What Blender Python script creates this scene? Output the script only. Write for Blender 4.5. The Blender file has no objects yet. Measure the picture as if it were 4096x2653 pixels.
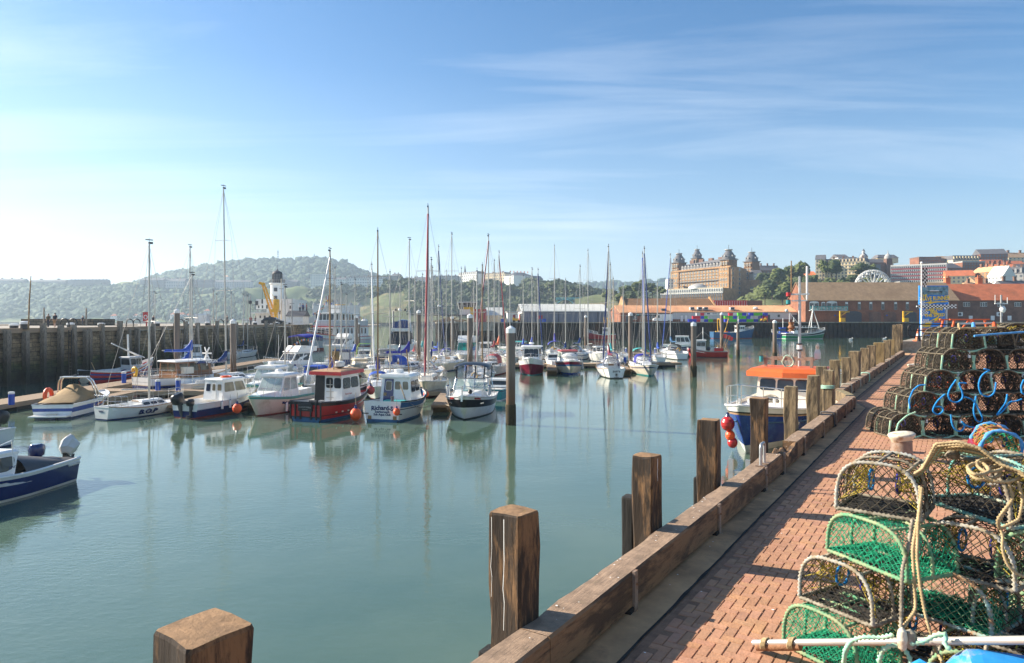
import bpy, math, random
import numpy as np
from mathutils import Vector, Matrix, noise as mnoise
R=math.radians; PI=math.pi; sin=math.sin; cos=math.cos
rng=random.Random(7)
SC=bpy.context.scene; COL=SC.collection
# ---- photograph geometry: 4096-wide pixels -> places (camera at eye height EYE over the water, level)
EYE=5.6; F=2731.0; CU=2048.0; HV=1284.0; QZ=2.7
def at(u,v,D): return Vector(((u-CU)/F*D, D, EYE+(HV-v)/F*D))
def ground(u,v,z=0.0):
    D=(EYE-z)*F/(v-HV); return Vector(((u-CU)/F*D, D, z))
def zof(v,D): return EYE+(HV-v)/F*D
def xof(u,D): return (u-CU)/F*D
def wm(px,D): return px/F*D
# ---- materials
MATS={}
def newmat(name):
    m=bpy.data.materials.new(name); m.use_nodes=True; MATS[name]=m
    return m,m.node_tree,m.node_tree.nodes['Principled BSDF']
def nd(nt,t,**k):
    n=nt.nodes.new(t)
    for a,b in k.items():
        if a in n.inputs: n.inputs[a].default_value=b
        else: setattr(n,a,b)
    return n
def ramp(nt,stops,interp='LINEAR'):
    r=nt.nodes.new('ShaderNodeValToRGB'); r.color_ramp.interpolation=interp
    e=r.color_ramp.elements
    while len(e)<len(stops): e.new(0.5)
    for i,(p,c) in enumerate(stops):
        e[i].position=p; e[i].color=(c[0],c[1],c[2],1) if not isinstance(c,(int,float)) else (c,c,c,1)
    return r
def mul(c,k): return tuple(min(1,x*k) for x in c)
def M(name,col,rough=.5,var=.14,scale=3.0,bump=0.0,metal=0.0,spec=.5,dirt=None,dscale=1.2,st=(1,1,1),coat=0,attr=False):
    """plain procedural paint/stone/cloth: colour broken up by two noises, optional dirt patches and bump"""
    m,nt,b=newmat(name); L=nt.links.new
    tc=nd(nt,'ShaderNodeTexCoord'); mp=nd(nt,'ShaderNodeMapping'); mp.inputs['Scale'].default_value=st
    L(tc.outputs['Object'],mp.inputs['Vector'])
    n=nd(nt,'ShaderNodeTexNoise',Scale=scale,Detail=5.0,Roughness=.65); L(mp.outputs[0],n.inputs['Vector'])
    r=ramp(nt,[(.3,mul(col,1-var)),(.7,mul(col,1+var))]); L(n.outputs['Fac'],r.inputs[0])
    out=r.outputs[0]
    if attr:
        a=nd(nt,'ShaderNodeAttribute',attribute_name='tint'); mx=nd(nt,'ShaderNodeMix',data_type='RGBA',blend_type='MULTIPLY'); mx.inputs[0].default_value=1
        L(out,mx.inputs[6]); L(a.outputs['Color'],mx.inputs[7]); out=mx.outputs[2]
    if dirt:
        n2=nd(nt,'ShaderNodeTexNoise',Scale=dscale,Detail=6.0,Roughness=.7); L(mp.outputs[0],n2.inputs['Vector'])
        r2=ramp(nt,[(.52,0),(.68,1)]); L(n2.outputs['Fac'],r2.inputs[0])
        mx=nd(nt,'ShaderNodeMix',data_type='RGBA'); L(r2.outputs[0],mx.inputs[0]); L(out,mx.inputs[6]); mx.inputs[7].default_value=(*dirt,1); out=mx.outputs[2]
    L(out,b.inputs['Base Color'])
    b.inputs['Roughness'].default_value=rough; b.inputs['Metallic'].default_value=metal; b.inputs['Specular IOR Level'].default_value=spec
    b.inputs['Coat Weight'].default_value=coat
    if bump:
        n3=nd(nt,'ShaderNodeTexNoise',Scale=scale*6,Detail=4.0); L(mp.outputs[0],n3.inputs['Vector'])
        bp=nd(nt,'ShaderNodeBump',Strength=bump,Distance=.03); L(n3.outputs['Fac'],bp.inputs['Height']); L(bp.outputs[0],b.inputs['Normal'])
    return m
def mt(n):
    return MATS[n]
# ---- mesh building
class MB:
    def __init__(s): s.v=[]; s.f=[]; s.m=[]; s.sm=[]; s.mats=[]; s.tint=None
    def mi(s,m):
        if m not in s.mats: s.mats.append(m)
        return s.mats.index(m)
    def face(s,pts,m,sm=False):
        i=len(s.v); s.v.extend(tuple(p) for p in pts); s.f.append(tuple(range(i,i+len(pts)))); s.m.append(s.mi(m)); s.sm.append(sm)
    def add(s,vs,fs,m,sm=False):
        i=len(s.v); s.v.extend(tuple(p) for p in vs); k=s.mi(m)
        for f in fs: s.f.append(tuple(a+i for a in f)); s.m.append(k); s.sm.append(sm)
    def box(s,c,d,m,rz=0,tx=1,ty=1,mats=None,top=None):
        """box centred at c, size d, top scaled by tx,ty"""
        vs=[]; ca,sa=cos(rz),sin(rz)
        for z,kx,ky in ((-.5,1,1),(.5,tx,ty)):
            for x,y in ((-.5,-.5),(.5,-.5),(.5,.5),(-.5,.5)):
                X=x*d[0]*kx; Y=y*d[1]*ky; vs.append((c[0]+X*ca-Y*sa,c[1]+X*sa+Y*ca,c[2]+z*d[2]))
        s.add(vs,[(3,2,1,0),(0,1,5,4),(1,2,6,5),(2,3,7,6),(3,0,4,7)],m); s.add(vs,[(4,5,6,7)],top or m)
        return s
    def bar(s,p,q,w,h,m,up=(0,0,1)):
        p=Vector(p);q=Vector(q);d=(q-p).normalized(); u=Vector(up)
        if abs(d.dot(u))>.99: u=Vector((1,0,0))
        a=d.cross(u).normalized()*w/2; b=a.cross(d).normalized()*h/2
        vs=[p-a-b,p+a-b,p+a+b,p-a+b,q-a-b,q+a-b,q+a+b,q-a+b]
        s.add(vs,[(3,2,1,0),(4,5,6,7),(0,1,5,4),(1,2,6,5),(2,3,7,6),(3,0,4,7)],m); return s
    def tube(s,pts,r,m,n=6,closed=False,sm=True,caps=True):
        P=[Vector(p) for p in pts]; k=len(P); rs=r if isinstance(r,(list,tuple)) else [r]*k
        vs=[]; prev=None
        for i in range(k):
            if closed: d=P[(i+1)%k]-P[i-1]
            else: d=P[min(i+1,k-1)]-P[max(i-1,0)]
            if d.length<1e-9: d=Vector((0,0,1))
            d.normalize()
            if prev is None:
                a=d.cross(Vector((0,0,1)))
                if a.length<.05: a=d.cross(Vector((1,0,0)))
            else:
                a=prev-d*prev.dot(d)
                if a.length<1e-6: a=d.orthogonal()
            a.normalize(); prev=a; b=d.cross(a)
            for j in range(n):
                t=2*PI*j/n; vs.append(P[i]+(a*cos(t)+b*sin(t))*rs[i])
        fs=[]
        for i in range(k if closed else k-1):
            o=i*n; q=((i+1)%k)*n
            for j in range(n): fs.append((o+j,o+(j+1)%n,q+(j+1)%n,q+j))
        s.add(vs,fs,m,sm)
        if caps and not closed: s.add(vs[:n],[tuple(range(n))[::-1]],m); s.add(vs[-n:],[tuple(range(n))],m)
        return s
    def lathe(s,prof,m,n=16,c=(0,0,0),sm=True,ph=0,axis=None):
        vs=[]
        for r,z in prof:
            for j in range(n):
                t=2*PI*j/n+ph; vs.append((r*cos(t),r*sin(t),z))
        if axis is not None:
            q=Vector((0,0,1)).rotation_difference(Vector(axis).normalized()); vs=[q@Vector(v) for v in vs]
        vs=[(v[0]+c[0],v[1]+c[1],v[2]+c[2]) for v in vs]
        mm=m if isinstance(m,list) else [m]*(len(prof)-1)
        for i in range(len(prof)-1):
            s.add(vs[i*n:(i+2)*n],[(j,(j+1)%n,n+(j+1)%n,n+j) for j in range(n)],mm[i],sm)
        if prof[0][0]>1e-4: s.add(vs[:n],[tuple(range(n))[::-1]],mm[0])
        if prof[-1][0]>1e-4: s.add(vs[-n:],[tuple(range(n))],mm[-1])
        return s
    def ball(s,c,r,m,n=12,sq=(1,1,1)):
        k=max(4,n//2); i0=len(s.v)
        s.lathe([(r*sin(PI*i/k)+1e-5,-r*cos(PI*i/k)) for i in range(k+1)],m,n)
        for i in range(i0,len(s.v)): v=s.v[i]; s.v[i]=(v[0]*sq[0]+c[0],v[1]*sq[1]+c[1],v[2]*sq[2]+c[2])
        return s
    def loft(s,rings,m,closed=True,caps=True,sm=False):
        n=len(rings[0]); vs=[p for r in rings for p in r]; fs=[]
        for i in range(len(rings)-1):
            for j in range(n if closed else n-1): fs.append((i*n+j,i*n+(j+1)%n,(i+1)*n+(j+1)%n,(i+1)*n+j))
        s.add(vs,fs,m,sm)
        if caps and closed: s.face(list(rings[0])[::-1],m); s.face(rings[-1],m)
        return s
    def prism(s,poly,vec,m):
        vec=Vector(vec); a=[Vector(p) for p in poly]; return s.loft([a,[p+vec for p in a]],m)
    def wall(s,p,q,z0,z1,m):
        s.face([(p[0],p[1],z0),(q[0],q[1],z0),(q[0],q[1],z1),(p[0],p[1],z1)],m); return s
    def moved(s,o,mat):
        i=len(s.v); s.v.extend(tuple(mat@Vector(v)) for v in o.v); ks=[s.mi(x) for x in o.mats]
        s.f.extend(tuple(a+i for a in f) for f in o.f); s.m.extend(ks[k] for k in o.m); s.sm.extend(o.sm); return s
    def mesh(s,name):
        me=bpy.data.meshes.new(name); me.from_pydata(s.v,[],s.f)
        for m in s.mats: me.materials.append(mt(m))
        if s.f:
            me.polygons.foreach_set('material_index',s.m); me.polygons.foreach_set('use_smooth',s.sm)
        if s.tint is not None:
            a=me.attributes.new('tint','FLOAT_COLOR','FACE'); a.data.foreach_set('color',np.asarray(s.tint,dtype=np.float32).ravel())
        me.update(); return me
    def build(s,name,parent=None,loc=(0,0,0),rz=0,merge=False):
        me=s.mesh(name)
        if merge:
            import bmesh
            b=bmesh.new(); b.from_mesh(me); bmesh.ops.remove_doubles(b,verts=b.verts,dist=1e-4); b.to_mesh(me); b.free()
        o=bpy.data.objects.new(name,me); COL.objects.link(o); o.location=loc; o.rotation_euler=(0,0,rz)
        if parent: o.parent=parent
        return o
def tag(o,label,cat,group=None,kind=None):
    if label: o['label']=label
    if cat: o['category']=cat
    if group: o['group']=group
    if kind: o['kind']=kind
    return o
def thing(name,label,cat,loc=(0,0,0),rz=0,group=None):
    o=bpy.data.objects.new(name,None); COL.objects.link(o); o.location=loc; o.rotation_euler=(0,0,rz); o.empty_display_size=.2
    return tag(o,label,cat,group)
def struct(o): o['kind']='structure'; return o
def dup(root,loc,rz=0,label=None,group=None,sc=None):
    r=root.copy(); COL.objects.link(r); r.location=loc; r.rotation_euler=(0,0,rz)
    if label: r['label']=label
    if group: r['group']=group
    if sc: r.scale=(sc,)*3 if isinstance(sc,(int,float)) else sc
    for ch in list(root.children):
        c=ch.copy(); COL.objects.link(c); c.parent=r
        for g in list(ch.children):
            d=g.copy(); COL.objects.link(d); d.parent=c
    return r
FONT=None
def text(s,size,m,parent,xf,name='lettering',extrude=.004,sx=1.0,shear=0.0,align='CENTER',bold=0.0,arc=0.0):
    """raised lettering; xf = 4x4 matrix, text lies in its XY plane"""
    cu=bpy.data.curves.new('lettering','FONT'); cu.body=s; cu.size=size; cu.extrude=extrude; cu.align_x=align; cu.align_y='CENTER'; cu.shear=shear; cu.offset=bold; cu.resolution_u=2
    o=bpy.data.objects.new('lettering_curve',cu); COL.objects.link(o)
    dg=bpy.context.evaluated_depsgraph_get(); me=bpy.data.meshes.new_from_object(o.evaluated_get(dg))
    bpy.data.objects.remove(o); bpy.data.curves.remove(cu)
    for v in me.vertices:
        v.co.x*=sx
        if arc: v.co.y-=arc*v.co.x**2
    me.materials.clear(); me.materials.append(mt(m)); me.transform(xf)
    o=bpy.data.objects.new(name,me); COL.objects.link(o)
    if parent: o.parent=parent
    return o
def frame(o,x,y):
    """matrix with origin o, X axis x, Y axis y (made square), Z out"""
    x=Vector(x).normalized(); y=Vector(y); z=x.cross(y).normalized(); y=z.cross(x)
    m=Matrix((x,y,z)).transposed().to_4x4(); m.translation=Vector(o); return m
def fbm(x,y,z=0,o=4):
    return mnoise.fractal(Vector((x,y,z)),1.0,2.0,o)
def rrect(w,h,r,k=3):
    """rounded rectangle outline in [0,1]^2 scaled to w,h, centred"""
    pts=[]
    for cx,cy,a0 in ((w/2-r,h/2-r,0),(-w/2+r,h/2-r,90),(-w/2+r,-h/2+r,180),(w/2-r,-h/2+r,270)):
        for i in range(k+1):
            a=R(a0+90*i/k); pts.append((cx+r*cos(a),cy+r*sin(a)))
    return pts
def pane(mb,q,u0,u1,v0,v1,m,off=.01,rnd=.12,frame_m=None,fw=.03):
    """rounded window on the bilinear face q (4 corners: bl,br,tr,tl seen from outside), u,v in 0..1"""
    a,b,c,d=[Vector(p) for p in q]; nrm=((b-a).cross(d-a)).normalized()
    W=((b-a).length+(c-d).length)/2; H=((d-a).length+(c-b).length)/2
    def put(e,o,mm):
        w=(u1-u0)*W+2*e; h=(v1-v0)*H+2*e; r=min(rnd+e,w*.45,h*.45)
        uc=(u0+u1)/2; vc=(v0+v1)/2; pts=[]
        for x,y in rrect(w,h,max(r,.002),2):
            U=uc+x/W; V=vc+y/H; pts.append(a*(1-U)*(1-V)+b*U*(1-V)+c*U*V+d*(1-U)*V)
        t0=[p-nrm*.012 for p in pts]; t1=[p+nrm*o for p in pts]
        mb.loft([t0,t1],mm)
    if frame_m: put(fw,off,frame_m)
    put(0,off+(.006 if frame_m else 0),m)
# ---- shared materials
def wood(name,light,mid,dark,streak=1.0,grey=0,top=None,axis=2,rough=.85,moss=None,dk=.5):
    """weathered timber: long grain streaks along one axis, black tar/rot patches, optional moss on upward faces"""
    m,nt,b=newmat(name); L=nt.links.new
    tc=nd(nt,'ShaderNodeTexCoord'); mp=nd(nt,'ShaderNodeMapping'); s=[9,9,9]; s[axis]=.9; mp.inputs['Scale'].default_value=s
    L(tc.outputs['Object'],mp.inputs['Vector'])
    n=nd(nt,'ShaderNodeTexNoise',Scale=2.2,Detail=9.0,Roughness=.72); L(mp.outputs[0],n.inputs['Vector'])
    r=ramp(nt,[(.30,dark),(.47,mid),(.62,mid),(.80,light)]); L(n.outputs['Fac'],r.inputs[0])
    mp2=nd(nt,'ShaderNodeMapping'); s=[2.4,2.4,2.4]; s[axis]=.55; mp2.inputs['Scale'].default_value=s; L(tc.outputs['Object'],mp2.inputs['Vector'])
    n2=nd(nt,'ShaderNodeTexNoise',Scale=1.5,Detail=8.0,Roughness=.72,Distortion=.4); L(mp2.outputs[0],n2.inputs['Vector'])
    r2=ramp(nt,[(dk,0),(dk+.10,1)]); L(n2.outputs['Fac'],r2.inputs[0])
    fac=nd(nt,'ShaderNodeMath',operation='MULTIPLY'); L(r2.outputs[0],fac.inputs[0]); fac.inputs[1].default_value=.88*streak
    mx=nd(nt,'ShaderNodeMix',data_type='RGBA'); L(fac.outputs[0],mx.inputs[0]); L(r.outputs[0],mx.inputs[6]); mx.inputs[7].default_value=(*dark,1)
    out=mx.outputs[2]
    if top or moss:
        g=nd(nt,'ShaderNodeNewGeometry'); sx=nd(nt,'ShaderNodeSeparateXYZ'); L(g.outputs['Normal'],sx.inputs[0])
        rt=ramp(nt,[(.75,0),(.95,1)]); L(sx.outputs['Z'],rt.inputs[0])
        n4=nd(nt,'ShaderNodeTexNoise',Scale=6.0,Detail=6.0,Roughness=.7); L(tc.outputs['Object'],n4.inputs['Vector'])
        r4=ramp(nt,[(.38,top),(.6,mul(top,.62)),(.75,moss or top)]); L(n4.outputs['Fac'],r4.inputs[0])
        m2=nd(nt,'ShaderNodeMix',data_type='RGBA'); L(rt.outputs[0],m2.inputs[0]); L(out,m2.inputs[6]); L(r4.outputs[0],m2.inputs[7]); out=m2.outputs[2]
    L(out,b.inputs['Base Color']); b.inputs['Roughness'].default_value=rough
    bp=nd(nt,'ShaderNodeBump',Strength=.7,Distance=.02); L(n.outputs['Fac'],bp.inputs['Height']); L(bp.outputs[0],b.inputs['Normal'])
wood('post_wood',(.42,.235,.10),(.22,.115,.048),(.008,.006,.005),1.0,top=(.33,.19,.09),moss=(.20,.13,.04),dk=.395)
wood('grey_post_wood',(.40,.30,.17),(.25,.175,.095),(.035,.026,.018),.9,top=(.30,.24,.13),moss=(.17,.16,.05),dk=.46)
wood('fender_wood',(.07,.06,.05),(.03,.026,.022),(.01,.009,.008),1,dk=.45)
wood('lichen_wood',(.36,.26,.11),(.24,.16,.07),(.05,.04,.02),.6,top=(.34,.26,.10),moss=(.45,.26,.03),dk=.6)
wood('kerb_wood',(.38,.225,.115),(.25,.138,.066),(.032,.018,.011),.85,top=(.37,.25,.165),moss=(.24,.17,.10),axis=1,dk=.47)
wood('rotten_wood',(.42,.28,.15),(.20,.11,.05),(.02,.012,.008),1,axis=1,dk=.5)

wood('deck_plank',(.50,.38,.26),(.36,.26,.17),(.16,.11,.075),.35,axis=0,dk=.62)
wood('box_wood',(.34,.20,.13),(.24,.13,.08),(.10,.06,.04),.3,dk=.65)
wood('mast_wood',(.42,.27,.12),(.30,.18,.075),(.16,.09,.04),.3,dk=.7,rough=.4)
wood('cabin_wood',(.34,.17,.07),(.24,.11,.045),(.10,.045,.02),.3,axis=0,dk=.7,rough=.45)
def tidemat(name,stops,top,noise=1.4,sc=.9,st=(1,1,.5),br=.35):
    # colour banded by height above the water (weed, wet zone, dry top), broken up by noise
    m,nt,b=newmat(name); L=nt.links.new; g=nd(nt,'ShaderNodeNewGeometry'); sx=nd(nt,'ShaderNodeSeparateXYZ'); L(g.outputs['Position'],sx.inputs[0])
    mp=nd(nt,'ShaderNodeMapping'); mp.inputs['Scale'].default_value=st; L(g.outputs['Position'],mp.inputs[0]); n=nd(nt,'ShaderNodeTexNoise',Scale=sc,Detail=7.0,Roughness=.7); L(mp.outputs[0],n.inputs['Vector'])
    a=nd(nt,'ShaderNodeMath',operation='MULTIPLY_ADD'); L(n.outputs['Fac'],a.inputs[0]); a.inputs[1].default_value=noise*2; L(sx.outputs['Z'],a.inputs[2])
    a2=nd(nt,'ShaderNodeMapRange'); a2.inputs['From Min'].default_value=noise; a2.inputs['From Max'].default_value=top+noise; L(a.outputs[0],a2.inputs[0]); r=ramp(nt,stops); L(a2.outputs[0],r.inputs[0])
    n2=nd(nt,'ShaderNodeTexNoise',Scale=sc*5,Detail=6.0,Roughness=.75); L(mp.outputs[0],n2.inputs['Vector']); r2=ramp(nt,[(.36,1-br*1.6),(.64,1+br)]); L(n2.outputs['Fac'],r2.inputs[0])
    mx=nd(nt,'ShaderNodeMix',data_type='RGBA',blend_type='MULTIPLY'); mx.inputs[0].default_value=1; L(r.outputs[0],mx.inputs[6]); L(r2.outputs[0],mx.inputs[7]); L(mx.outputs[2],b.inputs['Base Color']); b.inputs['Roughness'].default_value=.9
    bp=nd(nt,'ShaderNodeBump',Strength=.6,Distance=.08); L(n2.outputs['Fac'],bp.inputs['Height']); L(bp.outputs[0],b.inputs['Normal']); return nt,b,mx
tidemat('pier_pile',[(0,(.015,.017,.010)),(.22,(.03,.03,.016)),(.42,(.075,.062,.045)),(.7,(.22,.18,.14)),(1,(.31,.26,.20))],4.8,.5,1.2,(3,3,.5),.4)
nt,b,mx=tidemat('pierstone',[(0,(.012,.014,.008)),(.22,(.03,.035,.014)),(.38,(.075,.085,.022)),(.48,(.19,.14,.075)),(.75,(.38,.275,.155)),(1,(.30,.23,.14))],4.6,.8,.35,(.5,.5,1),.4)
tc=nd(nt,'ShaderNodeTexCoord'); sx=nd(nt,'ShaderNodeSeparateXYZ'); nt.links.new(tc.outputs['Object'],sx.inputs[0]); cb=nd(nt,'ShaderNodeCombineXYZ'); nt.links.new(sx.outputs['Y'],cb.inputs[0]); nt.links.new(sx.outputs['Z'],cb.inputs[1])
bt=nd(nt,'ShaderNodeTexBrick',Scale=.62); bt.offset_frequency=3; bt.squash=1.5; bt.squash_frequency=2; bt.inputs['Color1'].default_value=(1,1,1,1); bt.inputs['Color2'].default_value=(.62,.6,.58,1); bt.inputs['Mortar'].default_value=(.25,.25,.25,1); bt.inputs['Mortar Size'].default_value=.016; nt.links.new(cb.outputs[0],bt.inputs['Vector'])
m3=nd(nt,'ShaderNodeMix',data_type='RGBA',blend_type='MULTIPLY'); m3.inputs[0].default_value=1; nt.links.new(mx.outputs[2],m3.inputs[6]); nt.links.new(bt.outputs[0],m3.inputs[7]); nt.links.new(m3.outputs[2],b.inputs['Base Color'])
M('concrete',(.34,.29,.225),.9,.25,1.5,bump=.25,dirt=(.17,.13,.09),dscale=.9)
M('strip_concrete',(.52,.30,.15),.92,.28,2.0,bump=.3,dirt=(.20,.12,.065),dscale=.8)
M('joint_sand',(.27,.145,.085),.95,.3,6,bump=.3)
M('paver',(.46,.235,.135),.88,.16,7,bump=.25,dirt=(.30,.155,.08),dscale=.45,attr=True)
M('rust',(.26,.12,.055),.8,.4,6,bump=.35,dirt=(.10,.045,.025),dscale=4)
M('rusty_steel',(.28,.20,.15),.65,.3,8,bump=.2,dirt=(.22,.10,.04),dscale=5)
M('galvanised',(.45,.45,.45),.42,.2,6,metal=.7)
M('bollard_cap',(.72,.63,.48),.6,.15,5,bump=.1,dirt=(.36,.17,.05),dscale=4)
M('black_paint',(.018,.018,.02),.45,.2)
M('guano',(.85,.83,.78),.8,.1,8)
M('rope_grey',(.38,.34,.27),.9,.3,30,bump=.5)
M('rope_green',(.33,.52,.40),.85,.25,30)
M('white',(.80,.79,.76),.32,.06,1.5,coat=.2,dirt=(.70,.66,.58),dscale=1.1)
M('offwhite',(.72,.66,.55),.38,.08,1.5,dirt=(.58,.50,.38),dscale=1.0)
M('cream',(.68,.60,.47),.45,.08,1.5,dirt=(.52,.44,.32),dscale=1.0)
M('lightgrey',(.55,.55,.54),.45,.1,2)
M('midgrey',(.28,.28,.28),.6,.15,2)
M('darkgrey',(.07,.07,.075),.6,.2,3)
M('black',(.014,.014,.016),.35,.2,3)
M('rubber',(.02,.02,.02),.7,.2,4)
M('navy',(.012,.025,.12),.22,.15,1.2,coat=.4,dirt=(.02,.04,.15))
M('blue',(.012,.07,.40),.55,.14,3)
M('bluehull',(.012,.045,.27),.25,.14,1,coat=.4,dirt=(.03,.09,.32),dscale=.8)
M('royal',(.02,.02,.26),.6,.15,3)
M('teal',(.03,.27,.28),.4,.12,2)
M('tealline',(.02,.33,.30),.4,.1,2)
M('turq',(.05,.38,.36),.5,.12,2)
M('red',(.45,.018,.02),.35,.15,1.4,coat=.2,dirt=(.33,.03,.025))
M('burgundy',(.17,.012,.035),.3,.15,1.5,coat=.3)
M('maroonc',(.33,.055,.06),.7,.15,3)
M('orange',(.74,.13,.025),.5,.1,1.5,dirt=(.60,.12,.04),dscale=2)
M('orangeball',(.85,.10,.02),.45,.1,2)
M('yellow',(.78,.42,.02),.5,.12,2,dirt=(.5,.24,.02))
M('lime',(.30,.62,.05),.4,.1)
M('green',(.015,.20,.07),.35,.15,1.3,dirt=(.03,.14,.06))
M('tan',(.30,.20,.095),.85,.2,2.5,dirt=(.22,.14,.06))
M('antifoul',(.24,.035,.025),.6,.25,3)
M('antiblue',(.02,.10,.22),.6,.25,3)
M('alu',(.52,.49,.44),.35,.12,3,metal=.35)
M('chrome',(.75,.75,.75),.16,.04,3,metal=.9)
M('wire',(.30,.29,.28),.5,.1,3)
M('sailbeige',(.62,.54,.40),.85,.15,3)
M('teak',(.36,.22,.12),.7,.25,6)
M('skin',(.50,.30,.21),.6,.05); M('hair',(.12,.09,.07),.7,.1); M('cloth_dark',(.03,.035,.05),.85,.15); M('cloth_tan',(.36,.19,.08),.85,.1); M('cloth_stripe',(.10,.085,.05),.85,.3,60); M('cloth_red',(.3,.04,.04),.85,.1); M('cloth_white',(.6,.6,.6),.85,.1); M('cloth_blue',(.08,.13,.3),.85,.1)
def glassy(name,col,rough=.06,alpha=None,spec=.6):
    m,nt,b=newmat(name); L=nt.links.new
    n=nd(nt,'ShaderNodeTexNoise',Scale=1.3,Detail=2.0); tc=nd(nt,'ShaderNodeTexCoord'); L(tc.outputs['Object'],n.inputs['Vector'])
    r=ramp(nt,[(.35,mul(col,.5)),(.65,mul(col,1.5))]); L(n.outputs['Fac'],r.inputs[0]); L(r.outputs[0],b.inputs['Base Color'])
    b.inputs['Roughness'].default_value=rough; b.inputs['Specular IOR Level'].default_value=spec
    if alpha is not None: b.inputs['Alpha'].default_value=alpha
glassy('glass',(.035,.04,.045)); glassy('tint',(.02,.03,.055)); glassy('clearglass',(.42,.52,.47),.08,.45); glassy('vinyl',(.45,.46,.48),.12,.4); glassy('greenglass',(.03,.30,.22)); glassy('bronzeglass',(.13,.11,.075))
glassy('farglass',(.06,.065,.07),.15)
# ---- water
m,nt,b=newmat('water'); L=nt.links.new
tc=nd(nt,'ShaderNodeTexCoord')
def wn(sc,st,rot,det=3.0):
    mp=nd(nt,'ShaderNodeMapping'); mp.inputs['Scale'].default_value=st; mp.inputs['Rotation'].default_value=(0,0,R(rot)); L(tc.outputs['Object'],mp.inputs['Vector'])
    n=nd(nt,'ShaderNodeTexNoise',Scale=sc,Detail=det,Roughness=.55); L(mp.outputs[0],n.inputs['Vector']); return n
a1=wn(3.6,(1,1.6,1),8,3); a2=wn(.55,(1,1.5,1),-15,2); a3=wn(.05,(1,1,1),20,2)
rz=ramp(nt,[(.38,.22),(.62,1.0)]); L(a3.outputs['Fac'],rz.inputs[0])
b2=nd(nt,'ShaderNodeBump',Strength=.03,Distance=.28); L(a2.outputs['Fac'],b2.inputs['Height'])
b1=nd(nt,'ShaderNodeBump',Distance=.05); L(a1.outputs['Fac'],b1.inputs['Height']); L(b2.outputs[0],b1.inputs['Normal'])
ms=nd(nt,'ShaderNodeMath',operation='MULTIPLY'); L(rz.outputs[0],ms.inputs[0]); ms.inputs[1].default_value=.17; L(ms.outputs[0],b1.inputs['Strength'])
L(b1.outputs[0],b.inputs['Normal'])
a4=wn(.16,(1,1,1),0,4); rc=ramp(nt,[(.35,(.066,.116,.084)),(.65,(.096,.146,.104))]); L(a4.outputs['Fac'],rc.inputs[0]); L(rc.outputs[0],b.inputs['Base Color'])
b.inputs['Roughness'].default_value=.02; b.inputs['IOR'].default_value=1.6
mb=MB(); mb.face([(-2600,-60,0),(2600,-60,0),(2600,2900,0),(-2600,2900,0)],'water'); struct(mb.build('harbour_water'))
# ---- our quay: axis q along the edge, n to the right of it
q=Vector((.541,.841,0)); nq=Vector((.841,-.541,0)); B0=Vector((.49,5.71,0)); QA=math.atan2(.841,.541)
def Q(s,b,z=0): p=B0+q*s+nq*b; return Vector((p.x,p.y,z))
JOG=20.3; JB=-.62; END=66.0
def qline(u,b):
    k=(u-CU)/F; p=B0+nq*b; s=(k*p.y-p.x)/(q.x-k*q.y); r=p+q*s; return s,r
edge=[Q(-14,-.28),Q(JOG,-.28),Q(JOG+2.2,-.28+JB),Q(END,-.28+JB)]
far=[(160,edge[-1].y,0),(160,-12,0)]
mb=MB(); top=[(p[0],p[1],QZ-.008) for p in edge+[Vector(f) for f in far]]
mb.face(top[::-1],'joint_sand')
for i in range(3): mb.face([(top[i][0],top[i][1],-2),(top[i+1][0],top[i+1][1],-2),top[i+1],top[i]],'concrete')
struct(mb.build('quay_ground'))
mb=MB()
for s0,s1,o0,o1 in ((-14,JOG,0,0),(JOG,JOG+2.2,0,JB),(JOG+2.2,END,JB,JB)):
    mb.face([Q(s0,-.28+o0,QZ),Q(s0,.30+o0,QZ),Q(s1,.30+o1,QZ),Q(s1,-.28+o1,QZ)],'strip_concrete')
for s0,s1,o0,o1 in ((-6,JOG,0,0),(JOG+2.2,END,JB,JB)):
    n=int((s1-s0)/.12); a=[];c=[]
    for i in range(n+1):
        s=s0+(s1-s0)*i/n; w_=.012+.03*max(0,fbm(s*1.7,3)); m_=.302+.012*fbm(s*.8,9); a.append(Q(s,m_-w_+o0,QZ+.004)); c.append(Q(s,m_+w_+o0,QZ+.004))
    mb.loft([a,c],'fender_wood',closed=False)
struct(mb.build('quay_edge_strip'))
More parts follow.
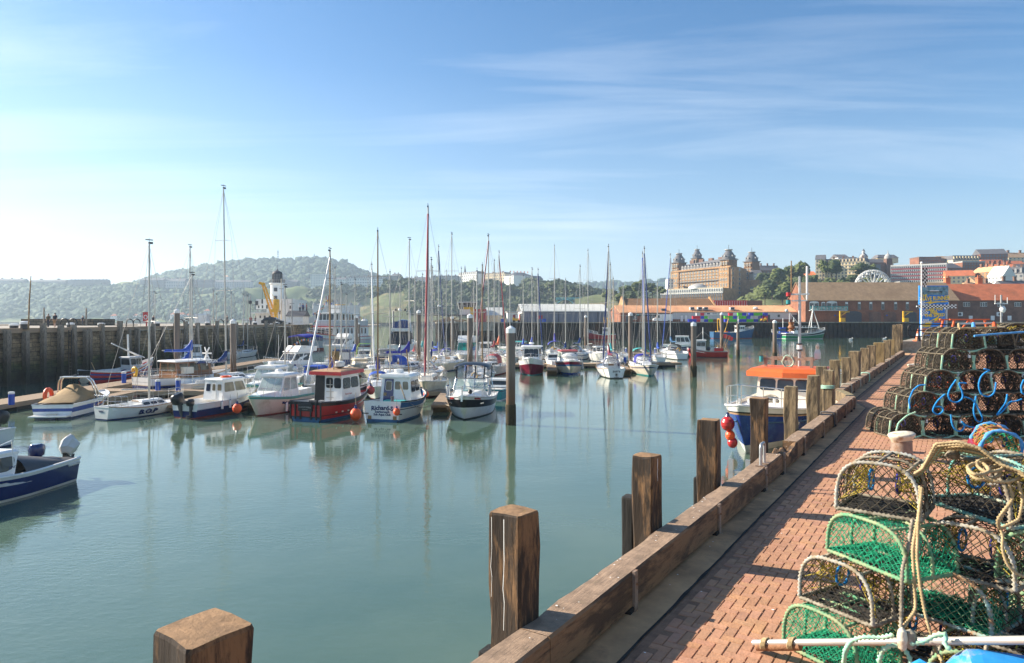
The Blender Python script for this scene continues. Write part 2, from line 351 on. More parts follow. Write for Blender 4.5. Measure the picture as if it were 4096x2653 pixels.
# herringbone block paving, every block a low bevelled block of one sheet
def paving():
    W=.1; g=.003; ch=.005; s0,s1=-5.2,END; i0,i1=int(s0/W),int(s1/W)
    V=[];T=[]
    for i in range(i0,i1):
        s=i*W; bmin=.31+(0 if s<JOG else JB*min(1,(s-JOG)/2.2)); bmax=5.2 if s<14 else 7.0
        for j in range(int(bmin/W)+1,int(bmax/W)):
            k=(i-j)%4
            if k==0: r=(i*W,(i+2)*W,j*W,(j+1)*W)
            elif k==3: r=(i*W,(i+1)*W,j*W,(j+2)*W)
            else: continue
            V.append((r[0]+g,r[1]-g,r[2]+g,r[3]-g))
    A=np.array(V); N=len(A); rs=np.random.RandomState(3)
    z=QZ+rs.normal(0,.0022,N); P=np.zeros((N,8,3))
    for k,(a,b_,e,zz) in enumerate([(0,2,0,1),(1,2,0,1),(1,3,0,1),(0,3,0,1),(0,2,1,0),(1,2,1,0),(1,3,1,0),(0,3,1,0)]):
        ss=A[:,a]+(ch if a==0 else -ch)*e; bb=A[:,b_]+(ch if b_==2 else -ch)*e
        P[:,k,0]=B0.x+q.x*ss+nq.x*bb; P[:,k,1]=B0.y+q.y*ss+nq.y*bb; P[:,k,2]=z-(.010 if zz else 0)
    base=np.arange(N)[:,None,None]*8
    fs=np.array([(7,6,5,4),(1,0,4,5),(2,1,5,6),(3,2,6,7),(0,3,7,4)])[None]+base
    me=bpy.data.meshes.new('brick_paving'); me.vertices.add(N*8); me.vertices.foreach_set('co',P.ravel().astype(np.float32))
    me.loops.add(N*20); me.loops.foreach_set('vertex_index',fs.ravel().astype(np.int32)); me.polygons.add(N*5); me.polygons.foreach_set('loop_start',np.arange(0,N*20,4,dtype=np.int32))
    me.materials.append(mt('paver')); me.polygons.foreach_set('use_smooth',np.zeros(N*5,dtype=bool)); me.update(calc_edges=True)
    t=np.ones((N,5,4),dtype=np.float32); br=rs.normal(1,.055,N).clip(.8,1.18); t[:,:,0]=br[:,None]; t[:,:,1]=(br*rs.normal(1,.025,N))[:,None]; t[:,:,2]=(br*rs.normal(1,.04,N))[:,None]
    a=me.attributes.new('tint','FLOAT_COLOR','FACE'); a.data.foreach_set('color',t.ravel())
    o=bpy.data.objects.new('brick_paving',me); COL.objects.link(o); struct(o)
paving()
# ---- timber kerb beams
def kerb(label,s0,s1,b0=0,b1=0,mat='kerb_wood',rot=0,brackets=(),h=.34):
    a=Q(s0,b0-.15); c=Q(s1,b1-.15); d=(c-a); Ln=d.length; ang=math.atan2(d.y,d.x)-PI/2
    t=thing('timber_kerb',label,'kerb',(a.x,a.y,QZ+.05),ang,'timber kerbs along the quay edge')
    mb=MB(); n=max(4,int(Ln/.22)); rings=[]
    prof=[(-.15,0),(.15,0),(.15,h-.02),(.13,h),(.05,h),(-.05,h),(-.13,h),(-.15,h-.02)]
    for i in range(n+1):
        y=Ln*i/n; r=[]
        for j,(x,z) in enumerate(prof):
            e=.012*fbm(x*5+s0,y*2.2,z*5); zz=z
            if rot and z>.1: e*=2; zz=z-rot*max(0,.35+.9*fbm(y*3,x*6,s0))
            if 0<i<n: x=x+e*(1 if x>0 else -1); zz+=e*.6
            r.append((x,y,zz))
        rings.append(r)
    mb.loft(rings,mat); mb.build('beam',t)
    for s in brackets:
        y=s-s0; k=MB(); k.box((.166,y,.14),(.03,.075,.42),'rusty_steel'); k.box((.11,y-.05,-.025),(.12,.16,.05),'fender_wood'); k.ball((.184,y,.22),.016,'rust',6); k.build('bracket',t)
    return t
kerb('long brown timber kerb beam running off the bottom of the picture',-13.8,-.35,brackets=(-2,))
kerb('long brown timber kerb beam between the nearest paving and the ladder handle',-.34,8.5,brackets=(1.35,4.3,7.1))
kerb('short rotten splintered piece of timber kerb beside the ladder handle',8.52,10.05,mat='rotten_wood',rot=.16,brackets=(8.62,))
kerb('brown timber kerb beam from the rotten piece to the step in the quay edge',10.07,JOG,brackets=(10.8,13.4,15.6,17.6,19.2,19.9))
kerb('short pale kerb beam laid slantwise at the step in the quay edge',JOG+.12,JOG+2.1,0,JB,mat='grey_post_wood')
segs=[(22.5,29),(29.05,36.5),(36.55,45),(45.05,53),(53.05,61.5)]
names=['first','second','third','fourth','last']
for k,(a,c) in enumerate(segs): kerb(f'grey timber kerb beam, {names[k]} length beyond the step in the quay edge',a,c,JB,JB,mat='kerb_wood',brackets=[a+1.2+2.1*i for i in range(int((c-a-1.2)/2.1)+1)])
# ---- timber posts
def post(label,c,w,d,zt,zb,mat,rz=0,lean=(0,0),nz=14,name='mooring_post',cat='post',group='square timber posts along the quay edge',drips=(),amp=.012):
    t=MB(); px=[]
    for sx,sy,ax in ((-1,-1,0),(1,-1,1),(1,1,0),(-1,1,1)):
        x0,y0=sx*w/2,sy*d/2; e=.02
        px+= [(x0,y0-sy*e),(x0-sx*e,y0)] if ax else [(x0-sx*e,y0) if False else (x0,y0-sy*e),(x0-sx*e,y0)]
    out=[]
    P=[(-w/2+.02,-d/2),(0,-d/2),(w/2-.02,-d/2),(w/2,-d/2+.02),(w/2,0),(w/2,d/2-.02),(w/2-.02,d/2),(0,d/2),(-w/2+.02,d/2),(-w/2,d/2-.02),(-w/2,0),(-w/2,-d/2+.02)]
    sd=c[0]*3.1+c[1]; H=zt-zb; rings=[]
    for i in range(nz+1):
        f=i/nz; z=H*f; k=1-.02*f; r=[]
        for x,y in P:
            e=amp*fbm(x*4+sd,y*4,z*1.5)+amp*.5*fbm(x*9,y*9+sd,z*2)
            m_=1+e/max(w,d)*2; r.append((x*k*m_+lean[0]*f,y*k*m_+lean[1]*f,z+ (amp*.8*fbm(x*5+sd,y*5,3) if i==nz else 0)))
        rings.append(r)
    t.loft(rings[:-1]+[[(x,y,z-.02) for x,y,z in rings[-1]]],mat,caps=False)
    tr=[[(x,y,z-.02) for x,y,z in rings[-1]],[(x*.95,y*.95,z*.6+.4*H) for x,y,z in rings[-1]],[(x*.5,y*.5,H+amp*.2*fbm(x*8,y*8,sd)) for x,y,z in rings[-1]]]
    t.loft(tr,mat,caps=False); t.face(tr[-1],mat)
    for x,y,nx,ny,l,wd in drips:
        z=H-.03; z1=H-l; 
        for i in range(8):
            za=z+(z1-z)*i/8; zb_=z+(z1-z)*(i+1)/8; o1=.012*fbm(i*.9,sd); o2=.012*fbm((i+1)*.9,sd); ww=wd*(1-.5*i/8)*(1+.4*fbm(i*2.1,sd+3)); tx,ty=-ny,nx
            t.face([(x+tx*(o1-ww)+nx*.012,y+ty*(o1-ww)+ny*.012,za),(x+tx*(o2-ww)+nx*.012,y+ty*(o2-ww)+ny*.012,zb_),(x+tx*(o2+ww)+nx*.012,y+ty*(o2+ww)+ny*.012,zb_),(x+tx*(o1+ww)+nx*.012,y+ty*(o1+ww)+ny*.012,za)],'guano')
    o=t.build(name,None,(c[0],c[1],zb),rz); tag(o,label,cat,group); return o
RZ=QA-PI/2
PL=[ # u centre, top v, width px at top, material, label
 (812,2512,.365,'post_wood','square timber post cut off by the bottom edge, standing alone over the water'),
 (2060,2042,.335,'post_wood','dark timber post with white bird streaks, second from the near end of the row'),
 (2588,1818,.28,'post_wood','tall dark timber post, third from the near end, flat topped'),
 (2845,1678,.30,'post_wood','thick black-stained timber post just short of the blue boat bow'),
 (3034,1591,.30,'post_wood','black timber post beside the ladder handle, before the blue hull'),
 (3163,1546,.28,'grey_post_wood','pale grey timber post before the blue hull lettering'),
 (3253,1503,.30,'grey_post_wood','grey timber post before the cabin windows of the orange-roofed boat'),
 (3312,1481,.29,'grey_post_wood','grey timber post tied round with a pale rope'),
 (3290,1466,.33,'grey_post_wood','mossy wide timber post just behind the post tied with rope'),
 (3340,1440,.36,'grey_post_wood','wide mossy timber post right of the step in the quay edge'),
 (3386,1430,.33,'grey_post_wood','mossy grey timber post, second beyond the wide one at the step'),
 (3421,1405,.46,'grey_post_wood','wide split double timber post midway along the far quay edge'),
 (3462,1393,.40,'grey_post_wood','mossy timber post just before the yellow-lichened posts'),
 (3486,1382,.38,'grey_post_wood','narrow grey post next before the yellow-lichened posts'),
 (3516,1371,.60,'lichen_wood','broad post covered in yellow lichen far along the quay'),
 (3548,1361,.45,'grey_post_wood','grey post just after the yellow-lichened one'),
 (3567,1359,.42,'lichen_wood','yellowish short post beside the tall post at the quay end'),
]
for i,(u,v,w_,mtl,lab) in enumerate(PL):
    s,p=qline(u,-.45 if i<8 else -.45+JB*.9); zt=zof(v,p.y)
    dr=((.02,-w_/2-.008,0,-1,.95,.0038),(-w_/2+.06,-w_/2-.01,0,-1,.7,.0022)) if i==1 else (((w_/2,-.03,1,0,.3,.006),(.05,-w_/2,0,-1,.12,.01)) if i==2 else ())
    post(lab,(p.x,p.y),w_,w_*(.98 if i<8 else .9),zt,-1.5 if i<9 else .5,mtl,RZ+R(rng.uniform(-4,4)),(rng.uniform(-.03,.03),rng.uniform(-.02,.02)),nz=18 if i<7 else 8,drips=dr,amp=.028 if i<8 else .03)
    print('post',i,round(s,1),[round(x,2) for x in p[:2]],round(zt,2))
# lower black fender piles on the water side
for u,v,lab in ((1948,2600,'low black rubbing pile behind the post with bird streaks'),(2506,1985,'low black rubbing pile left of the third timber post'),(2786,1910,'low black rubbing pile left of the thick black-stained post')):
    s,p=qline(u+14,-.78); zt=zof(v,p.y); post(lab,(p.x,p.y),.17,.2,zt,-1.5,'fender_wood',RZ,nz=8,name='fender_pile',group='black rubbing piles outside the quay posts')
# tall post and bracket at the quay end
s,p=qline(3586,-.6+JB); post('tall pale post taller than all others at the quay end',(p.x,p.y),.62,.6,zof(1300,p.y),.5,'grey_post_wood',RZ,nz=8,amp=.03)
s,p=qline(3620,-.2+JB); post('second tall pale post leaning by the quay end',(p.x+.2,p.y+1.2),.5,.6,zof(1297,p.y),QZ,'grey_post_wood',RZ,nz=8,amp=.03)
# ladder handle: bent galvanised tube on two foot plates
p=ground(3050,1858,QZ+.4); t=thing('grab_hoop','bent galvanised grab hoop of a ladder bolted onto the timber kerb','ladder handle',(p.x,p.y,QZ+.395),RZ)
mb=MB(); pts=[(0,-.14,0),(0,-.14,.30)]+[(0,-.14+.07*(1-cos(R(a))),.30+.07*sin(R(a))) for a in range(15,91,15)]+[(0,.07+.07*sin(R(a)),.30+.07*cos(R(a))) for a in range(0,91,15)]+[(0,.14,0)]
mb.tube(pts,.026,'galvanised',8); mb.build('hoop',t)
for y in (-.14,.14): k=MB(); k.box((0,y,.008),(.16,.11,.016),'rusty_steel'); k.build('foot_plate',t)
# ladder stile tops seen over the water side
s,p=qline(2958,-.74); lt=zof(1838,p.y)
t=thing('quay_ladder','grey steel ladder top hanging on the water side below the kerb','ladder',(p.x,p.y,lt-3),RZ)
for x in (-.16,.16): k=MB(); k.box((x,0,1.5),(.09,.06,3.0+.1*x),'galvanised'); k.build('stile',t)
for z in (2.3,2.75): k=MB(); k.box((0,0,z),(.3,.04,.05),'galvanised'); k.build('rung',t)
# galvanised brackets holding the far beams
for u,v,lab in ((3388,1520,'grey steel beam bracket beside the post tied with rope'),(3465,1462,'grey steel beam bracket midway along the far quay edge'),(3520,1430,'grey steel beam bracket under the yellow-lichened post'),(3575,1395,'grey steel beam bracket at the tall end post')):
    p=ground(u,v,QZ+.38); mb=MB(); mb.box((0,0,.2),(.08,.08,.5),'galvanised'); mb.box((-.35,0,.42),(.75,.06,.1),'galvanised'); mb.box((-.2,0,.3),(.5,.05,.05),'galvanised'); o=mb.build('beam_bracket',None,(p.x,p.y,QZ+.35),RZ); tag(o,lab,'bracket','grey steel brackets on the far kerb')
# ropes tied round kerb and posts
def ropewrap(label,s,b,mat,r=.018,loops=2,w=.17,h=.2,z=QZ+.22,name='rope'):
    p=Q(s,b); mb=MB()
    pts=[]
    for i in range(loops*16+1):
        a=2*PI*i/16; x=max(-1,min(1,1.35*cos(a)))*w; zz=max(-1,min(1,1.35*sin(a)))*h; pts.append((x,.05*i/16-.04,zz))
    mb.tube(pts,r,mat,5); o=mb.build(name,None,(p.x,p.y,z),RZ); tag(o,label,'rope')
ropewrap('dark rope tied round the timber kerb before the step',15.2,-.15,'darkgrey'); 
for k,(s,m_,l) in enumerate(((24.5,'rope_grey','thick grey rope looped round the far kerb nearest the step'),(27.6,'rope_grey','thick grey rope looped over the far kerb, second after the step'),(31.5,'rope_green','pale green rope tied round the far kerb'),(44,'rope_grey','grey mooring rope round the kerb near its far end'),(50,'darkgrey','dark mooring rope round the kerb at its far end'))): ropewrap(l,s,JB-.15,m_,.03,3)
s,p=qline(3312,-.45); mb=MB()
for z in (0,.035,.07):
    e=.165; mb.tube([(-e,-e,z),(e,-e,z+.01),(e,e,z),(-e,e,z+.012)],.018,'rope_green',5,closed=True)
o=mb.build('rope',None,(p.x,p.y,zof(1552,p.y)),RZ); tag(o,'pale rope tied round a single grey post','rope')
# ---- bollards
def bollard(label,u,v,k=1.0,rz=0):
    p=ground(u,v,QZ); t=thing('bollard',label,'bollard',(p.x,p.y,QZ),rz,'iron bollards on the quay')
    mb=MB(); mb.lathe([(.31*k,0),(.31*k,.05*k),(.21*k,.07*k),(.20*k,.40*k)],['rust','rust','rusty_steel'],20); mb.build('column',t)
    mb=MB(); rings=[]
    for rr,z in ((.19,.38),(.23,.44),(.265,.49),(.275,.53),(.24,.555),(.11,.565)):
        rings.append([(rr*k*1.08*cos(a),rr*k*(.85 if sin(a)<0 else .78)*sin(a),z*k+.02*cos(a)*k) for a in [2*PI*j/20 for j in range(20)]])
    mb.loft(rings,'bollard_cap',sm=True); mb.build('cap',t)
bollard('large rusty bollard with flaking yellow cap nearest the lobster pots',3606,1838,1.0,.3)
bollard('rusty bollard with pale cap beside the wooden crate',3652,1497,1.0)
bollard('small distant bollard with pale cap near the concrete step',3702,1442,.8)
# wooden crate-like post box
p=ground(3642,1600,QZ); mb=MB(); mb.box((0,0,.33),(.46,.46,.66),'box_wood',RZ+.5,1.1,1.1); mb.box((0,0,.68),(.56,.56,.04),'box_wood',RZ+.5)
o=mb.build('wooden_box',None,(p.x,p.y,QZ)); tag(o,'plain brown wooden box tapering downwards beside the orange pots','box')
# litter specks
mb=MB()
for i in range(160):
    s=rng.uniform(-3.5,26); b=rng.uniform(-.27,3.6) if s<12 else rng.uniform(.1,4); z=QZ+.006
    if -.3<b<0: b=.05
    p=Q(s,b); r=rng.uniform(.004,.014); mb.face([(p.x+r*cos(a)*rng.uniform(.6,1.3),p.y+r*sin(a)*rng.uniform(.6,1.3),z) for a in [0,1.2,2.4,3.6,4.9]],'guano')
for i in range(70):
    s=rng.uniform(-2,16); p=Q(s,rng.uniform(-.27,-.04)); r=rng.uniform(.004,.015); mb.face([(p.x+r*cos(a)*rng.uniform(.6,1.3),p.y+r*sin(a)*rng.uniform(.6,1.3),QZ+.402) for a in [0,1.2,2.4,3.6,4.9]],'guano')
o=mb.build('bird_droppings'); tag(o,'white bird droppings spattered over paving and kerb','droppings',kind='stuff')
# ---- raised concrete end of the quay with railing, cone and sign
pe=ground(3598,1411,QZ); X0,Y0=pe.x,pe.y; ZB=zof(1366,Y0)
mb=MB()
for a,c in ((0,5.4),(5.43,11),(11.03,30)): mb.loft([[(X0+a,Y0,z),(X0+c,Y0,z),(X0+c+7,Y0+10,z),(X0+a+(7 if a==0 else 7),Y0+10,z)] for z in (QZ-.1,ZB-.05,ZB)],'concrete')
struct(mb.build('raised_quay_end'))

DR=Y0+.4
t=thing('railing','black round-cornered steel railing on the raised quay end','railing',(0,0,0))
za,zb,zc=zof(1298,DR),zof(1322,DR),zof(1346,DR); xa,xb=xof(3632,DR),xof(3830,DR); r=.055
mb=MB(); c=.35
loop=[(xb,DR,za),(xa+c,DR,za)]+[(xa+c-c*sin(R(a)),DR,za-c+c*cos(R(a))) for a in (30,60,90)]+[(xa+c-c*cos(R(a)),DR,zc+c-c*sin(R(a))) for a in (0,30,60,90)]+[(xb,DR,zc)]
mb.tube(loop,r,'black_paint',6); mb.tube([(xa,DR,zb),(xb,DR,zb)],r,'black_paint',6); mb.build('rails',t)
for u in (3676,3800):
    k=MB(); x=xof(u,DR); k.tube([(x,DR,ZB),(x,DR,za)],.07,'black_paint',6); k.lathe([(.16,0),(.16,.35),(.1,.4)],'black_paint',8,(x,DR,ZB)); k.build('post',t)
def cone(label,x,y,z,h):
    t=thing('traffic_cone',label,'cone',(x,y,z)); k=MB(); k.box((0,0,.03*h),(.56*h,.56*h,.06*h),'orange'); k.build('base',t)
    k=MB(); k.lathe([(.23*h,.06*h),(.16*h,.38*h),(.11*h,.62*h),(.04*h,h)],['orange','white','orange'],14); k.build('body',t)
cone('orange and white traffic cone standing beside the tall blue sign',xof(3672,Y0+1.2),Y0+1.2,ZB,1.1)
# ================= far shore, hills, town
M('woodfar',(.030,.072,.026),.9,.35,.12,dirt=(.07,.105,.03),dscale=.02)
M('foliage',(.085,.105,.022),.85,.45,.35,dirt=(.10,.115,.03),dscale=.12)
M('foliage_dark',(.048,.070,.018),.85,.45,.35,dirt=(.065,.085,.025),dscale=.12)
M('grass',(.13,.17,.05),.95,.25,.03,dirt=(.32,.24,.11),dscale=.012)
M('scrub',(.10,.12,.04),.95,.4,.06,dirt=(.26,.19,.09),dscale=.03)
M('cliff',(.24,.16,.09),.95,.3,.05,dirt=(.15,.13,.06),dscale=.03)
M('beach',(.32,.26,.18),.95,.2,.05)
M('seawall',(.16,.15,.14),.9,.3,.15,dirt=(.09,.09,.09),dscale=.05)
M('bark',(.07,.05,.035),.9,.3,4)
M('stucco',(.74,.72,.66),.8,.08,.1); M('stuccocream',(.74,.60,.38),.8,.1,.1); M('stuccogrey',(.42,.40,.37),.8,.12,.1)
M('slate',(.12,.115,.12),.75,.2,.4); M('darkstone',(.13,.12,.115),.85,.2,.2)
M('palewin',(.16,.17,.18),.25,.2,.5)
M('redtile',(.56,.16,.065),.85,.2,.5,dirt=(.36,.12,.05),dscale=.2); M('orangetile',(.66,.37,.20),.8,.16,.6,dirt=(.50,.22,.11),dscale=.15)
M('browntile',(.37,.235,.13),.9,.2,.8,dirt=(.27,.165,.09),dscale=.15); M('mossroof',(.20,.105,.045),.95,.25,.6,dirt=(.12,.07,.03),dscale=.2)
def brickm(name,c1,c2,mort,sc=1.0):
    m,nt,b=newmat(name); L=nt.links.new; tc=nd(nt,'ShaderNodeTexCoord'); sx=nd(nt,'ShaderNodeSeparateXYZ'); L(tc.outputs['Object'],sx.inputs[0])
    ad=nd(nt,'ShaderNodeMath',operation='ADD'); L(sx.outputs['X'],ad.inputs[0]); L(sx.outputs['Y'],ad.inputs[1]); cb=nd(nt,'ShaderNodeCombineXYZ'); L(ad.outputs[0],cb.inputs[0]); L(sx.outputs['Z'],cb.inputs[1])
    t=nd(nt,'ShaderNodeTexBrick',Scale=sc); t.inputs['Color1'].default_value=(*c1,1); t.inputs['Color2'].default_value=(*c2,1); t.inputs['Mortar'].default_value=(*mort,1); t.inputs['Mortar Size'].default_value=.03; L(cb.outputs[0],t.inputs['Vector'])
    n=nd(nt,'ShaderNodeTexNoise',Scale=.35,Detail=6.0,Roughness=.7); L(tc.outputs['Object'],n.inputs['Vector']); r=ramp(nt,[(.35,.62),(.65,1.1)]); L(n.outputs['Fac'],r.inputs[0])
    mx=nd(nt,'ShaderNodeMix',data_type='RGBA',blend_type='MULTIPLY'); mx.inputs[0].default_value=1; L(t.outputs['Color'],mx.inputs[6]); L(r.outputs[0],mx.inputs[7]); L(mx.outputs[2],b.inputs['Base Color']); b.inputs['Roughness'].default_value=.9
brickm('brick',(.36,.125,.06),(.28,.095,.045),(.22,.15,.11),1.6)
brickm('gbrick',(.50,.28,.12),(.40,.215,.085),(.34,.21,.11),.8)
brickm('brownbrick',(.27,.12,.07),(.20,.09,.055),(.2,.16,.13),1.6)
brickm('stonewall',(.24,.175,.105),(.15,.115,.075),(.05,.04,.03),.55)
# ---- terrain sheets: rows between a foot line and a brow line, each read off as (u,v) at a depth
def interp(pts,u):
    return float(np.interp(u,[p[0] for p in pts],[p[1] for p in pts]))
class Slope:
    def __init__(s,name,top,Dt,bot,Db,u0,u1,mat,p=1.0,nu=90,nv=10,amp=3.0,hide=20):
        s.top,s.Dt,s.bot,s.Db,s.p,s.u0,s.u1,s.amp=top,Dt,bot,Db,p,u0,u1,amp; rows=[]
        for j in range(nv+2):
            f=j/nv; rows.append([s.pt(u0+(u1-u0)*i/nu,f) for i in range(nu+1)])
        for i in range(nu+1): P=rows[-1][i]; rows[-1][i]=(P[0]*1.12,P[1]*1.12,P[2]-hide)
        mb=MB(); mb.loft(rows,mat,closed=False,sm=True); s.o=struct(mb.build(name))
    def pt(s,u,f):
        D=s.Db+(s.Dt-s.Db)*f; g=min(f,1)**s.p
        zb=zof(interp(s.bot,u),s.Db); zt=zof(interp(s.top,u),s.Dt); z=zb+(zt-zb)*g
        z+=s.amp*fbm(u*.012,f*3,s.Db*.01)*min(1,f*3) if f<=1 else 0
        return (xof(u,D),D,z)
_ico={}
def ico(sub):
    if sub not in _ico:
        import bmesh
        b=bmesh.new(); bmesh.ops.create_icosphere(b,subdivisions=sub,radius=1); _ico[sub]=([v.co.copy() for v in b.verts],[tuple(v.index for v in f.verts) for f in b.faces]); b.free()
    return _ico[sub]
def lump(sub,seed,rough=.35,fr=1.6,sq=.8):
    vs,fs=ico(sub); out=[]
    for v in vs:
        k=1+rough*fbm(v.x*fr+seed*7.3,v.y*fr+seed,v.z*fr)+rough*.5*fbm(v.x*fr*3,v.y*fr*3+seed*3,v.z*fr*3)
        out.append((v.x*k,v.y*k,max(-.35,v.z)*k*sq))
    return np.array(out),np.array(fs)
LUMPS={s:[lump(s,i,.6,1.8) for i in range(8)] for s in (2,3)}
def forest(name,label,spots,mat,sub=2,cat='woodland'):
    V=[];Fs=[];T=[];o=0
    for x,y,z,r in spots:
        v,f=LUMPS[sub][rng.randrange(8)]; a=rng.uniform(0,6.28); ca,sa=cos(a),sin(a); k=rng.uniform(.85,1.25)
        w=np.stack([(v[:,0]*ca-v[:,1]*sa)*r+x,(v[:,0]*sa+v[:,1]*ca)*r+y,v[:,2]*r*k+z],1); V.append(w); Fs.append(f+o); o+=len(v)
    V=np.concatenate(V); Fs=np.concatenate(Fs); me=bpy.data.meshes.new(name); me.from_pydata(V.tolist(),[],Fs.tolist()); me.materials.append(mt(mat)); me.polygons.foreach_set('use_smooth',np.full(len(Fs),mat=='woodfar')); me.update()
    ob=bpy.data.objects.new(name,me); COL.objects.link(ob); tag(ob,label,cat,None,'stuff'); return ob
def scatter(S,n,r0,r1,f0=0,f1=1,u0=None,u1=None,ok=None,up=.25):
    out=[]; u0=S.u0 if u0 is None else u0; u1=S.u1 if u1 is None else u1; tries=0
    while len(out)<n and tries<n*6:
        tries+=1; u=rng.uniform(u0,u1); f=rng.uniform(f0,f1)
        if ok and not ok(u,f): continue
        x,y,z=S.pt(u,f); r=rng.uniform(r0,r1); out.append((x,y,z+r*up,r))
    return out
# distant ridges, wooded hill, coast
S5=Slope('distant_ridge',[(1900,1180),(2230,1152),(2330,1138),(2420,1136),(2560,1134),(2640,1122),(2700,1120),(2760,1140),(3300,1190)],2700,[(1900,1230),(3300,1230)],2300,1900,3300,'woodfar')
forest('distant_woods','faint blue-green wood on the most distant ridge beyond the bridge',scatter(S5,700,9,15,.2,1),'woodfar')
S1=Slope('far_hill',[(440,1180),(560,1128),(640,1102),(700,1090),(780,1075),(875,1056),(940,1048),(1000,1040),(1060,1043),(1100,1038),(1200,1040),(1300,1037),(1370,1050),(1410,1068),(1450,1088),(1490,1100),(1540,1106),(1600,1122),(1760,1150),(2000,1190)],1800,[(440,1190),(1000,1170),(2000,1200)],1480,440,2000,'woodfar',1.0)
forest('far_hill_woods','dense dark green wood covering the tall far hill behind the lighthouse',scatter(S1,3000,4,11.5,.07,1.0,up=-.05),'woodfar')
S2=Slope('far_coast_slope',[(-400,1130),(0,1132),(60,1128),(250,1134),(270,1137),(420,1137),(445,1142),(490,1125),(540,1132),(640,1150),(900,1148),(1050,1150),(1120,1160)],1400,[(-400,1300),(1120,1296)],1130,-400,1130,'grass',.8)
forest('far_coast_woods','hazy green wood on the coastal slope left of the lighthouse',scatter(S2,3900,3.2,9,.05,.885,up=-.05,ok=lambda u,f: f>.07+.12*fbm(u*.006,1) and not (600<u<860 and .62<f<.74)),'woodfar')
S3=Slope('grassy_cliff',[(980,1152),(1060,1160),(1240,1152),(1400,1150),(1600,1150),(1700,1165),(1800,1180)],1100,[(980,1280),(1800,1280)],1035,980,1860,'grass',.9,amp=5)
forest('cliff_bushes','scattered dark bushes and small trees on the grassy cliff',scatter(S3,190,3,7,.15,.95,ok=lambda u,f: fbm(u*.01,f*3,2)>.10 or (u>1560 and f>.3))+scatter(S3,60,4,8,.8,.98,1240,1800),'foliage_dark')
S4=Slope('wooded_cliff',[(1480,1180),(1560,1150),(1620,1136),(1700,1142),(1800,1146),(1850,1142),(1900,1148),(2000,1152),(2060,1158),(2130,1140),(2180,1136),(2230,1138),(2270,1150),(2330,1160),(2400,1176),(2500,1190),(2900,1200)],860,[(1480,1285),(1900,1288),(2900,1290)],700,1480,2900,'scrub',.85,amp=4)
forest('wooded_cliff_trees','rounded green trees massed on the cliff behind the grey shed',scatter(S4,1300,3,8.5,.12,.97,ok=lambda u,f:not (1830<u<1915 and .55<f<.82) and not(u<1640 and f<.8) and not(2015<u<2110 and f>.86)),'foliage_dark',3)
S4b=Slope('bare_bank',[(1440,1230),(1560,1205),(1640,1215),(1720,1240)],960,[(1440,1292),(1720,1292)],900,1440,1720,'scrub',.9)
S6=Slope('hotel_hill',[(2300,1195),(2450,1178),(2560,1170),(2620,1192),(2660,1204),(2950,1206),(3000,1180),(3080,1100),(3180,1088),(3300,1090),(3500,1110),(3800,1120)],560,[(2300,1260),(3800,1260)],420,2300,3800,'scrub',.9,amp=2)
S7=Slope('town_hill',[(3150,1130),(3300,1126),(3500,1122),(3600,1128),(3800,1140),(4000,1150),(4500,1160)],500,[(3150,1235),(4500,1240)],380,3150,4600,'scrub',.9,amp=1.5)
S8=Slope('upper_town_hill',[(3000,1110),(3200,1095),(3560,1075),(3700,1050),(3900,1040),(4300,1030),(4700,1030)],760,[(3000,1160),(4700,1170)],560,3000,4700,'scrub',1)
forest('hillside_scrub','green scrub and bushes on the slope under the far right terraces',scatter(S7,330,1.6,3.6,.25,.98,3220,3640)+scatter(S6,60,2.5,4,.3,.8,2960,3200),'foliage',2)
# shore: sea wall, beach, promenade
mb=MB(); D=1022
for u0,u1,v0,v1,dd,m_ in ((1180,1760,1267,1294,0,'seawall'),(1040,1300,1276,1294,6,'seawall'),(-300,700,1289,1300,40,'cliff')):
    a=at(u0,v1,D+dd); b=at(u1,v1,D+dd); h=zof(v0,D+dd); mb.box(((a.x+b.x)/2,D+dd+8,h/2-1),(b.x-a.x,16,h+2),m_)
struct(mb.build('sea_wall'))
mb=MB(); mb.face([at(1000,1300,985)-Vector((0,0,.0)),at(1900,1300,985),(xof(1900,1024),1024,1.2),(xof(1000,1024),1024,1.2)],'beach'); mb.face([at(-300,1301,1090),at(950,1301,1090),(xof(950,1180),1180,3),(xof(-300,1180),1180,3)],'beach'); struct(mb.build('beach'))
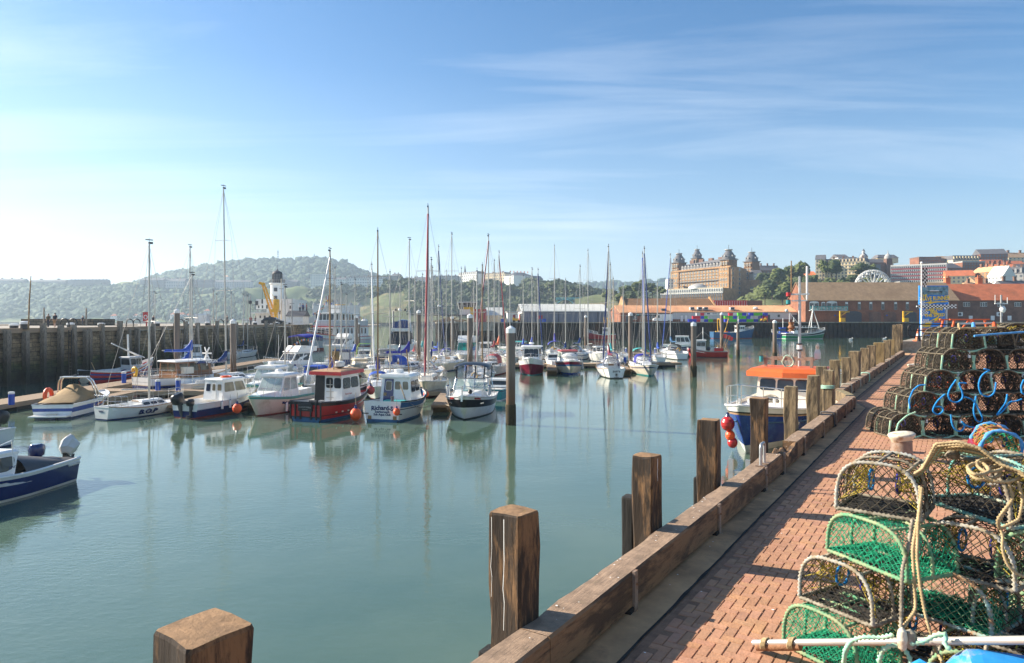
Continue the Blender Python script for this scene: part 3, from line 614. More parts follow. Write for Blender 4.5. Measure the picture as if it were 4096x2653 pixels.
# ---- buildings
def bld(label,u0,u1,vb,ve,D0,D1,dep,wall,roof='flat',rm='slate',rh=2.0,rows=0,cols=0,ww=.5,wh=.55,win='palewin',name='terrace',group=None,chim=0,chm='brownbrick',parts=False,z0=None,sill=0,over=.3,base=0,frame_m=None,side=0,oblig=None):
    a=Vector((xof(u0,D0),D0,0)); b=Vector((xof(u1,D1),D1,0)); d=b-a; Ln=d.length; ang=math.atan2(d.y,d.x); Dm=(D0+D1)/2
    zb=zof(vb,Dm) if z0 is None else z0; H=zof(ve,Dm)-zb
    t=thing(name,label,'building',(a.x,a.y,zb),ang,group)
    mb=MB(); mb.box((Ln/2,dep/2,H/2-base/2),(Ln,dep,H+base),wall)
    mb.build('wall',t); rf=MB(); o=over
    if roof=='gable':
        p=[(-o,-o,H),(-o,dep/2,H+rh),(-o,dep+o,H)]; rf.loft([[(x+0,y,z) for x,y,z in p],[(Ln+o,y,z) for x,y,z in p]],rm)
    elif roof=='hip':
        e=min(dep/2,Ln*.3); A=[(-o,-o,H),(Ln+o,-o,H),(Ln+o,dep+o,H),(-o,dep+o,H)]; r1,r2=(e,dep/2,H+rh),(Ln-e,dep/2,H+rh)
        rf.face([A[0],A[1],r2,r1],rm); rf.face([A[1],A[2],r2],rm); rf.face([A[2],A[3],r1,r2],rm); rf.face([A[3],A[0],r1],rm); rf.face(A[::-1],rm)
    elif roof=='mansard':
        rf.box((Ln/2,dep/2,H+rh/2),(Ln+.1,dep+.1,rh),rm,tx=1-rh*.5/Ln,ty=1-rh*.9/dep)
        nb=max(2,cols); 
        for i in range(nb): rf.box((Ln*(i+.5)/nb,.35,H+rh*.45),(Ln/nb*.4,.9,rh*.62),wall)
    else: rf.box((Ln/2,dep/2,H+rh/2),(Ln+.3,dep+.3,rh),rm)
    R_=rf.build('roof',t)
    for i in range(chim):
        k=MB(); x=Ln*(i+.5)/chim; k.box((x,dep*.5,H+rh+.8),(max(1.2,Ln/chim*.16),1.1,2.2),chm); k.box((x,dep*.5,H+rh+2.0),(max(1.4,Ln/chim*.19),1.3,.25),chm); k.build('chimney',t)
    if rows and cols:
        cw=Ln/cols; rh_=H/rows; ob=MB(); first=None; n=0
        def w_(k,x,z,yy=0):
            wd,hg=cw*ww,rh_*wh
            if frame_m: k.box((x,-.03,z),(wd*1.25,.1,hg*1.15),frame_m); k.box((x,-.08,z),(wd,.06,hg),win)
            else: k.box((x,-.02,z),(wd,.14,hg),win)
        if parts:
            for j in range(rows):
                for i in range(cols):
                    if n>=100: w_(ob,cw*(i+.5),rh_*(j+.5)); continue
                    if first is None: k=MB(); w_(k,0,0); first=k.build('window',t,(cw*(i+.5),0,rh_*(j+.5)))
                    else: c=first.copy(); COL.objects.link(c); c.parent=t; c.location=(cw*(i+.5),0,rh_*(j+.5))
                    n+=1
        else:
            for j in range(rows):
                for i in range(cols): w_(ob,cw*(i+.5),rh_*(j+.5))
        if side:
            for j in range(rows):
                for i in range(side): y=dep*(i+.5)/side; ob.box((Ln,y,rh_*(j+.5)),(.14,dep/side*ww,rh_*wh),win); ob.box((0,y,rh_*(j+.5)),(.14,dep/side*ww,rh_*wh),win)
        if ob.v: tag(ob.build('windows',t),None,None,None,'stuff')
        if sill:
            k=MB()
            for j in range(rows+1): k.box((Ln/2,-.12,rh_*j+.02),(Ln+.24,.3,.22),wall if sill==1 else sill)
            k.build('cornice',t)
    return t
G='pale terraces along the far cliff top'
bld('large plain white hotel block standing at the left end of the cliff-top terraces',1242,1303,1148,1098,1125,1118,30,'stucco','flat','stuccogrey',1.0,5,6,.4,.5,'palewin','hotel',G,base=6,side=4)
for u0,u1,ve,r,c,w,rf,rh,ch,l in ((1304,1384,1117,3,12,'stucco','gable',3,4,'white terrace with slate roof right of the plain white block'),(1385,1478,1114,3,14,'stucco','mansard',3.5,5,'white terrace with dark verandas behind the tall masts'),(1480,1560,1116,3,12,'stucco','mansard',3.5,4,'white terrace with many dormers along the mid cliff top'),(1562,1590,1104,4,4,'darkstone','gable',4,2,'narrow dark stone house among the white terraces'),(1592,1650,1118,3,8,'stucco','gable',3,3,'short white terrace beside the narrow dark house'),(1652,1712,1120,3,6,'stucco','gable',5,3,'white gabled villa row at the edge of the wood'),(1722,1832,1110,3,14,'stuccogrey','mansard',3,4,'grey-white terrace rising over the wood left of the crescent'),(1832,1908,1098,4,10,'stucco','mansard',4,0,'tall white mansard terrace with a spire behind it'),(1904,2018,1098,4,14,'stuccocream','mansard',2.5,3,'cream terrace next to the big white corner hotel'),):
    bld(l,u0,u1,1148,ve,1120,1120-(40 if u0>1800 else 5),16,w,rf,'slate',rh,r,c,.42,.5,'palewin','terrace',G,chim=ch,base=8)
bld('big white corner hotel with orange chimneys above the wood',2052,2136,1152,1104,1040,1060,26,'stucco','hip','slate',6,5,12,.4,.5,'palewin','hotel',G,chim=6,chm='redtile',base=8,sill=1)
bld('left wing of the white corner hotel with rounded bays',2016,2054,1152,1104,1068,1038,20,'stucco','hip','slate',4,5,5,.4,.5,'palewin','hotel',G,base=8)
bld('dark gabled house at the right end of the cliff-top terraces',2137,2172,1146,1116,1050,1060,14,'darkstone','gable','slate',5,3,5,.4,.5,'palewin','house',G,base=8)
bld('low white pavilion with flat roof below the corner hotel',2045,2092,1158,1146,1000,1005,8,'stucco','flat','stucco',.6,1,9,.6,.6,'palewin','pavilion',base=5)
G2='hazy terraces on the far left coast'
for u0,u1,vb,ve,rf,rh,ch,w,l in ((-60,95,1146,1124,'gable',4,4,'darkstone','hazy dark terrace at the left edge of the coast'),(120,260,1146,1128,'gable',4,2,'darkstone','hazy low houses between the trees on the left coast'),(270,425,1148,1128,'mansard',4,11,'darkstone','long dark terrace with a row of chimneys on the left skyline'),(560,655,1150,1122,'gable',4,5,'darkstone','dark terrace at the foot of the tall hill'),(656,740,1158,1126,'gable',5,5,'stuccogrey','grey gabled terrace above the coastal wood'),(742,850,1160,1130,'mansard',4,6,'darkstone','second grey terrace above the coastal wood'),(852,1002,1144,1130,'gable',4,0,'stuccogrey','long low building with pale roof left of the lighthouse'),(1098,1125,1152,1118,'gable',9,0,'darkstone','dark gabled hotel just right of the lighthouse'),(1126,1190,1154,1130,'gable',4,3,'darkstone','hazy dark terrace right of the lighthouse')):
    bld(l,u0,u1,vb+4,ve-2,1362,1358,14,w,rf,'slate',rh,3,max(4,int((u1-u0)/9)),.4,.5,'palewin','terrace',G2,chim=ch,base=6)
bld('pink-roofed villa standing alone in the trees of the far hill',895,912,1118,1108,1470,1470,10,'stucco','hip','orangetile',4,2,3,name='villa',base=6)
# spa building on the shore
D=1040
t=thing('seaside_pavilion','grey arcaded seaside pavilion with steep roof and domes below the grassy cliff','building',at(1250,1272,D),0)
Wd=wm(196,D); k=MB(); k.box((Wd/2,12,7),(Wd,24,14),'stuccogrey'); k.box((Wd*.22,10,16),(Wd*.36,20,4),'stuccogrey'); k.box((Wd*.88,10,16.5),(Wd*.24,20,6),'stuccogrey'); k.build('wall',t)
k=MB(); k.box((Wd*.44,8,21),(15,15,15),'slate',tx=.35,ty=.35); k.build('pyramid_roof',t)
k=MB(); k.box((Wd*.68,9,16.2),(20,17,4.4),'slate',tx=.9,ty=.1); k.box((Wd*.22,9,20),(Wd*.34,18,4),'slate',tx=.9,ty=.1); k.build('roof',t)
for x in (.03,.77,.95):
    k=MB(); k.lathe([(3.2,13),(3.2,19),(3.0,20.5),(1.8,22.5),(.2,23.5)],['stuccogrey','slate','slate','slate'],10,(Wd*x,3,0)); k.build('domed_turret',t)
k=MB()
for i in range(34): k.box((Wd*(i+.5)/34,-.1,4.2),(1.2,.3,4.6),'palewin')
tag(k.build('windows',t),None,None,None,'stuff')
bld('long low promenade building with turquoise roof at the foot of the cliff',1445,1570,1278,1262,1036,1036,10,'darkstone','gable','turq',1.6,1,20,.6,.5,'palewin','pavilion')
bld('yellowish low building on the bank right of the pavilion',1480,1540,1262,1250,1050,1050,8,'stuccocream','gable','slate',2,1,6,name='lodge',base=4)
for i,(u0,u1,vb,v,l) in enumerate(((441,466,1272,1264,'small red-roofed beach house, leftmost on the far shore'),(482,500,1272,1265,'small red-roofed beach house, second from the left'),(522,565,1272,1264,'wide red-roofed beach house behind the stone harbour wall'),(680,740,1268,1258,'wide pink-roofed villa low on the far shore'),(741,770,1270,1262,'pink-roofed beach house beside the wide villa'),(815,838,1252,1244,'small pink-roofed house on the grassy slope of the far shore'),(980,1020,1272,1258,'pale flat-roofed beach building left of the lighthouse yard'))):
    bld(l,u0,u1,vb,v,1145,1145,7,'stucco','hip','redtile' if i<6 else 'stuccogrey',3.2 if i<6 else .5,1,4,name='beach_house',group='red-roofed houses on the far shore' if i<6 else None,base=4)
bld('white gabled house alone among trees above the grey shed',2106,2148,1206,1186,760,760,9,'stucco','hip','stuccogrey',3,2,5,.5,.5,'palewin','house',base=6)
# hill-top mast and obelisk
p=at(1112,1044,1790); t=thing('radio_mast','lattice radio mast on top of the tall wooded hill','mast',p); h=wm(48,1790)
k=MB(); k.tube([(0,0,-6),(0,0,h)],[.9,.35],'darkgrey',5); 
for z in (.35,.55,.68,.8): k.box((0,0,h*z),(3.2,3.2,2.2),'darkgrey')
k.build('lattice',t)
p=at(1257,1050,1780); k=MB(); k.box((0,0,8),(4.6,4.6,26),'stuccogrey',tx=.45,ty=.45); k.box((0,0,22.5),(2,2,3),'stuccogrey',tx=.05,ty=.05); tag(k.build('obelisk',None,p),'tall stone obelisk standing on the tall wooded hill','monument')
p=at(1174,1042,1790); k=MB(); k.tube([(0,0,-8),(0,0,wm(26,1790))],.35,'darkgrey',4); tag(k.build('antenna_mast',None,p),'thin antenna between the radio mast and the obelisk','mast')
k=MB(); k.lathe([(2.6,0),(2.2,4),(.1,17)],'slate',8,at(1860,1100,1180)); tag(k.build('church_spire'),'dark pointed church spire behind the white mansard terrace','spire')
# turquoise arch bridge
D=660; t=thing('iron_bridge','turquoise iron arch footbridge before the wooded cliff','bridge',(xof(2225,D),D,zof(1197,D))); Ln=wm(216,D); n=3; sp=Ln/n
M('bridgeblue',(.16,.48,.52),.5,.1,.5)
k=MB(); k.box((Ln/2,0,0),(Ln,3,.5),'bridgeblue'); k.build('deck',t)
for y in (-1.5,1.5):
    k=MB(); k.box((Ln/2,y,1.5),(Ln,.12,.16),'bridgeblue')
    for i in range(61): k.box((Ln*i/60,y,.8),(.16,.1,1.5),'bridgeblue')
    k.build('railing',t)
for i in range(n):
    k=MB()
    for y in (-1.4,1.4):
        pts=[(sp*(i+f/12),y,-.35-4.6*(2*f/12-1)**2) for f in range(13)]; k.tube(pts,.28,'bridgeblue',4)
        for f in range(13):
            if abs(f-6)>1: k.bar((sp*(i+f/12),y,-.2),(sp*(i+f/12),y,-.35-4.6*(2*f/12-1)**2),.14,.14,'bridgeblue')
    k.build('arch',t)
for i in range(n+1): k=MB(); k.box((sp*i,0,-9),(1.8,3.6,12),'stuccogrey'); k.build('pier',t)
# ---- trees that stand apart
def tree_mesh(seed,mat,h=10,r=5):
    rs=random.Random(seed); cr=MB(); 
    for i in range(16):
        a=rs.uniform(0,6.28); q_=rs.uniform(.15,.78); z=rs.uniform(.42,.93); rr=r*rs.uniform(.26,.46)*(1.15-abs(z-.65)); v,f=lump(2,seed*31+i,.6,2.2,.85)
        c=np.array([cos(a)*r*q_*(1.15-max(0,z-.6)),sin(a)*r*q_*(1.15-max(0,z-.6)),h*z]); cr.add(v*rr+c,f,mat,False)
        for j in range(26):
            d=Vector((rs.gauss(0,1),rs.gauss(0,1),rs.gauss(0,1))).normalized(); p=Vector(c)+d*rr*rs.uniform(.85,1.28); s_=rs.uniform(.12,.3)*r*.22; e1=d.orthogonal().normalized()*s_; e2=Vector((rs.uniform(-1,1),rs.uniform(-1,1),rs.uniform(-1,1))).normalized()*s_
            cr.face([p-e1,p+e2,p+e1,p-e2],mat)
    tr=MB(); tr.tube([(0,0,-1.5),(.1,0,h*.25),(.05,.1,h*.5),(0,0,h*.75)],[.07*r,.055*r,.04*r,.015*r],'bark',6)
    for i in range(5): a=i*1.3+seed; tr.tube([(0,0,h*(.22+.07*i)),(cos(a)*r*.3,sin(a)*r*.3,h*(.45+.06*i)),(cos(a)*r*.55,sin(a)*r*.55,h*(.6+.05*i))],[.035*r,.025*r,.008*r],'bark',5)
    return cr.mesh('crown'),tr.mesh('trunk')
TM=[tree_mesh(1,'foliage',10,5),tree_mesh(2,'foliage_dark',10,5.5),tree_mesh(3,'foliage',11,4.5),tree_mesh(4,'foliage_dark',9,5)]
def tree(label,u,vb,D,hpx,wpx,var,group):
    t=thing('tree',label,'tree',at(u,vb,D),rng.uniform(0,6),group); H=wm(hpx,D); W=wm(wpx,D); s=TM[var%4]
    t.scale=(W/10.5,W/10.5,H/10)
    for me,n_ in zip(s,('crown','trunk')):
        o=bpy.data.objects.new(n_,me); COL.objects.link(o); o.parent=t
HG='trees on the slopes around the large brick hotel'
for i,(u,vb,D,h,w,l) in enumerate(((2440,1215,520,56,66,'dark rounded tree behind the gable of the brown-roofed hall'),(2495,1210,530,62,74,'dark bushy tree left of the hotel terrace, second from the bridge'),(2560,1200,540,70,84,'broad green tree, third from the bridge before the hotel'),(2610,1192,545,64,70,'bright green tree next to the hotel terrace end'),(2640,1190,520,42,56,'low bright green tree touching the left end of the hotel terrace'),(2540,1218,500,50,80,'low tree just above the ridge of the brown-roofed hall'),(2475,1225,480,46,70,'low dark tree left above the ridge of the brown-roofed hall'),
  (3062,1150,520,62,66,'tree beside the right tower of the brick hotel'),(3110,1155,500,78,90,'dark spreading tree right of the brick hotel tower'),(3165,1150,510,82,90,'tall tree between brick hotel and cream crescent'),(3205,1130,505,76,72,'tree on the crest left of the cream crescent'),(3090,1190,460,76,80,'large dark tree low on the bank right of the brick hotel'),(3150,1200,450,70,84,'bushy tree low on the bank behind the orange roof end'),(3215,1195,440,80,80,'dark tree behind the brick gable of the two-storey hall'),(3060,1215,440,54,70,'bronze-tinged tree low beside the hotel foot'),(3130,1222,430,60,74,'reddish-dark tree just above the red wall'),(3190,1222,425,52,60,'dark low tree behind the end of the orange roof'),(3240,1170,450,64,60,'small tree at the corner of the cream crescent slope'),
  (3291,1124,485,76,60,'leftmost of three tall trees before the cream crescent'),(3326,1124,482,88,66,'middle of three tall trees before the cream crescent'),(3346,1124,486,82,58,'rightmost of three tall trees before the cream crescent'),(3450,1128,470,72,80,'dark tree right of the cream crescent above the big wheel'),(3490,1130,472,66,66,'dark tree behind the big wheel top'),(3420,1136,455,40,70,'low bushy tree left above the big wheel'))):
    tree(l,u,vb,D,h,w,i,HG)
for i,(u,vb,D,h,w,l) in enumerate(((1890,1168,820,46,52,'dark round tree before the white mansard terrace'),(1975,1166,800,44,56,'dark round tree before the cream terrace'),(2040,1190,780,48,60,'tree on the wooded cliff below the white pavilion'),(2170,1180,760,46,70,'broad tree on the crest right of the corner hotel'),(2210,1182,740,52,74,'tall crest tree above the grey shed roof'),(2265,1190,720,48,70,'dark tree left of the bridge end'),(2310,1196,720,46,64,'olive tree above the bridge deck'),(2355,1200,730,44,70,'olive tree above the right part of the bridge'),(1815,1166,840,44,56,'dark tree on the cliff crest behind the two tallest masts'),(1760,1170,850,44,60,'dark tree on the cliff crest left of the tower cabin'),(1690,1172,860,40,56,'dark tree at the left end of the wooded cliff'))):
    tree(l,u,vb,D,h,w,i,'trees along the wooded cliff crest')
# ================= west pier with fish market, brick hotel and town on the right
WZ=5.2
PF=[(xof(1742,186),186),(xof(2050,201),201),(xof(2450,207),207),(xof(2760,226),226),(xof(4200,230),230)]
def pierD(u):
    k=(u-CU)/F
    for (x0,y0),(x1,y1) in zip(PF,PF[1:]):
        if x0/y0<=k<=x1/y1+1e-6: t=(k*y0-x0)/((x1-x0)-k*(y1-y0)); return y0+(y1-y0)*t
    return PF[-1][1]
M('pierdeck',(.30,.26,.21),.9,.2,.3)
mb=MB(); mb.face([(x,y,WZ) for x,y in PF]+[(PF[-1][0],330,WZ),(xof(1742,330)+20,330,WZ)],'pierdeck'); mb.wall((PF[0][0],PF[0][1]),(PF[0][0]+10,330),-1,WZ,'seawall') if 0 else mb.face([(PF[0][0],PF[0][1],-1),(PF[0][0],PF[0][1],WZ),(PF[0][0]+15,330,WZ),(PF[0][0]+15,330,-1)],'seawall'); struct(mb.build('pier_deck'))
M('pilesteel',(.062,.048,.038),.9,.35,.6,spec=.2,dirt=(.14,.07,.036),dscale=.25)
mb=MB(); cap=MB()
for (x0,y0),(x1,y1) in zip(PF,PF[1:]):
    L_=math.hypot(x1-x0,y1-y0); n=max(2,int(L_/1.45)); tx,ty=(x1-x0)/L_,(y1-y0)/L_; nx,ny=ty,-tx; pts=[]
    for i in range(n):
        for f,o in ((0,0),(.15,.42),(.5,.42),(.65,0)):
            d=(i+f)*L_/n; pts.append((x0+tx*d+nx*o,y0+ty*d+ny*o))
    pts.append((x1,y1))
    mb.loft([[(x,y,-1) for x,y in pts],[(x,y,WZ-.25) for x,y in pts]],'pilesteel',closed=False)
    cap.box(((x0+x1)/2+nx*.2,(y0+y1)/2+ny*.2,WZ-.1),(L_,.9,.34),'concrete',math.atan2(ty,tx))
tag(mb.build('sheet_pile_wall'),'long dark corrugated steel pile wall along the front of the fish pier','wall'); struct(cap.build('pier_kerb'))
k=MB(); a=PF[0]; b=PF[1]; k.box(((a[0]+b[0])/2+.4,(a[1]+b[1])/2-.9,3.9),(math.hypot(b[0]-a[0],b[1]-a[1])*.45,.5,2.2),'concrete',math.atan2(b[1]-a[1],b[0]-a[0])); tag(k.build('concrete_facing'),'pale concrete facing on the left part of the steel pile wall','wall')
# long orange-tiled market building
def bx(label,u0,u1,vb,ve,D0,D1,dep,wall,rm,rh,vr=None,name='building',roofover=.4,extra=None,cat='building'):
    a=Vector((xof(u0,D0),D0,0)); b=Vector((xof(u1,D1),D1,0)); d=b-a; Ln=d.length; ang=math.atan2(d.y,d.x); zb=WZ
    H=zof(ve,(D0+D1)/2)-zb; t=thing(name,label,cat,(a.x,a.y,zb),ang)
    k=MB(); k.box((Ln/2,dep/2,H/2),(Ln,dep,H),wall); k.build('wall',t)
    k=MB(); o=roofover; p=[(-o,H-.08),(dep/2,H+rh),(dep+o,H-.08)]; th=.18
    k.loft([[(x,y,z) for y,z in p]+[(x,y,z-th) for y,z in p[::-1]] for x in (-o,Ln+o)],rm); k.build('roof',t)
    k=MB(); 
    for x in (0,Ln): k.loft([[(x-.06,y,z-th-.02) for y,z in ((0,H-.1),(dep/2,H+rh),(dep,H-.1))],[(x+.06,y,z-th-.02) for y,z in ((0,H-.1),(dep/2,H+rh),(dep,H-.1))]],wall)
    k.build('gable',t); return t,Ln,H,ang
def ribs(t,Ln,H,dep,rh,step,m):
    k=MB(); n=int(Ln/step)
    for i in range(n): k.bar((Ln*(i+.5)/n,-.38,H+.02),(Ln*(i+.5)/n,dep/2,H+rh+.06),.1,.1,m)
    k.build('roof_ribs',t)
def win(t,x,z,w,h,m='farglass',fm='white',name='window',y=-.04,bars=1,dep=.1):
    k=MB(); k.box((x,y,z),(w,dep,h),fm)
    for i in range(bars): k.box((x-w/2+w*(i+.5)/bars,y-.04,z),(w/bars-.16,dep,h-.2),m)
    return k.build(name,t)
t,Ln,H,ang=bx('long white-walled shellfish store with bright orange tiled roof on the pier',2690,3238,1288,1247,243,243,14,'lightgrey','orangetile',2.3,name='fish_store')
ribs(t,Ln,H,14,2.3,.55,'orangetile')
k=MB(); k.box((Ln/2,-.06,.5),(Ln,.12,1.0),'brick'); k.build('plinth',t)
for u in (2727,2744): win(t,wm(u-2690,243),1.3,1.1,2.4,'white','midgrey','door')
for u,w in ((3060,3.6),(3190,4.0)): win(t,wm(u-2690,243),1.35,w,2.6,'darkgrey','midgrey','shutter_door')
for u,w in ((2995,.9),(3115,.8)): win(t,wm(u-2690,243),2.2,w,.9,'farglass','darkgrey')
k=MB(); xs=wm(2885-2690,243); k.box((xs,-.10,H-.75),(11.2,.12,.85),'white'); k.box((xs-4.6,-.18,H-.75),(1.1,.06,.45),'navy'); k.box((xs+3.6,-.18,H-.75),(1.1,.06,.45),'navy'); k.build('sign_board',t)
text('GRIMES SHELLFISH LTD',.72,'navy',t,frame((xs-.5,-.18,H-.75),(1,0,0),(0,0,1)),sx=.72)
for i,u in enumerate((2772,2803,2827,2933)):
    k=MB(); x=wm(u-2690,243); k.box((x,1.6,H+1.15),(1.5,1.6,1.0),'lightgrey'); k.box((x,.78,H+1.15),(1.2,.06,.7),'darkgrey'); k.build('roof_vent',t)
k=MB(); k.ball((wm(3032-2690,243),2.2,H+1.25),.75,'white',10,(1.3,1,.7)); k.build('roof_dome',t)
t,Ln,H,ang=bx('brick fish merchant shop with orange tiled roof at the left end of the market',2482,2689,1290,1250,240,243,13,'brick','orangetile',2.6,name='merchant_shop')
ribs(t,Ln,H,13,2.6,.55,'orangetile')
k=MB(); k.box((Ln*.55,-.08,H-.8),(Ln*.62,.14,1.0),'black'); k.build('sign_board',t)
text('FISH MERCHANT',.62,'white',t,frame((Ln*.55,-.17,H-.8),(1,0,0),(0,0,1)),sx=.95)
for x in (.33,.82): k=MB(); k.ball((Ln*x,-.18,H-.8),.3,'turq',8,(1.5,.3,1)); k.build('fish_emblem',t)
win(t,Ln*.27,1.6,1.8,1.4,bars=2); win(t,Ln*.60,1.6,3.4,1.4,bars=4); win(t,Ln*.13,1.1,1.1,2.2,'darkgrey','lightgrey','door')
for x in (Ln*.86,):
    k=MB(); k.box((x,1.8,H+1.0),(1.3,1.4,.8),'darkgrey'); k.build('roof_vent',t)
k=MB(); ax,bx_=xof(2503,262),xof(2856,262); zt=zof(1192,262); k.loft([[(x,262,zof(1226,262)-1),(x,262,zof(1222,262)),(x,269,zt),(x,276,zof(1222,262)),(x,276,zof(1226,262)-1)] for x in (ax,bx_)],'mossroof')

t=thing('brown_roofed_hall','long hall with mossy brown roof behind the orange roofs','building',(0,0,0)); k.build('roof',t)
k=MB(); k.box(((ax+bx_)/2,269,(WZ+zof(1224,262))/2),(bx_-ax-.6,13,zof(1224,262)-WZ),'brick'); k.build('wall',t)
k=MB(); 
for x in (ax-.35,bx_+.35): k.loft([[(x-.3,261.5,zof(1222,262)),(x-.3,269,zt+.9),(x-.3,276.5,zof(1222,262))],[(x+.3,261.5,zof(1222,262)),(x+.3,269,zt+.9),(x+.3,276.5,zof(1222,262))]],'gbrick')
k.build('gable',t)
# red panelled block behind
t=thing('red_panel_block','low red panelled block between the brown hall and the brick quay hall','building',(xof(2856,300),300,WZ)); w_=wm(136,300)
k=MB(); h=zof(1202,300)-WZ; k.box((w_/2,3,h/2),(w_,6,h),'red'); 
for i in range(14): k.box((w_*(i+.5)/14,-.05,h-1.6),(.12,.1,2.6),'white')
k.build('wall',t); k=MB(); k.box((w_+wm(55,300)/2,3,h/2),(wm(60,300),6,h),'brownbrick'); k.build('annexe',t)
# two-storey brick hall
t,Ln,H,ang=bx('two-storey brick hall with brown tiled roof and turquoise balcony on the pier',3222,3832,1288,1201,236,236,15,'brick','browntile',6.6,name='brick_hall')
for i,(u,w) in enumerate(((3256,3.2),(3293,1.2),(3327,3.6))):
    x=wm(u-3222,236); k=MB(); k.box((x,-.05,H-2.0),(w,.12,2.6),'white'); k.ball((x,-.05,H-.75),w/2,'white',12,(1,.12,.28)); 
    for j in range(2 if w>2 else 1): k.box((x-w/2+w*(j+.5)/(2 if w>2 else 1),-.1,H-2.1),(w/(2 if w>2 else 1)-.25,.1,2.2),'farglass')
    k.build('balcony_window',t)
k=MB(); x0,x1=wm(3234-3222,236),wm(3382-3222,236); k.box(((x0+x1)/2,-.8,H-3.6),(x1-x0,1.6,.2),'lightgrey'); k.build('balcony_slab',t)
k=MB()
for i in range(11): k.box((x0+(x1-x0)*i/10,-1.55,H-2.9),(.16,.1,1.35),'turq')
k.box(((x0+x1)/2,-1.55,H-2.25),(x1-x0,.1,.14),'turq'); k.build('balcony_rail',t)
k=MB(); k.box(((x0+x1)/2,-1.53,H-2.95),(x1-x0,.03,1.0),'clearglass'); k.build('balcony_glass',t)
for u in (3386,3437,3483,3531,3582,3629,3676,3740,3790): 
    x=wm(u-3222,236); k=MB(); k.box((x,-.03,H-2.0),(1.05,.1,2.7),'midgrey'); k.box((x,-.07,H-1.0),(.8,.1,.6),'white'); k.box((x,-.07,H-2.3),(.8,.1,1.9),'farglass'); k.build('window',t)
k=MB(); k.box((Ln/2,-.1,H+.0),(Ln,.14,.2),'black'); k.build('gutter',t)
for u,w in ((3415,5.4),(3640,4.6),(3500,4.2),(3560,4.2)):
    x=wm(u-3222,236); k=MB(); k.box((x,-.03,1.5),(w,.1,3.0),'darkgrey' if w>4.5 else 'brownbrick'); k.ball((x,-.03,3.0),w/2,'darkgrey' if w>4.5 else 'brownbrick',14,(1,.05,.28)); k.build('arched_doorway',t)
for u in (3340,3547): k=MB(); k.box((wm(u-3222,236),-.06,2.3),(.6,.06,.4),'blue'); k.build('blue_notice',t)
# red-roofed brick hall on the right
t,Ln,H,ang=bx('brick hall with bright red tiled roof at the right edge of the pier',3800,4300,1288,1200,240,238,14,'brownbrick','redtile',6.0,name='brick_hall')
for u in (3864,3930,3997,4062): win(t,wm(u-3800,240),H-1.6,2.3,1.5,bars=3)
for u in (3836,3990): k=MB(); k.box((wm(u-3800,240),-.2,H-5.0),(2.0,.4,1.4),'white'); k.lathe([(.5,0),(.5,.03)],'darkgrey',10,(wm(u-3800,240),-.42,H-5.0),axis=(0,-1,0)); k.build('air_unit',t)
for u in (3880,3965,4030): win(t,wm(u-3800,240),1.4,1.3,1.6,'white','white','shutter')
for u in (3847,3976): 
    k=MB(); x=wm(u-3800,240); k.box((x,9,H+6.6),(1.7,1.5,3.2),'redtile'); k.box((x,9,H+8.2),(2.0,1.8,.3),'redtile'); 
    for j in (-.4,.4): k.lathe([(.28,0),(.22,.9)],'redtile',8,(x+j,9,H+8.3))
    k.build('chimney',t)
# jib cranes, forklifts
def jib(label,u,vb,D,m='yellow'):
    t=thing('jib_crane',label,'crane',(xof(u,D),D,WZ)); h=wm(44,D); k=MB(); k.box((0,0,h/2),(.45,.45,h),m); k.build('column',t)
    k=MB(); k.box((1.55,0,h-.25),(3.1,.25,.3),m); k.bar((.1,0,h-1.7),(2.2,0,h-.35),.16,.16,m); k.build('arm',t); k=MB(); k.box((.7,0,.7),(1.6,1.0,1.4),m); k.build('winch_box',t)
jib('yellow jib crane on the pier before the big arched doorway',3361,1286,229); jib('yellow jib crane on the pier left of the tall blue sign',3614,1286,229); 
def forklift(label,u,D,rz=0):
    t=thing('forklift_truck',label,'forklift',(xof(u,D),D,WZ),rz)
    k=MB(); k.box((-.2,0,.75),(1.9,1.1,.8),'yellow',tx=.9); k.box((-.95,0,1.0),(.5,1.05,.9),'yellow'); k.build('body',t)
    k=MB(); 
    for x,y in ((-.75,-.5),(-.75,.5),(.55,-.5),(.55,.5)): k.bar((x,y,1.1),(x*.8,y,2.25),.09,.09,'black')
    k.box((-.1,0,2.28),(1.4,1.1,.08),'black'); k.build('cab_frame',t)
    k=MB(); k.box((1.0,-.35,1.3),(.12,.12,2.4),'darkgrey'); k.box((1.0,.35,1.3),(.12,.12,2.4),'darkgrey'); k.box((1.5,-.3,.25),(1.0,.12,.06),'darkgrey'); k.box((1.5,.3,.25),(1.0,.12,.06),'darkgrey'); k.build('mast',t)
    for x in (-.8,.6):
        for y in (-.55,.55): k=MB(); k.lathe([(.33,-.12),(.33,.12)],'rubber',12,(x,y,.33),axis=(0,1,0)); k.build('wheel',t)
forklift('yellow forklift truck parked at the open end of the grey shed',2066,205,0); forklift('yellow and black forklift truck before the grey shutter of the shellfish store',3052,229,PI)
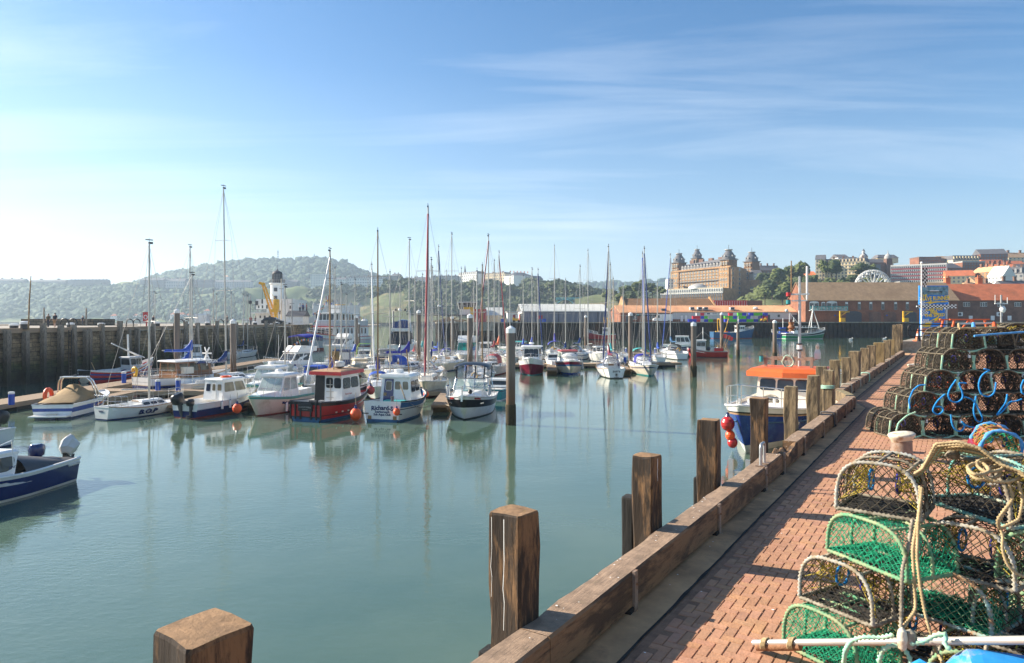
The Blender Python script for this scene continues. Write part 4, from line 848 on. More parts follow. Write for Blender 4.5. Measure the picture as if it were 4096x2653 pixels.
# grey corrugated shed
M('corru',(.62,.62,.58),.6,.1,.5); M('shedwall',(.20,.20,.235),.8,.12,.3)
t,Ln,H,ang=bx('long low grey corrugated shed with pale ribbed roof on the pier','' and 0 or 2090,2432,1290,1244,211,213,17,'shedwall','corru',2.3,name='grey_shed')
ribs(t,Ln,H,17,2.3,.5,'corru')
for x in (.15,.42,.7,.88): k=MB(); k.box((Ln*x,-.06,H/2),(.16,.08,H),'darkgrey'); k.build('downpipe',t)
k=MB(); k.box((-.09,8.5,1.6),(.1,15,3.2),'stucco'); k.box((-.16,8.5,1.3),(.06,5.4,2.5),'maroonc'); k.box((-.12,8.5,4.2),(.08,10,1.3),'palewin'); k.build('end_wall',t)
k=MB(); k.box((-3,4,1.5),(3.2,8,3.0),'stucco'); k.box((-3,4,3.2),(3.8,8.6,.2),'corru'); k.box((-2.6,-.03,1.2),(.8,.06,2.2),'maroonc'); k.box((-3.6,-.03,1.2),(.6,.06,2.2),'lightgrey'); k.build('entrance',t)
# harbour control tower
t=thing('control_tower','white harbour lookout cabin with slanted windows on a steel frame deck','tower',(xof(1838,214),214,WZ)); w_=wm(62,214)
zt=zof(1204,214)-WZ; zm=zof(1237,214)-WZ
k=MB(); k.box((w_/2,2.5,zm-.9),(w_,5,2.2),'stucco'); k.build('wall',t)
k=MB(); k.box((w_/2,2.5,zm+1.0),(w_,5,2.0),'farglass',tx=1.18,ty=1.18)
for i in range(5): k.bar((w_*(-.02+i*.26),-.05-.0,zm),(w_*(-.1+i*.3),-.5,zm+2.0),.2,.12,'stucco')
k.build('window_band',t); k=MB(); k.box((w_/2,2.5,zm+2.15),(w_*1.3,6.4,.3),'lightgrey'); k.build('roof',t)
k=MB(); 
for x in (-7,-3.5,0,3.5): k.box((x,0,(zm-2)/2),(.22,.22,zm-2),'darkgrey'); k.box((x,4,(zm-2)/2),(.22,.22,zm-2),'darkgrey')
k.box((-1.5,2,zm-1.9),(13,5,.25),'darkgrey'); k.bar((-3.4,0,0),(0,0,zm-2),.15,.15,'darkgrey'); k.bar((-7,0,zm-2),(-3.5,0,.3),.15,.15,'darkgrey'); k.build('steel_frame',t)
t=thing('gantry_crane','short yellow gantry crane post below the lookout cabin','crane',(xof(1888,205),205,WZ)); h=wm(52,205)
k=MB(); k.box((0,0,h/2),(.95,.9,h),'yellow'); k.build('column',t); k=MB(); k.box((-1.0,0,h+.3),(3.0,.9,.7),'yellow'); k.build('head',t)
k=MB(); k.box((0,0,2.0),(3.6,2,4.0),'red'); 
for i in range(7): k.box((0,-1.02,.3+.55*i),(3.4,.05,.12),'maroonc')
tag(k.build('crate_stack',None,(xof(1922,208),208,WZ)),'tall red container beside the yellow gantry crane','container')
mb=MB()
for i in range(46):
    a=rng.uniform(-.5,.5); x=rng.uniform(-4,4); y=rng.uniform(-1,1); z=rng.uniform(.15,1.3)*(1-abs(x)/5.5); mb.bar((x-1.1*cos(a),y,z),(x+1.1*cos(a),y,z+sin(a)*.9),.22,.18,'deck_plank' if i%2 else 'teak')
tag(mb.build('timber_pile',None,(xof(1800,201),201,WZ)),'untidy pile of old timber on the left end of the pier','timber pile')
bld('cream small building with dark pitched roof between tower and grey shed',1945,2005,1290,1262,216,216,8,'stuccocream','gable','corru',2.6,z0=WZ,name='hut')
for i,(u,c,l) in enumerate(((2010,'blue','blue tub beside the shed entrance'),(2162,'red','red tub on top of the blue one by the shed wall'),(2176,'blue','blue tub under the red one by the shed wall'))):
    k=MB(); k.box((0,0,.5),(1.1,1,1.0),c,tx=1.08,ty=1.08); k.box((0,0,.98),(1.25,1.15,.12),c); tag(k.build('fish_tub',None,(xof(u,207),207 if i<2 else 206,WZ+(1.0 if i==1 else 0))),l,'tub','coloured fish tubs')
# fish tubs stacked before the shellfish store
stk=[(2760,'b'),(2777,'br'),(2792,'rry'),(2807,'wbr'),(2822,'bg'),(2842,'gw'),(2905,'bg'),(2922,'ggr'),(2938,'gb'),(2958,'bgg'),(2975,'bgb'),(2993,'gb'),(3004,'gwb'),(3023,'bwg'),(3040,'gbg'),(3061,'rrb')]
nm={'b':'blue','g':'bright green','r':'red','w':'grey','y':'grey'}; M('tubgreen',(.10,.55,.03),.5,.1); M('tubblue',(.03,.05,.50),.5,.12); M('tubred',(.65,.02,.05),.5,.12); mm_={'b':'tubblue','g':'tubgreen','r':'tubred','w':'lightgrey','y':'lightgrey'}
proto={}
for i,(u,s_) in enumerate(stk):
    for j,c in enumerate(s_):
        if c not in proto:
            k=MB(); k.box((0,0,.5),(1.28,1.1,.98),mm_[c],tx=1.06,ty=1.06); k.box((0,0,.93),(1.46,1.26,.13),mm_[c]); 
            for x in (-.4,0,.4): k.box((x,-.56,.45),(.12,.06,.8),mm_[c])
            proto[c]=k.mesh('fish_tub')
        o=bpy.data.objects.new('fish_tub',proto[c]); COL.objects.link(o); o.location=(xof(u,232),232,WZ+j*1.07); o.rotation_euler=(0,0,rng.uniform(-.08,.08))
        tag(o,f'{nm[c]} plastic fish tub, {["bottom","second","third"][j]} tier of stack {i+1} from the left on the pier','tub','coloured fish tubs')
# vehicles on the piers
def van(label,loc,rz,L_=5.6,H=2.5,W=2.0,name='parked_van'):
    t=thing(name,label,'van',loc,rz,'vehicles parked on the piers')
    prof=[(-L_/2,.35),(-L_/2,H-.25),(-L_/2+.15,H),(L_*.16,H),(L_*.27,H-.25),(L_*.38,1.35),(L_*.49,1.15),(L_/2,.9),(L_/2,.35)]
    k=MB(); ks=[(.0,W/2)]; k.loft([[(x,y,z if z<1.2 else z) for x,z in prof] for y in (-W/2,W/2)],'white'); k.build('body',t)
    for y in (-1,1):
        k=MB(); k.face([(L_*.18,y*(W/2+.01),1.4),(L_*.35,y*(W/2+.01),1.4),(L_*.28,y*(W/2+.01),H-.35),(L_*.18,y*(W/2+.01),H-.35)][::y],'glass'); k.build('side_window',t)
        for x in (-L_*.3,L_*.3): k=MB(); k.lathe([(.34,-.12),(.34,.12)],['rubber'],12,(x,y*(W/2-.08),.34),axis=(0,1,0)); k.lathe([(.18,-.13),(.18,.13)],'alu',8,(x,y*(W/2-.08),.34),axis=(0,1,0)); k.build('wheel',t)
    k=MB(); k.face([(L_*.378,-W*.42,1.4),(L_*.378,W*.42,1.4),(L_*.275,W*.4,H-.28),(L_*.275,-W*.4,H-.28)],'glass'); 
    o=k.build('windscreen',t); o.location.x=.02; o.location.z=.01
    k=MB(); k.box((L_/2,0,.5),(.1,W*.96,.22),'darkgrey'); k.build('bumper',t)
van('white high-roofed van parked before the brick fish merchant shop',(xof(2650,231),231,WZ),PI,6.4,2.7)
def car(label,loc,rz,m='black'):
    t=thing('parked_car',label,'car',loc,rz,'vehicles parked on the piers'); L_,W,H=4.2,1.75,1.5
    lo=[(-L_/2,.3),(-L_/2,.85),(-L_*.42,.95),(L_*.2,.9),(L_*.46,.72),(L_/2,.55),(L_/2,.3)]; k=MB(); k.loft([[(x,y,z) for x,z in lo] for y in (-W/2,W/2)],m)
    up=[(-L_*.44,.93),(-L_*.36,1.38),(-L_*.1,H),(L_*.06,1.42),(L_*.24,.9)]; k.loft([[(x,y*(1 if z<1 else .8),z) for x,z in up] for y in (-W/2,W/2)],m); k.build('body',t)
    for y in (-1,1):
        k=MB(); k.face([(-L_*.36,y*.80,.98),(L_*.17,y*.80,.98),(L_*.05,y*.73,1.36),(-L_*.3,y*.73,1.36)][::y],'glass'); o=k.build('side_window',t); o.location.y=y*.075
        for x in (-L_*.31,L_*.31): k=MB(); k.lathe([(.31,-.1),(.31,.1)],'rubber',12,(x,y*.82,.31),axis=(0,1,0)); k.lathe([(.19,-.11),(.19,.11)],'alu',8,(x,y*.82,.31),axis=(0,1,0)); k.build('wheel',t)
    k=MB(); k.face([(L_*.232,-.7,.95),(L_*.232,.7,.95),(L_*.07,.62,1.4),(L_*.07,-.62,1.4)],'glass'); o=k.build('windscreen',t); o.location=(.02,0,.02)
# ---- big brick hotel
t=thing('brick_hotel','huge yellow-brick hotel with four dark domed corner turrets above the pier','building',(0,0,0))
Ha=at(2690,1260,640); Hb=at(2926,1260,575); Hc=at(3020,1260,625)
Ha.z=Hb.z=Hc.z=0; zb=zof(1235,575); ze=zof(1066,580); zl=zof(1066,580)
def hwall(p,q,z0,z1,rows,cols,name,zs=None,wn=100,ww=.5,wh=.62,arch=True,first=[None]):
    d=q-p; Ln=d.length; ang=math.atan2(d.y,d.x); nrm=Vector((d.y,-d.x,0)).normalized()
    cw=Ln/cols; rh=(z1-z0)/rows; rest=MB(); n=0; proto_=None
    k=MB()
    for j in range(rows+1): c=(p+q)/2+nrm*.2; k.box((c.x,c.y,z0+rh*j),(Ln+.5,.7,.45),'gbrick',ang)
    k.build('string_course',t)
    for j in range(rows):
        for i in range(cols):
            pos=p+d*((i+.5)/cols)+nrm*.05
            def shape(k,x,y,z,rz):
                k.box((x,y,z),(cw*ww*1.35,.18,rh*wh*1.12),'stuccocream',rz); k.box((x+nrm.x*.1 if rz else x,(y+nrm.y*.1) if rz else y-.1,z-.05),(cw*ww,.2,rh*wh),'palewin',rz)
            if n<wn:
                if proto_ is None: k=MB(); shape(k,0,0,0,0); o=k.build('window',t,(pos.x,pos.y,z0+rh*(j+.48)),ang); proto_=o
                else: o=proto_.copy(); COL.objects.link(o); o.parent=t; o.location=(pos.x,pos.y,z0+rh*(j+.48))
                n+=1
            else: shape(rest,pos.x,pos.y,z0+rh*(j+.48),ang)
    if rest.v: tag(rest.build('windows',t),None,None,None,'stuff')
k=MB(); back=(Hc-Hb)
P4=[Ha,Hb,Hb+(Hc-Hb)*.62,Ha+(Hc-Hb)*.62]
k.loft([[(p.x,p.y,zb-6) for p in P4],[(p.x,p.y,ze) for p in P4]],'gbrick')
Pw=[Hb+(Hc-Hb)*.38+(Ha-Hb)*.05,Hc-(Hc-Hb)*.12,Hc+(Ha-Hb)*.4,Hb+(Hc-Hb)*.38+(Ha-Hb)*.4]
k.loft([[(p.x,p.y,zb-6) for p in Pw],[(p.x,p.y,ze-2) for p in Pw]],'gbrick')
k.build('wall',t)
hwall(Ha+(Hb-Ha)*.14,Ha+(Hb-Ha)*.82,zof(1152,600),ze-1.5,6,13,'w',wn=70)
hwall(Hb,Hb+(Hc-Hb)*.38,zof(1200,600),ze,7,3,'w',wn=0)
hwall(Hb+(Hc-Hb)*.42+(Ha-Hb)*.05,Hc-(Hc-Hb)*.3,zof(1190,620),ze-2,6,4,'w',wn=0)
# towers at the corners
def tower(c,w,zt,first,zb_=None):
    ang=math.atan2((Hb-Ha).y,(Hb-Ha).x); k=MB(); k.box((c.x,c.y,(zb+ze-1)/2-3),(w,w,ze-1-zb+6),'gbrick',ang); k.box((c.x,c.y,(ze-1+zt)/2),(w*.84,w*.84,zt-ze+1),'mossroof',ang)
    k.box((c.x,c.y,zt),(w*.98,w*.98,.7),'darkstone',ang)
    for z in (ze-1,ze-7): k.box((c.x,c.y,z),(w+.8,w+.8,.8),'gbrick',ang)
    k.build('corner_tower',t)
    k=MB(); r=w*.47; k.lathe([(r*1.0,0),(r*1.03,.8),(r*.98,2.4),(r*.84,4.6),(r*.60,6.6),(r*.42,7.8)],'slate',16,(c.x,c.y,zt)); d=k.build('dome',t)
    k=MB(); k.lathe([(r*.42,7.7),(r*.62,8.4),(r*.62,9.0),(r*.2,9.1)],'stuccogrey',12,(c.x,c.y,zt)); k.tube([(c.x,c.y,zt+9),(c.x,c.y,zt+13)],.18,'darkgrey',4); k.build('cupola',d)
    k=MB()
    for i in range(10): a=i*.628; k.box((c.x+cos(a)*r*.98,c.y+sin(a)*r*.98,zt+3.2),(1.1,1.1,1.3),'stuccogrey',a)
    k.build('dome_window',d)
    k=MB(); nrm=Vector((sin(ang),-cos(ang),0))
    for j in range(7):
        for i in (-1,0,1): p=c+nrm*(w/2+.05)+Vector((cos(ang),sin(ang),0))*i*w*.26; k.box((p.x,p.y,zt-3-j*4.6),(1.7,.35,3.0),'stuccocream',ang); k.box((p.x+nrm.x*.12,p.y+nrm.y*.12,zt-3-j*4.6),(1.2,.3,2.6),'palewin',ang)
    tag(k.build('windows',t),None,None,None,'stuff')
ax=(Hb-Ha).normalized(); bx2=(Hc-Hb).normalized()
tower(Ha+ax*6+bx2*5,11,zof(1050,632),1); tower(Ha+ax*12+bx2*38,9,zof(1042,680),0); tower(Hb-ax*5.5+bx2*5,11.5,zof(1040,583),0); tower(Hc-bx2*2-ax*3,11.5,zof(1046,622),0)
k=MB(); n=Vector((ax.y,-ax.x,0)); 
A_=[Ha+ax*11,Hb-ax*11]; 
k.loft([[(A_[0].x,A_[0].y,ze),(A_[1].x,A_[1].y,ze+.5)],[(A_[0].x-n.x*5,A_[0].y-n.y*5,ze+5.5),(A_[1].x-n.x*5,A_[1].y-n.y*5,ze+8)],[(A_[0].x-n.x*20,A_[0].y-n.y*20,ze+5.5),(A_[1].x-n.x*20,A_[1].y-n.y*20,ze+8)]],'slate',closed=False); k.build('mansard_roof',t)
k=MB(); ang=math.atan2(ax.y,ax.x)
for i in range(13): p=A_[0]+(A_[1]-A_[0])*((i+.5)/13)-n*1.6; z=ze+2.0+.2*i/13; k.box((p.x,p.y,z),(2.2,2.4,3.4),'stuccogrey',ang); k.box((p.x+n.x*1.22,p.y+n.y*1.22,z),(1.1,.1,2.0),'darkgrey',ang); k.box((p.x,p.y,z+2.2),(2.4,2.6,1.0),'slate',ang,.1,1)
k.build('dormers',t)
k=MB()
for i in (1,4,7,10): p=A_[0]+(A_[1]-A_[0])*((i+.5)/13)-n*9; k.box((p.x,p.y,ze+8),(5,2,3.0),'brownbrick',ang)
k.build('chimney_stacks',t)
k=MB(); p=(Ha+Hb)/2+n*.6; k.box((p.x,p.y,ze-.4),((Hb-Ha).length,1.6,1.4),'gbrick',ang); k.box((p.x,p.y,zof(1126,606)),((Hb-Ha).length*.86,1.8,.5),'darkstone',ang); k.build('main_cornice',t)
# terrace block in front
La=at(2643,1190,590); Lb=at(2893,1190,548); La.z=Lb.z=0; d=Lb-La; ang=math.atan2(d.y,d.x); n=Vector((d.y,-d.x,0)).normalized(); c=(La+Lb)/2-n*12; zt=zof(1156,568)
k=MB(); k.box((c.x,c.y,zt/2+2),(d.length,24,zt-4),'gbrick',ang); k.build('terrace_block',t)
k=MB(); c2=(La+Lb)/2+n*.3; k.box((c2.x,c2.y,zt-1.6),(d.length,.8,3.0),'stucco',ang); k.box((c2.x,c2.y,zof(1174,568)),(d.length,.9,.8),'stucco',ang); k.box((c2.x,c2.y,zt+.3),(d.length+.6,1.2,.5),'stuccocream',ang); k.build('terrace_band',t)
k=MB()
for j,(z,h_) in enumerate(((zt-1.6,2.0),(zof(1182,568),3.2),(zof(1200,568),3.0))):
    for i in range(28): p=La+d*((i+.5)/28)+n*.75; k.box((p.x,p.y,z),(d.length/28*.55,.3,h_),'palewin',ang)
tag(k.build('windows',t),None,None,None,'stuff')
k=MB(); p=(La+Lb)/2+d*.05-n*6; k.lathe([(8,0),(7.5,2),(5,3.6),(1,4.6)],['stucco','stuccogrey','stuccogrey'],16,(p.x,p.y,zt)); k.build('terrace_dome',t)
k=MB(); pr=Hb+(Hc-Hb)*.55+Vector((bx2.y,-bx2.x,0))*7; k.box((pr.x,pr.y,zb+12),(20,16,26),'gbrick',math.atan2(bx2.y,bx2.x)); k.build('side_wing',t)
# ---- town on the right hill
TG='town houses stepping up the right hillside'
bld('cream stuccoed crescent with tall windows behind three trees',3268,3462,1124,1050,520,500,18,'stuccocream','mansard','slate',3,6,14,.42,.55,'palewin','terrace',TG,chim=5,base=6,sill=1)
bld('white and cream corner house at the left end of the crescent',3262,3300,1124,1038,515,512,14,'stuccocream','gable','slate',4,6,3,.4,.5,'palewin','house',TG,base=6)
bld('white-painted taller house rising behind the crescent',3352,3396,1070,1030,545,545,14,'stucco','gable','slate',3,3,4,.4,.5,'palewin','house',TG)
bld('dark grey block behind the white-painted house',3392,3425,1070,1034,560,560,14,'darkstone','flat','slate',1,3,4,.4,.5,'palewin','house',TG)
t=thing('domed_building','cream building crowned by a pale domed cupola above the crescent','building',at(3462,1080,560))
k=MB(); k.box((10,8,3),(26,16,12),'stuccocream'); k.box((20,8,8),(16,12,4),'stuccocream'); k.build('wall',t)
k=MB(); k.lathe([(3.4,6),(3.4,11),(3.0,12.2),(2.0,13.4),(1.2,14.2),(1.2,15.8),(.15,18)],['stuccocream','slate','slate','slate','stucco','slate'],10,(1.5,6,0)); k.build('cupola',t)
k=MB(); k.box((20,8,11.5),(17,13,3),'slate',tx=.8,ty=.3); k.build('roof',t)
t=thing('turreted_hall','dark red-brick hall with two onion-domed corner turrets','building',at(3448,1112,530)); w_=wm(122,530)
k=MB(); k.box((w_/2,8,2),(w_,16,20),'brownbrick'); k.build('wall',t)
for x in (1.5,w_-3): k=MB(); k.box((x,1,3),(4.4,4.4,24),'brownbrick'); k.lathe([(2.6,15),(2.5,15.8),(2.6,16.6),(1.7,18),(.4,19),(.1,21.5)],'stuccogrey',10,(x,1,0)); k.build('turret',t)
k=MB(); k.box((w_/2,-.1,8),(5,.3,5),'palewin'); k.box((w_/2,-.1,3),(6,.3,6),'palewin'); k.build('tall_window',t)
k=MB(); k.box((w_/2,8,13.5),(w_*.8,12,3),'slate',tx=.7,ty=.2); k.build('roof',t)
t=bld('white and red modern office block with continuous window bands',3563,3786,1134,1062,470,452,14,'stucco','flat','stucco',.8,5,1,0,0,name='office_block')
Ln=(Vector((xof(3786,452),452))-Vector((xof(3563,470),470))).length; H=wm(72,461)
for j in range(5):
    z=H*(j+.62)/5; k=MB(); k.box((Ln/2,-.05,z),(Ln*.985,.2,H/5*.42),'farglass')
    for i in range(27): k.box((Ln*(i)/26*.985+.1,-.1,z),(.28,.24,H/5*.42),'white')
    k.build('window_band',t)
    if j: k=MB(); k.box((Ln/2,-.06,H*(j+.14)/5),(Ln*.985,.22,H/5*.30),'maroonc'); k.build('red_panel_band',t)
bld('red-brick upper block behind the white office block',3676,3764,1056,1032,600,600,14,'brick','flat','brownbrick',1,2,9,.5,.5,'palewin','house',TG,base=8)
bld('olive-roofed block right of the red-brick upper block',3764,3812,1060,1036,600,600,14,'brownbrick','gable','browntile',3,2,5,.4,.5,'palewin','house',TG,base=8)
bld('grey-roofed hall high on the right hill',3812,3932,1070,1040,590,590,16,'stuccocream','mansard','slate',4,2,10,.5,.5,'palewin','hall',TG,base=8)
bld('dark brick long building below the grey-roofed hall',3850,3940,1088,1050,520,520,16,'brick','flat','stuccogrey',1,3,8,.4,.6,'palewin','house',TG,base=8)
bld('tall brown-brick school with pointed gables at the top of the town',3922,4032,1060,1016,590,585,18,'brick','gable','slate',5,3,9,.5,.6,'palewin','school',TG,base=10)
bld('grey slate-roofed houses at the top right corner of the town',4034,4180,1060,1030,600,600,16,'stuccocream','gable','browntile',5,3,9,.4,.5,'palewin','house',TG,chim=3,base=10)
bld('cream wall and bright orange roof of the long house right of the office block',3788,3900,1134,1104,445,440,12,'stuccocream','gable','redtile',4,2,6,.4,.5,'palewin','house',TG,base=4)
bld('dark pavilion-roofed house above the orange-roofed long house',3790,3850,1090,1072,500,500,12,'brownbrick','hip','slate',4,1,4,.4,.5,'palewin','house',TG,base=8)
bld('bright orange-tiled roof high on the right with dormers',3946,4030,1072,1066,545,545,14,'brownbrick','gable','redtile',6,1,5,.4,.5,'palewin','house',TG,base=6)
bld('second bright orange-tiled roof at the right edge',4044,4110,1076,1066,540,540,14,'brownbrick','gable','redtile',5,1,4,.4,.5,'palewin','house',TG,base=6)
bld('tan brick house row with many chimneys beneath the orange roofs',3884,3998,1122,1090,450,430,12,'gbrick','gable','orangetile',4,3,8,.4,.5,'palewin','house',TG,chim=5,base=6)
bld('brown house with tall chimneys behind the white gabled house',3960,4060,1112,1082,460,455,12,'brick','gable','redtile',5,2,6,.4,.5,'palewin','house',TG,chim=5,base=6)
bld('white gabled house standing above the red-roofed hall',3950,4010,1150,1106,400,392,11,'stucco','gable','stucco',6,3,4,.35,.45,'palewin','house',TG,base=6)
bld('grey slate-hung terrace with white windows at the right edge',4010,4094,1150,1096,405,398,12,'stuccogrey','mansard','slate',4,3,4,.45,.5,'palewin','house',TG,chim=3,base=6)
bld('pale rendered terrace cut by the right edge of the picture',4090,4180,1140,1080,410,410,12,'stucco','gable','slate',4,4,5,.4,.5,'palewin','house',TG,base=6)
bld('cream gabled cottage low among the town houses',3902,3952,1160,1128,385,385,9,'stuccocream','gable','browntile',3,2,3,.4,.5,'palewin','house',TG,base=5)
bld('low brown roofs just above the ridge of the red-roofed hall',3880,3990,1168,1152,350,350,10,'brownbrick','gable','orangetile',3,1,6,.4,.5,'palewin','house',TG,chim=3,base=6)
bld('pale slate-roofed houses just above the red-roofed hall at the right',4020,4200,1172,1152,345,345,10,'stuccogrey','gable','slate',4,1,7,.4,.5,'palewin','house',TG,chim=4,base=6)
bld('white houses behind the right tower of the brick hotel',3016,3048,1150,1092,600,600,12,'stucco','gable','slate',3,5,4,.4,.5,'palewin','house',TG,base=6)
bld('dark slate-roofed houses between hotel and trees on the skyline',3040,3118,1100,1082,640,640,12,'brownbrick','gable','slate',5,1,6,.4,.5,'palewin','house',TG,chim=3,base=10)
bld('small pinkish houses at the left foot of the crescent',3230,3264,1126,1100,520,520,10,'stuccocream','gable','redtile',3,2,4,.4,.5,'palewin','house',TG,base=4)
bld('white house peeping out left of the big hotel',2672,2694,1150,1118,620,620,10,'stucco','flat','stuccogrey',.5,3,2,.4,.5,'palewin','house',TG,base=6)
bld('small dark kiosk on the slope before the office block',3600,3630,1142,1130,430,430,6,'darkstone','flat','stuccogrey',.6,1,4,.5,.5,'palewin','kiosk',base=3)
# ---- big wheel
D=330; t=thing('ferris_wheel','white ferris wheel half hidden behind the brown-tiled hall roof','ferris wheel',at(3492,1152,D),.0); rw=wm(72,D); 
k=MB()
for y in (-.7,.7):
    for rr in (rw,rw*.93): k.tube([(rr*cos(2*PI*i/48),y,rr*sin(2*PI*i/48)) for i in range(48)],.19,'white',5,closed=True)
for i in range(48): a=2*PI*i/48; k.bar((rw*.965*cos(a),-.7,rw*.965*sin(a)),(rw*.965*cos(a+.06),.7,rw*.965*sin(a+.06)),.1,.1,'white')
k.build('rim',t)
for i in range(18):
    a=2*PI*i/18; k=MB(); k.bar((0,-.4,0),(rw*.94*cos(a),-.6,rw*.94*sin(a)),.2,.16,'white'); k.bar((0,.4,0),(rw*.94*cos(a),.6,rw*.94*sin(a)),.2,.16,'white'); k.build('spoke',t)
k=MB(); k.lathe([(1.1,-1.2),(1.1,1.2)],'white',14,axis=(0,1,0)); k.build('hub',t)
for i in range(18):
    a=2*PI*i/18+.17; k=MB(); x,z=rw*.84*cos(a),rw*.84*sin(a); k.box((x,0,z-.3),(1.3,1.0,.7),'white',tx=.9); k.box((x,0,z+.85),(1.4,1.1,.25),'white',tx=.7); 
    for sx in (-.55,.55): k.box((x+sx,0,z+.4),(.08,.9,.8),'white')
    k.build('gondola',t)
k=MB()
for y in (-2,2): k.bar((0,y*.7,0),(-rw*.5,y,-rw*1.25),.5,.5,'white'); k.bar((0,y*.7,0),(rw*.5,y,-rw*1.25),.5,.5,'white')
k.build('support_legs',t)
# ---- tall ride sign, flag
D=70; t=thing('ride_sign','tall blue and yellow speedboat ride sign on the raised quay end','sign',(xof(3678,D),D,zof(1366,D)),0)
x1=wm(115,D); z=lambda v: zof(v,D)-zof(1366,D)
M('signblue',(.02,.22,.72),.45,.25,1.5); M('signyellow',(1,.66,.02),.5,.1); M('signsea',(.12,.24,.30),.4,.6,3,dirt=(.45,.5,.52),dscale=2.2); M('signorange',(.80,.24,.02),.5,.1)
k=MB(); k.box((x1/2,.1,(z(1143)+z(1220))/2),(x1,.2,z(1143)-z(1220)),'signblue'); k.box((x1/2,-.02,(z(1146)+z(1180))/2),(x1*.96,.08,z(1146)-z(1180)),'signsea'); k.box((x1*.5,-.07,z(1166)),(x1*.45,.06,.22),'white',tx=.6); k.box((x1*.52,-.1,z(1168)),(x1*.5,.06,.1),'black'); k.build('upper_panel',t)
k=MB(); k.box((x1*.46,.1,(z(1234)+z(1348))/2),(x1*.83,.2,z(1234)-z(1348)),'signblue'); k.build('lower_panel',t)
k=MB(); c0=-.3; nC=22; cs=(x1*1.28+.3)/nC
for i in range(nC):
    for j in range(3): k.box((c0+cs*(i+.5),.02,z(1231)+j*.13),(cs,.1,.13),'white' if (i+j)%2 else 'black')
k.build('chequer_strip',t)
k=MB()
for i in range(6):
    for j in range(5):
        if (i+j)%2 and i+j<8: k.box((.16+i*.13,-.03,z(1262)+j*.14),(.13,.05,.14),'white')
        if (i+j)%2 and i<4: k.box((.1+i*.12,-.03,z(1214)+j*.12-.05*i),(.12,.05,.12),'white')
k.build('chequer_flag',t)
def bolt(pts,y=-.04): k.prism([(x,y,zz) for x,zz in pts],(0,-.03,0),'signyellow')
k=MB(); h0=z(1348)
for (ax_,az,s_) in ((.25,z(1300),1.0),(1.0,z(1285),1.1),(1.25,z(1318),.9),(.2,z(1345)+.1,.7)): bolt([(ax_,az),(ax_+.95*s_,az+.50*s_),(ax_+.75*s_,az+.22*s_),(ax_+1.25*s_,az+.36*s_),(ax_+.35*s_,az-.1*s_),(ax_+.55*s_,az+.13*s_)])
bolt([(.35,z(1214)),(1.3,z(1203)),(1.1,z(1210)),(1.9,z(1207)),(.8,z(1219)),(1.0,z(1213))])
k.build('lightning_bolt',t)
def sg(s_,u,v,size,m,sx=1): text(s_,size*1.2,m,t,frame((wm(u-3678,D),-.09,z(v)),(1,0,.06),(0,0,1)),sx=sx,bold=.012)
sg('THE',3694,1184,.28,'signyellow'); sg('WAVE RUNNER',3737,1195,.50,'signyellow',.72); sg('ULTIMATE THRILLS &',3757,1208,.14,'signyellow')
sg('DARE YOU',3735,1239,.30,'signyellow'); sg('FEEL',3735,1250,.34,'signyellow'); sg('THE SPEED',3737,1262,.36,'signyellow')
for s_,u,v in (('FAST',3703,1281),('FURIOUS',3704,1289)): sg(s_,u,v,.22,'white')
for s_,u,v in (('HI-SPEED',3705,1299),('TURNS',3703,1306)): sg(s_,u,v,.22,'signyellow')
for s_,u,v in (('TAKE YOUR',3708,1317),('BREATH',3708,1325),('AWAY',3708,1334)): sg(s_,u,v,.24,'signorange')
for s_,u,v in (('FUN',3755,1281),('CHARGED',3754,1288)): sg(s_,u,v,.18,'signorange')
for s_,u,v in (('THIS',3752,1309),('RIDE',3752,1316),('FOR THE',3752,1330),('CRAZY',3752,1338)): sg(s_,u,v,.17,'white' if v<1320 else 'signorange')
k=MB(); k.box((x1*.93,.05,(z(1234)+z(1352))/2),(.12,.3,z(1234)-z(1352)),'lightgrey'); k.build('post',t)
t=thing('flagpole','white flagpole with a furled black and white chequered flag beside the ride sign','flagpole',(xof(3686,69),69,zof(1366,69))); h=wm(1366-1052,69)
k=MB(); k.tube([(0,0,0),(0,0,h)],[.075,.055],'white',8); k.ball((0,0,h),.14,'white',8); k.build('pole',t)
k=MB(); zz=h-.5
for i in range(10):
    for j in range(3): 
        a=[(.1+j*.16+.04*sin(i+j),.05*sin(i*1.3+j),zz-i*.19),(.1+(j+1)*.16+.04*sin(i+j+1),.05*sin(i*1.3+j+1),zz-i*.19-.05)]
        k.face([a[0],(a[0][0]+.02,a[0][1]+.06,a[0][2]-.2),(a[1][0]+.02,a[1][1]+.06,a[1][2]-.2),a[1]],'white' if (i+j)%2 else 'black')
k.build('flag',t)
# ================= stone pier on the left
LA=Vector((-43.4,57.7,0)); LD=Vector((.4,72.3,0)).normalized(); LN=Vector((LD.y,-LD.x,0)); LZ=4.85
def LP(s,b=0,z=0): p=LA+LD*s+LN*b; return Vector((p.x,p.y,z))
SE=73.5
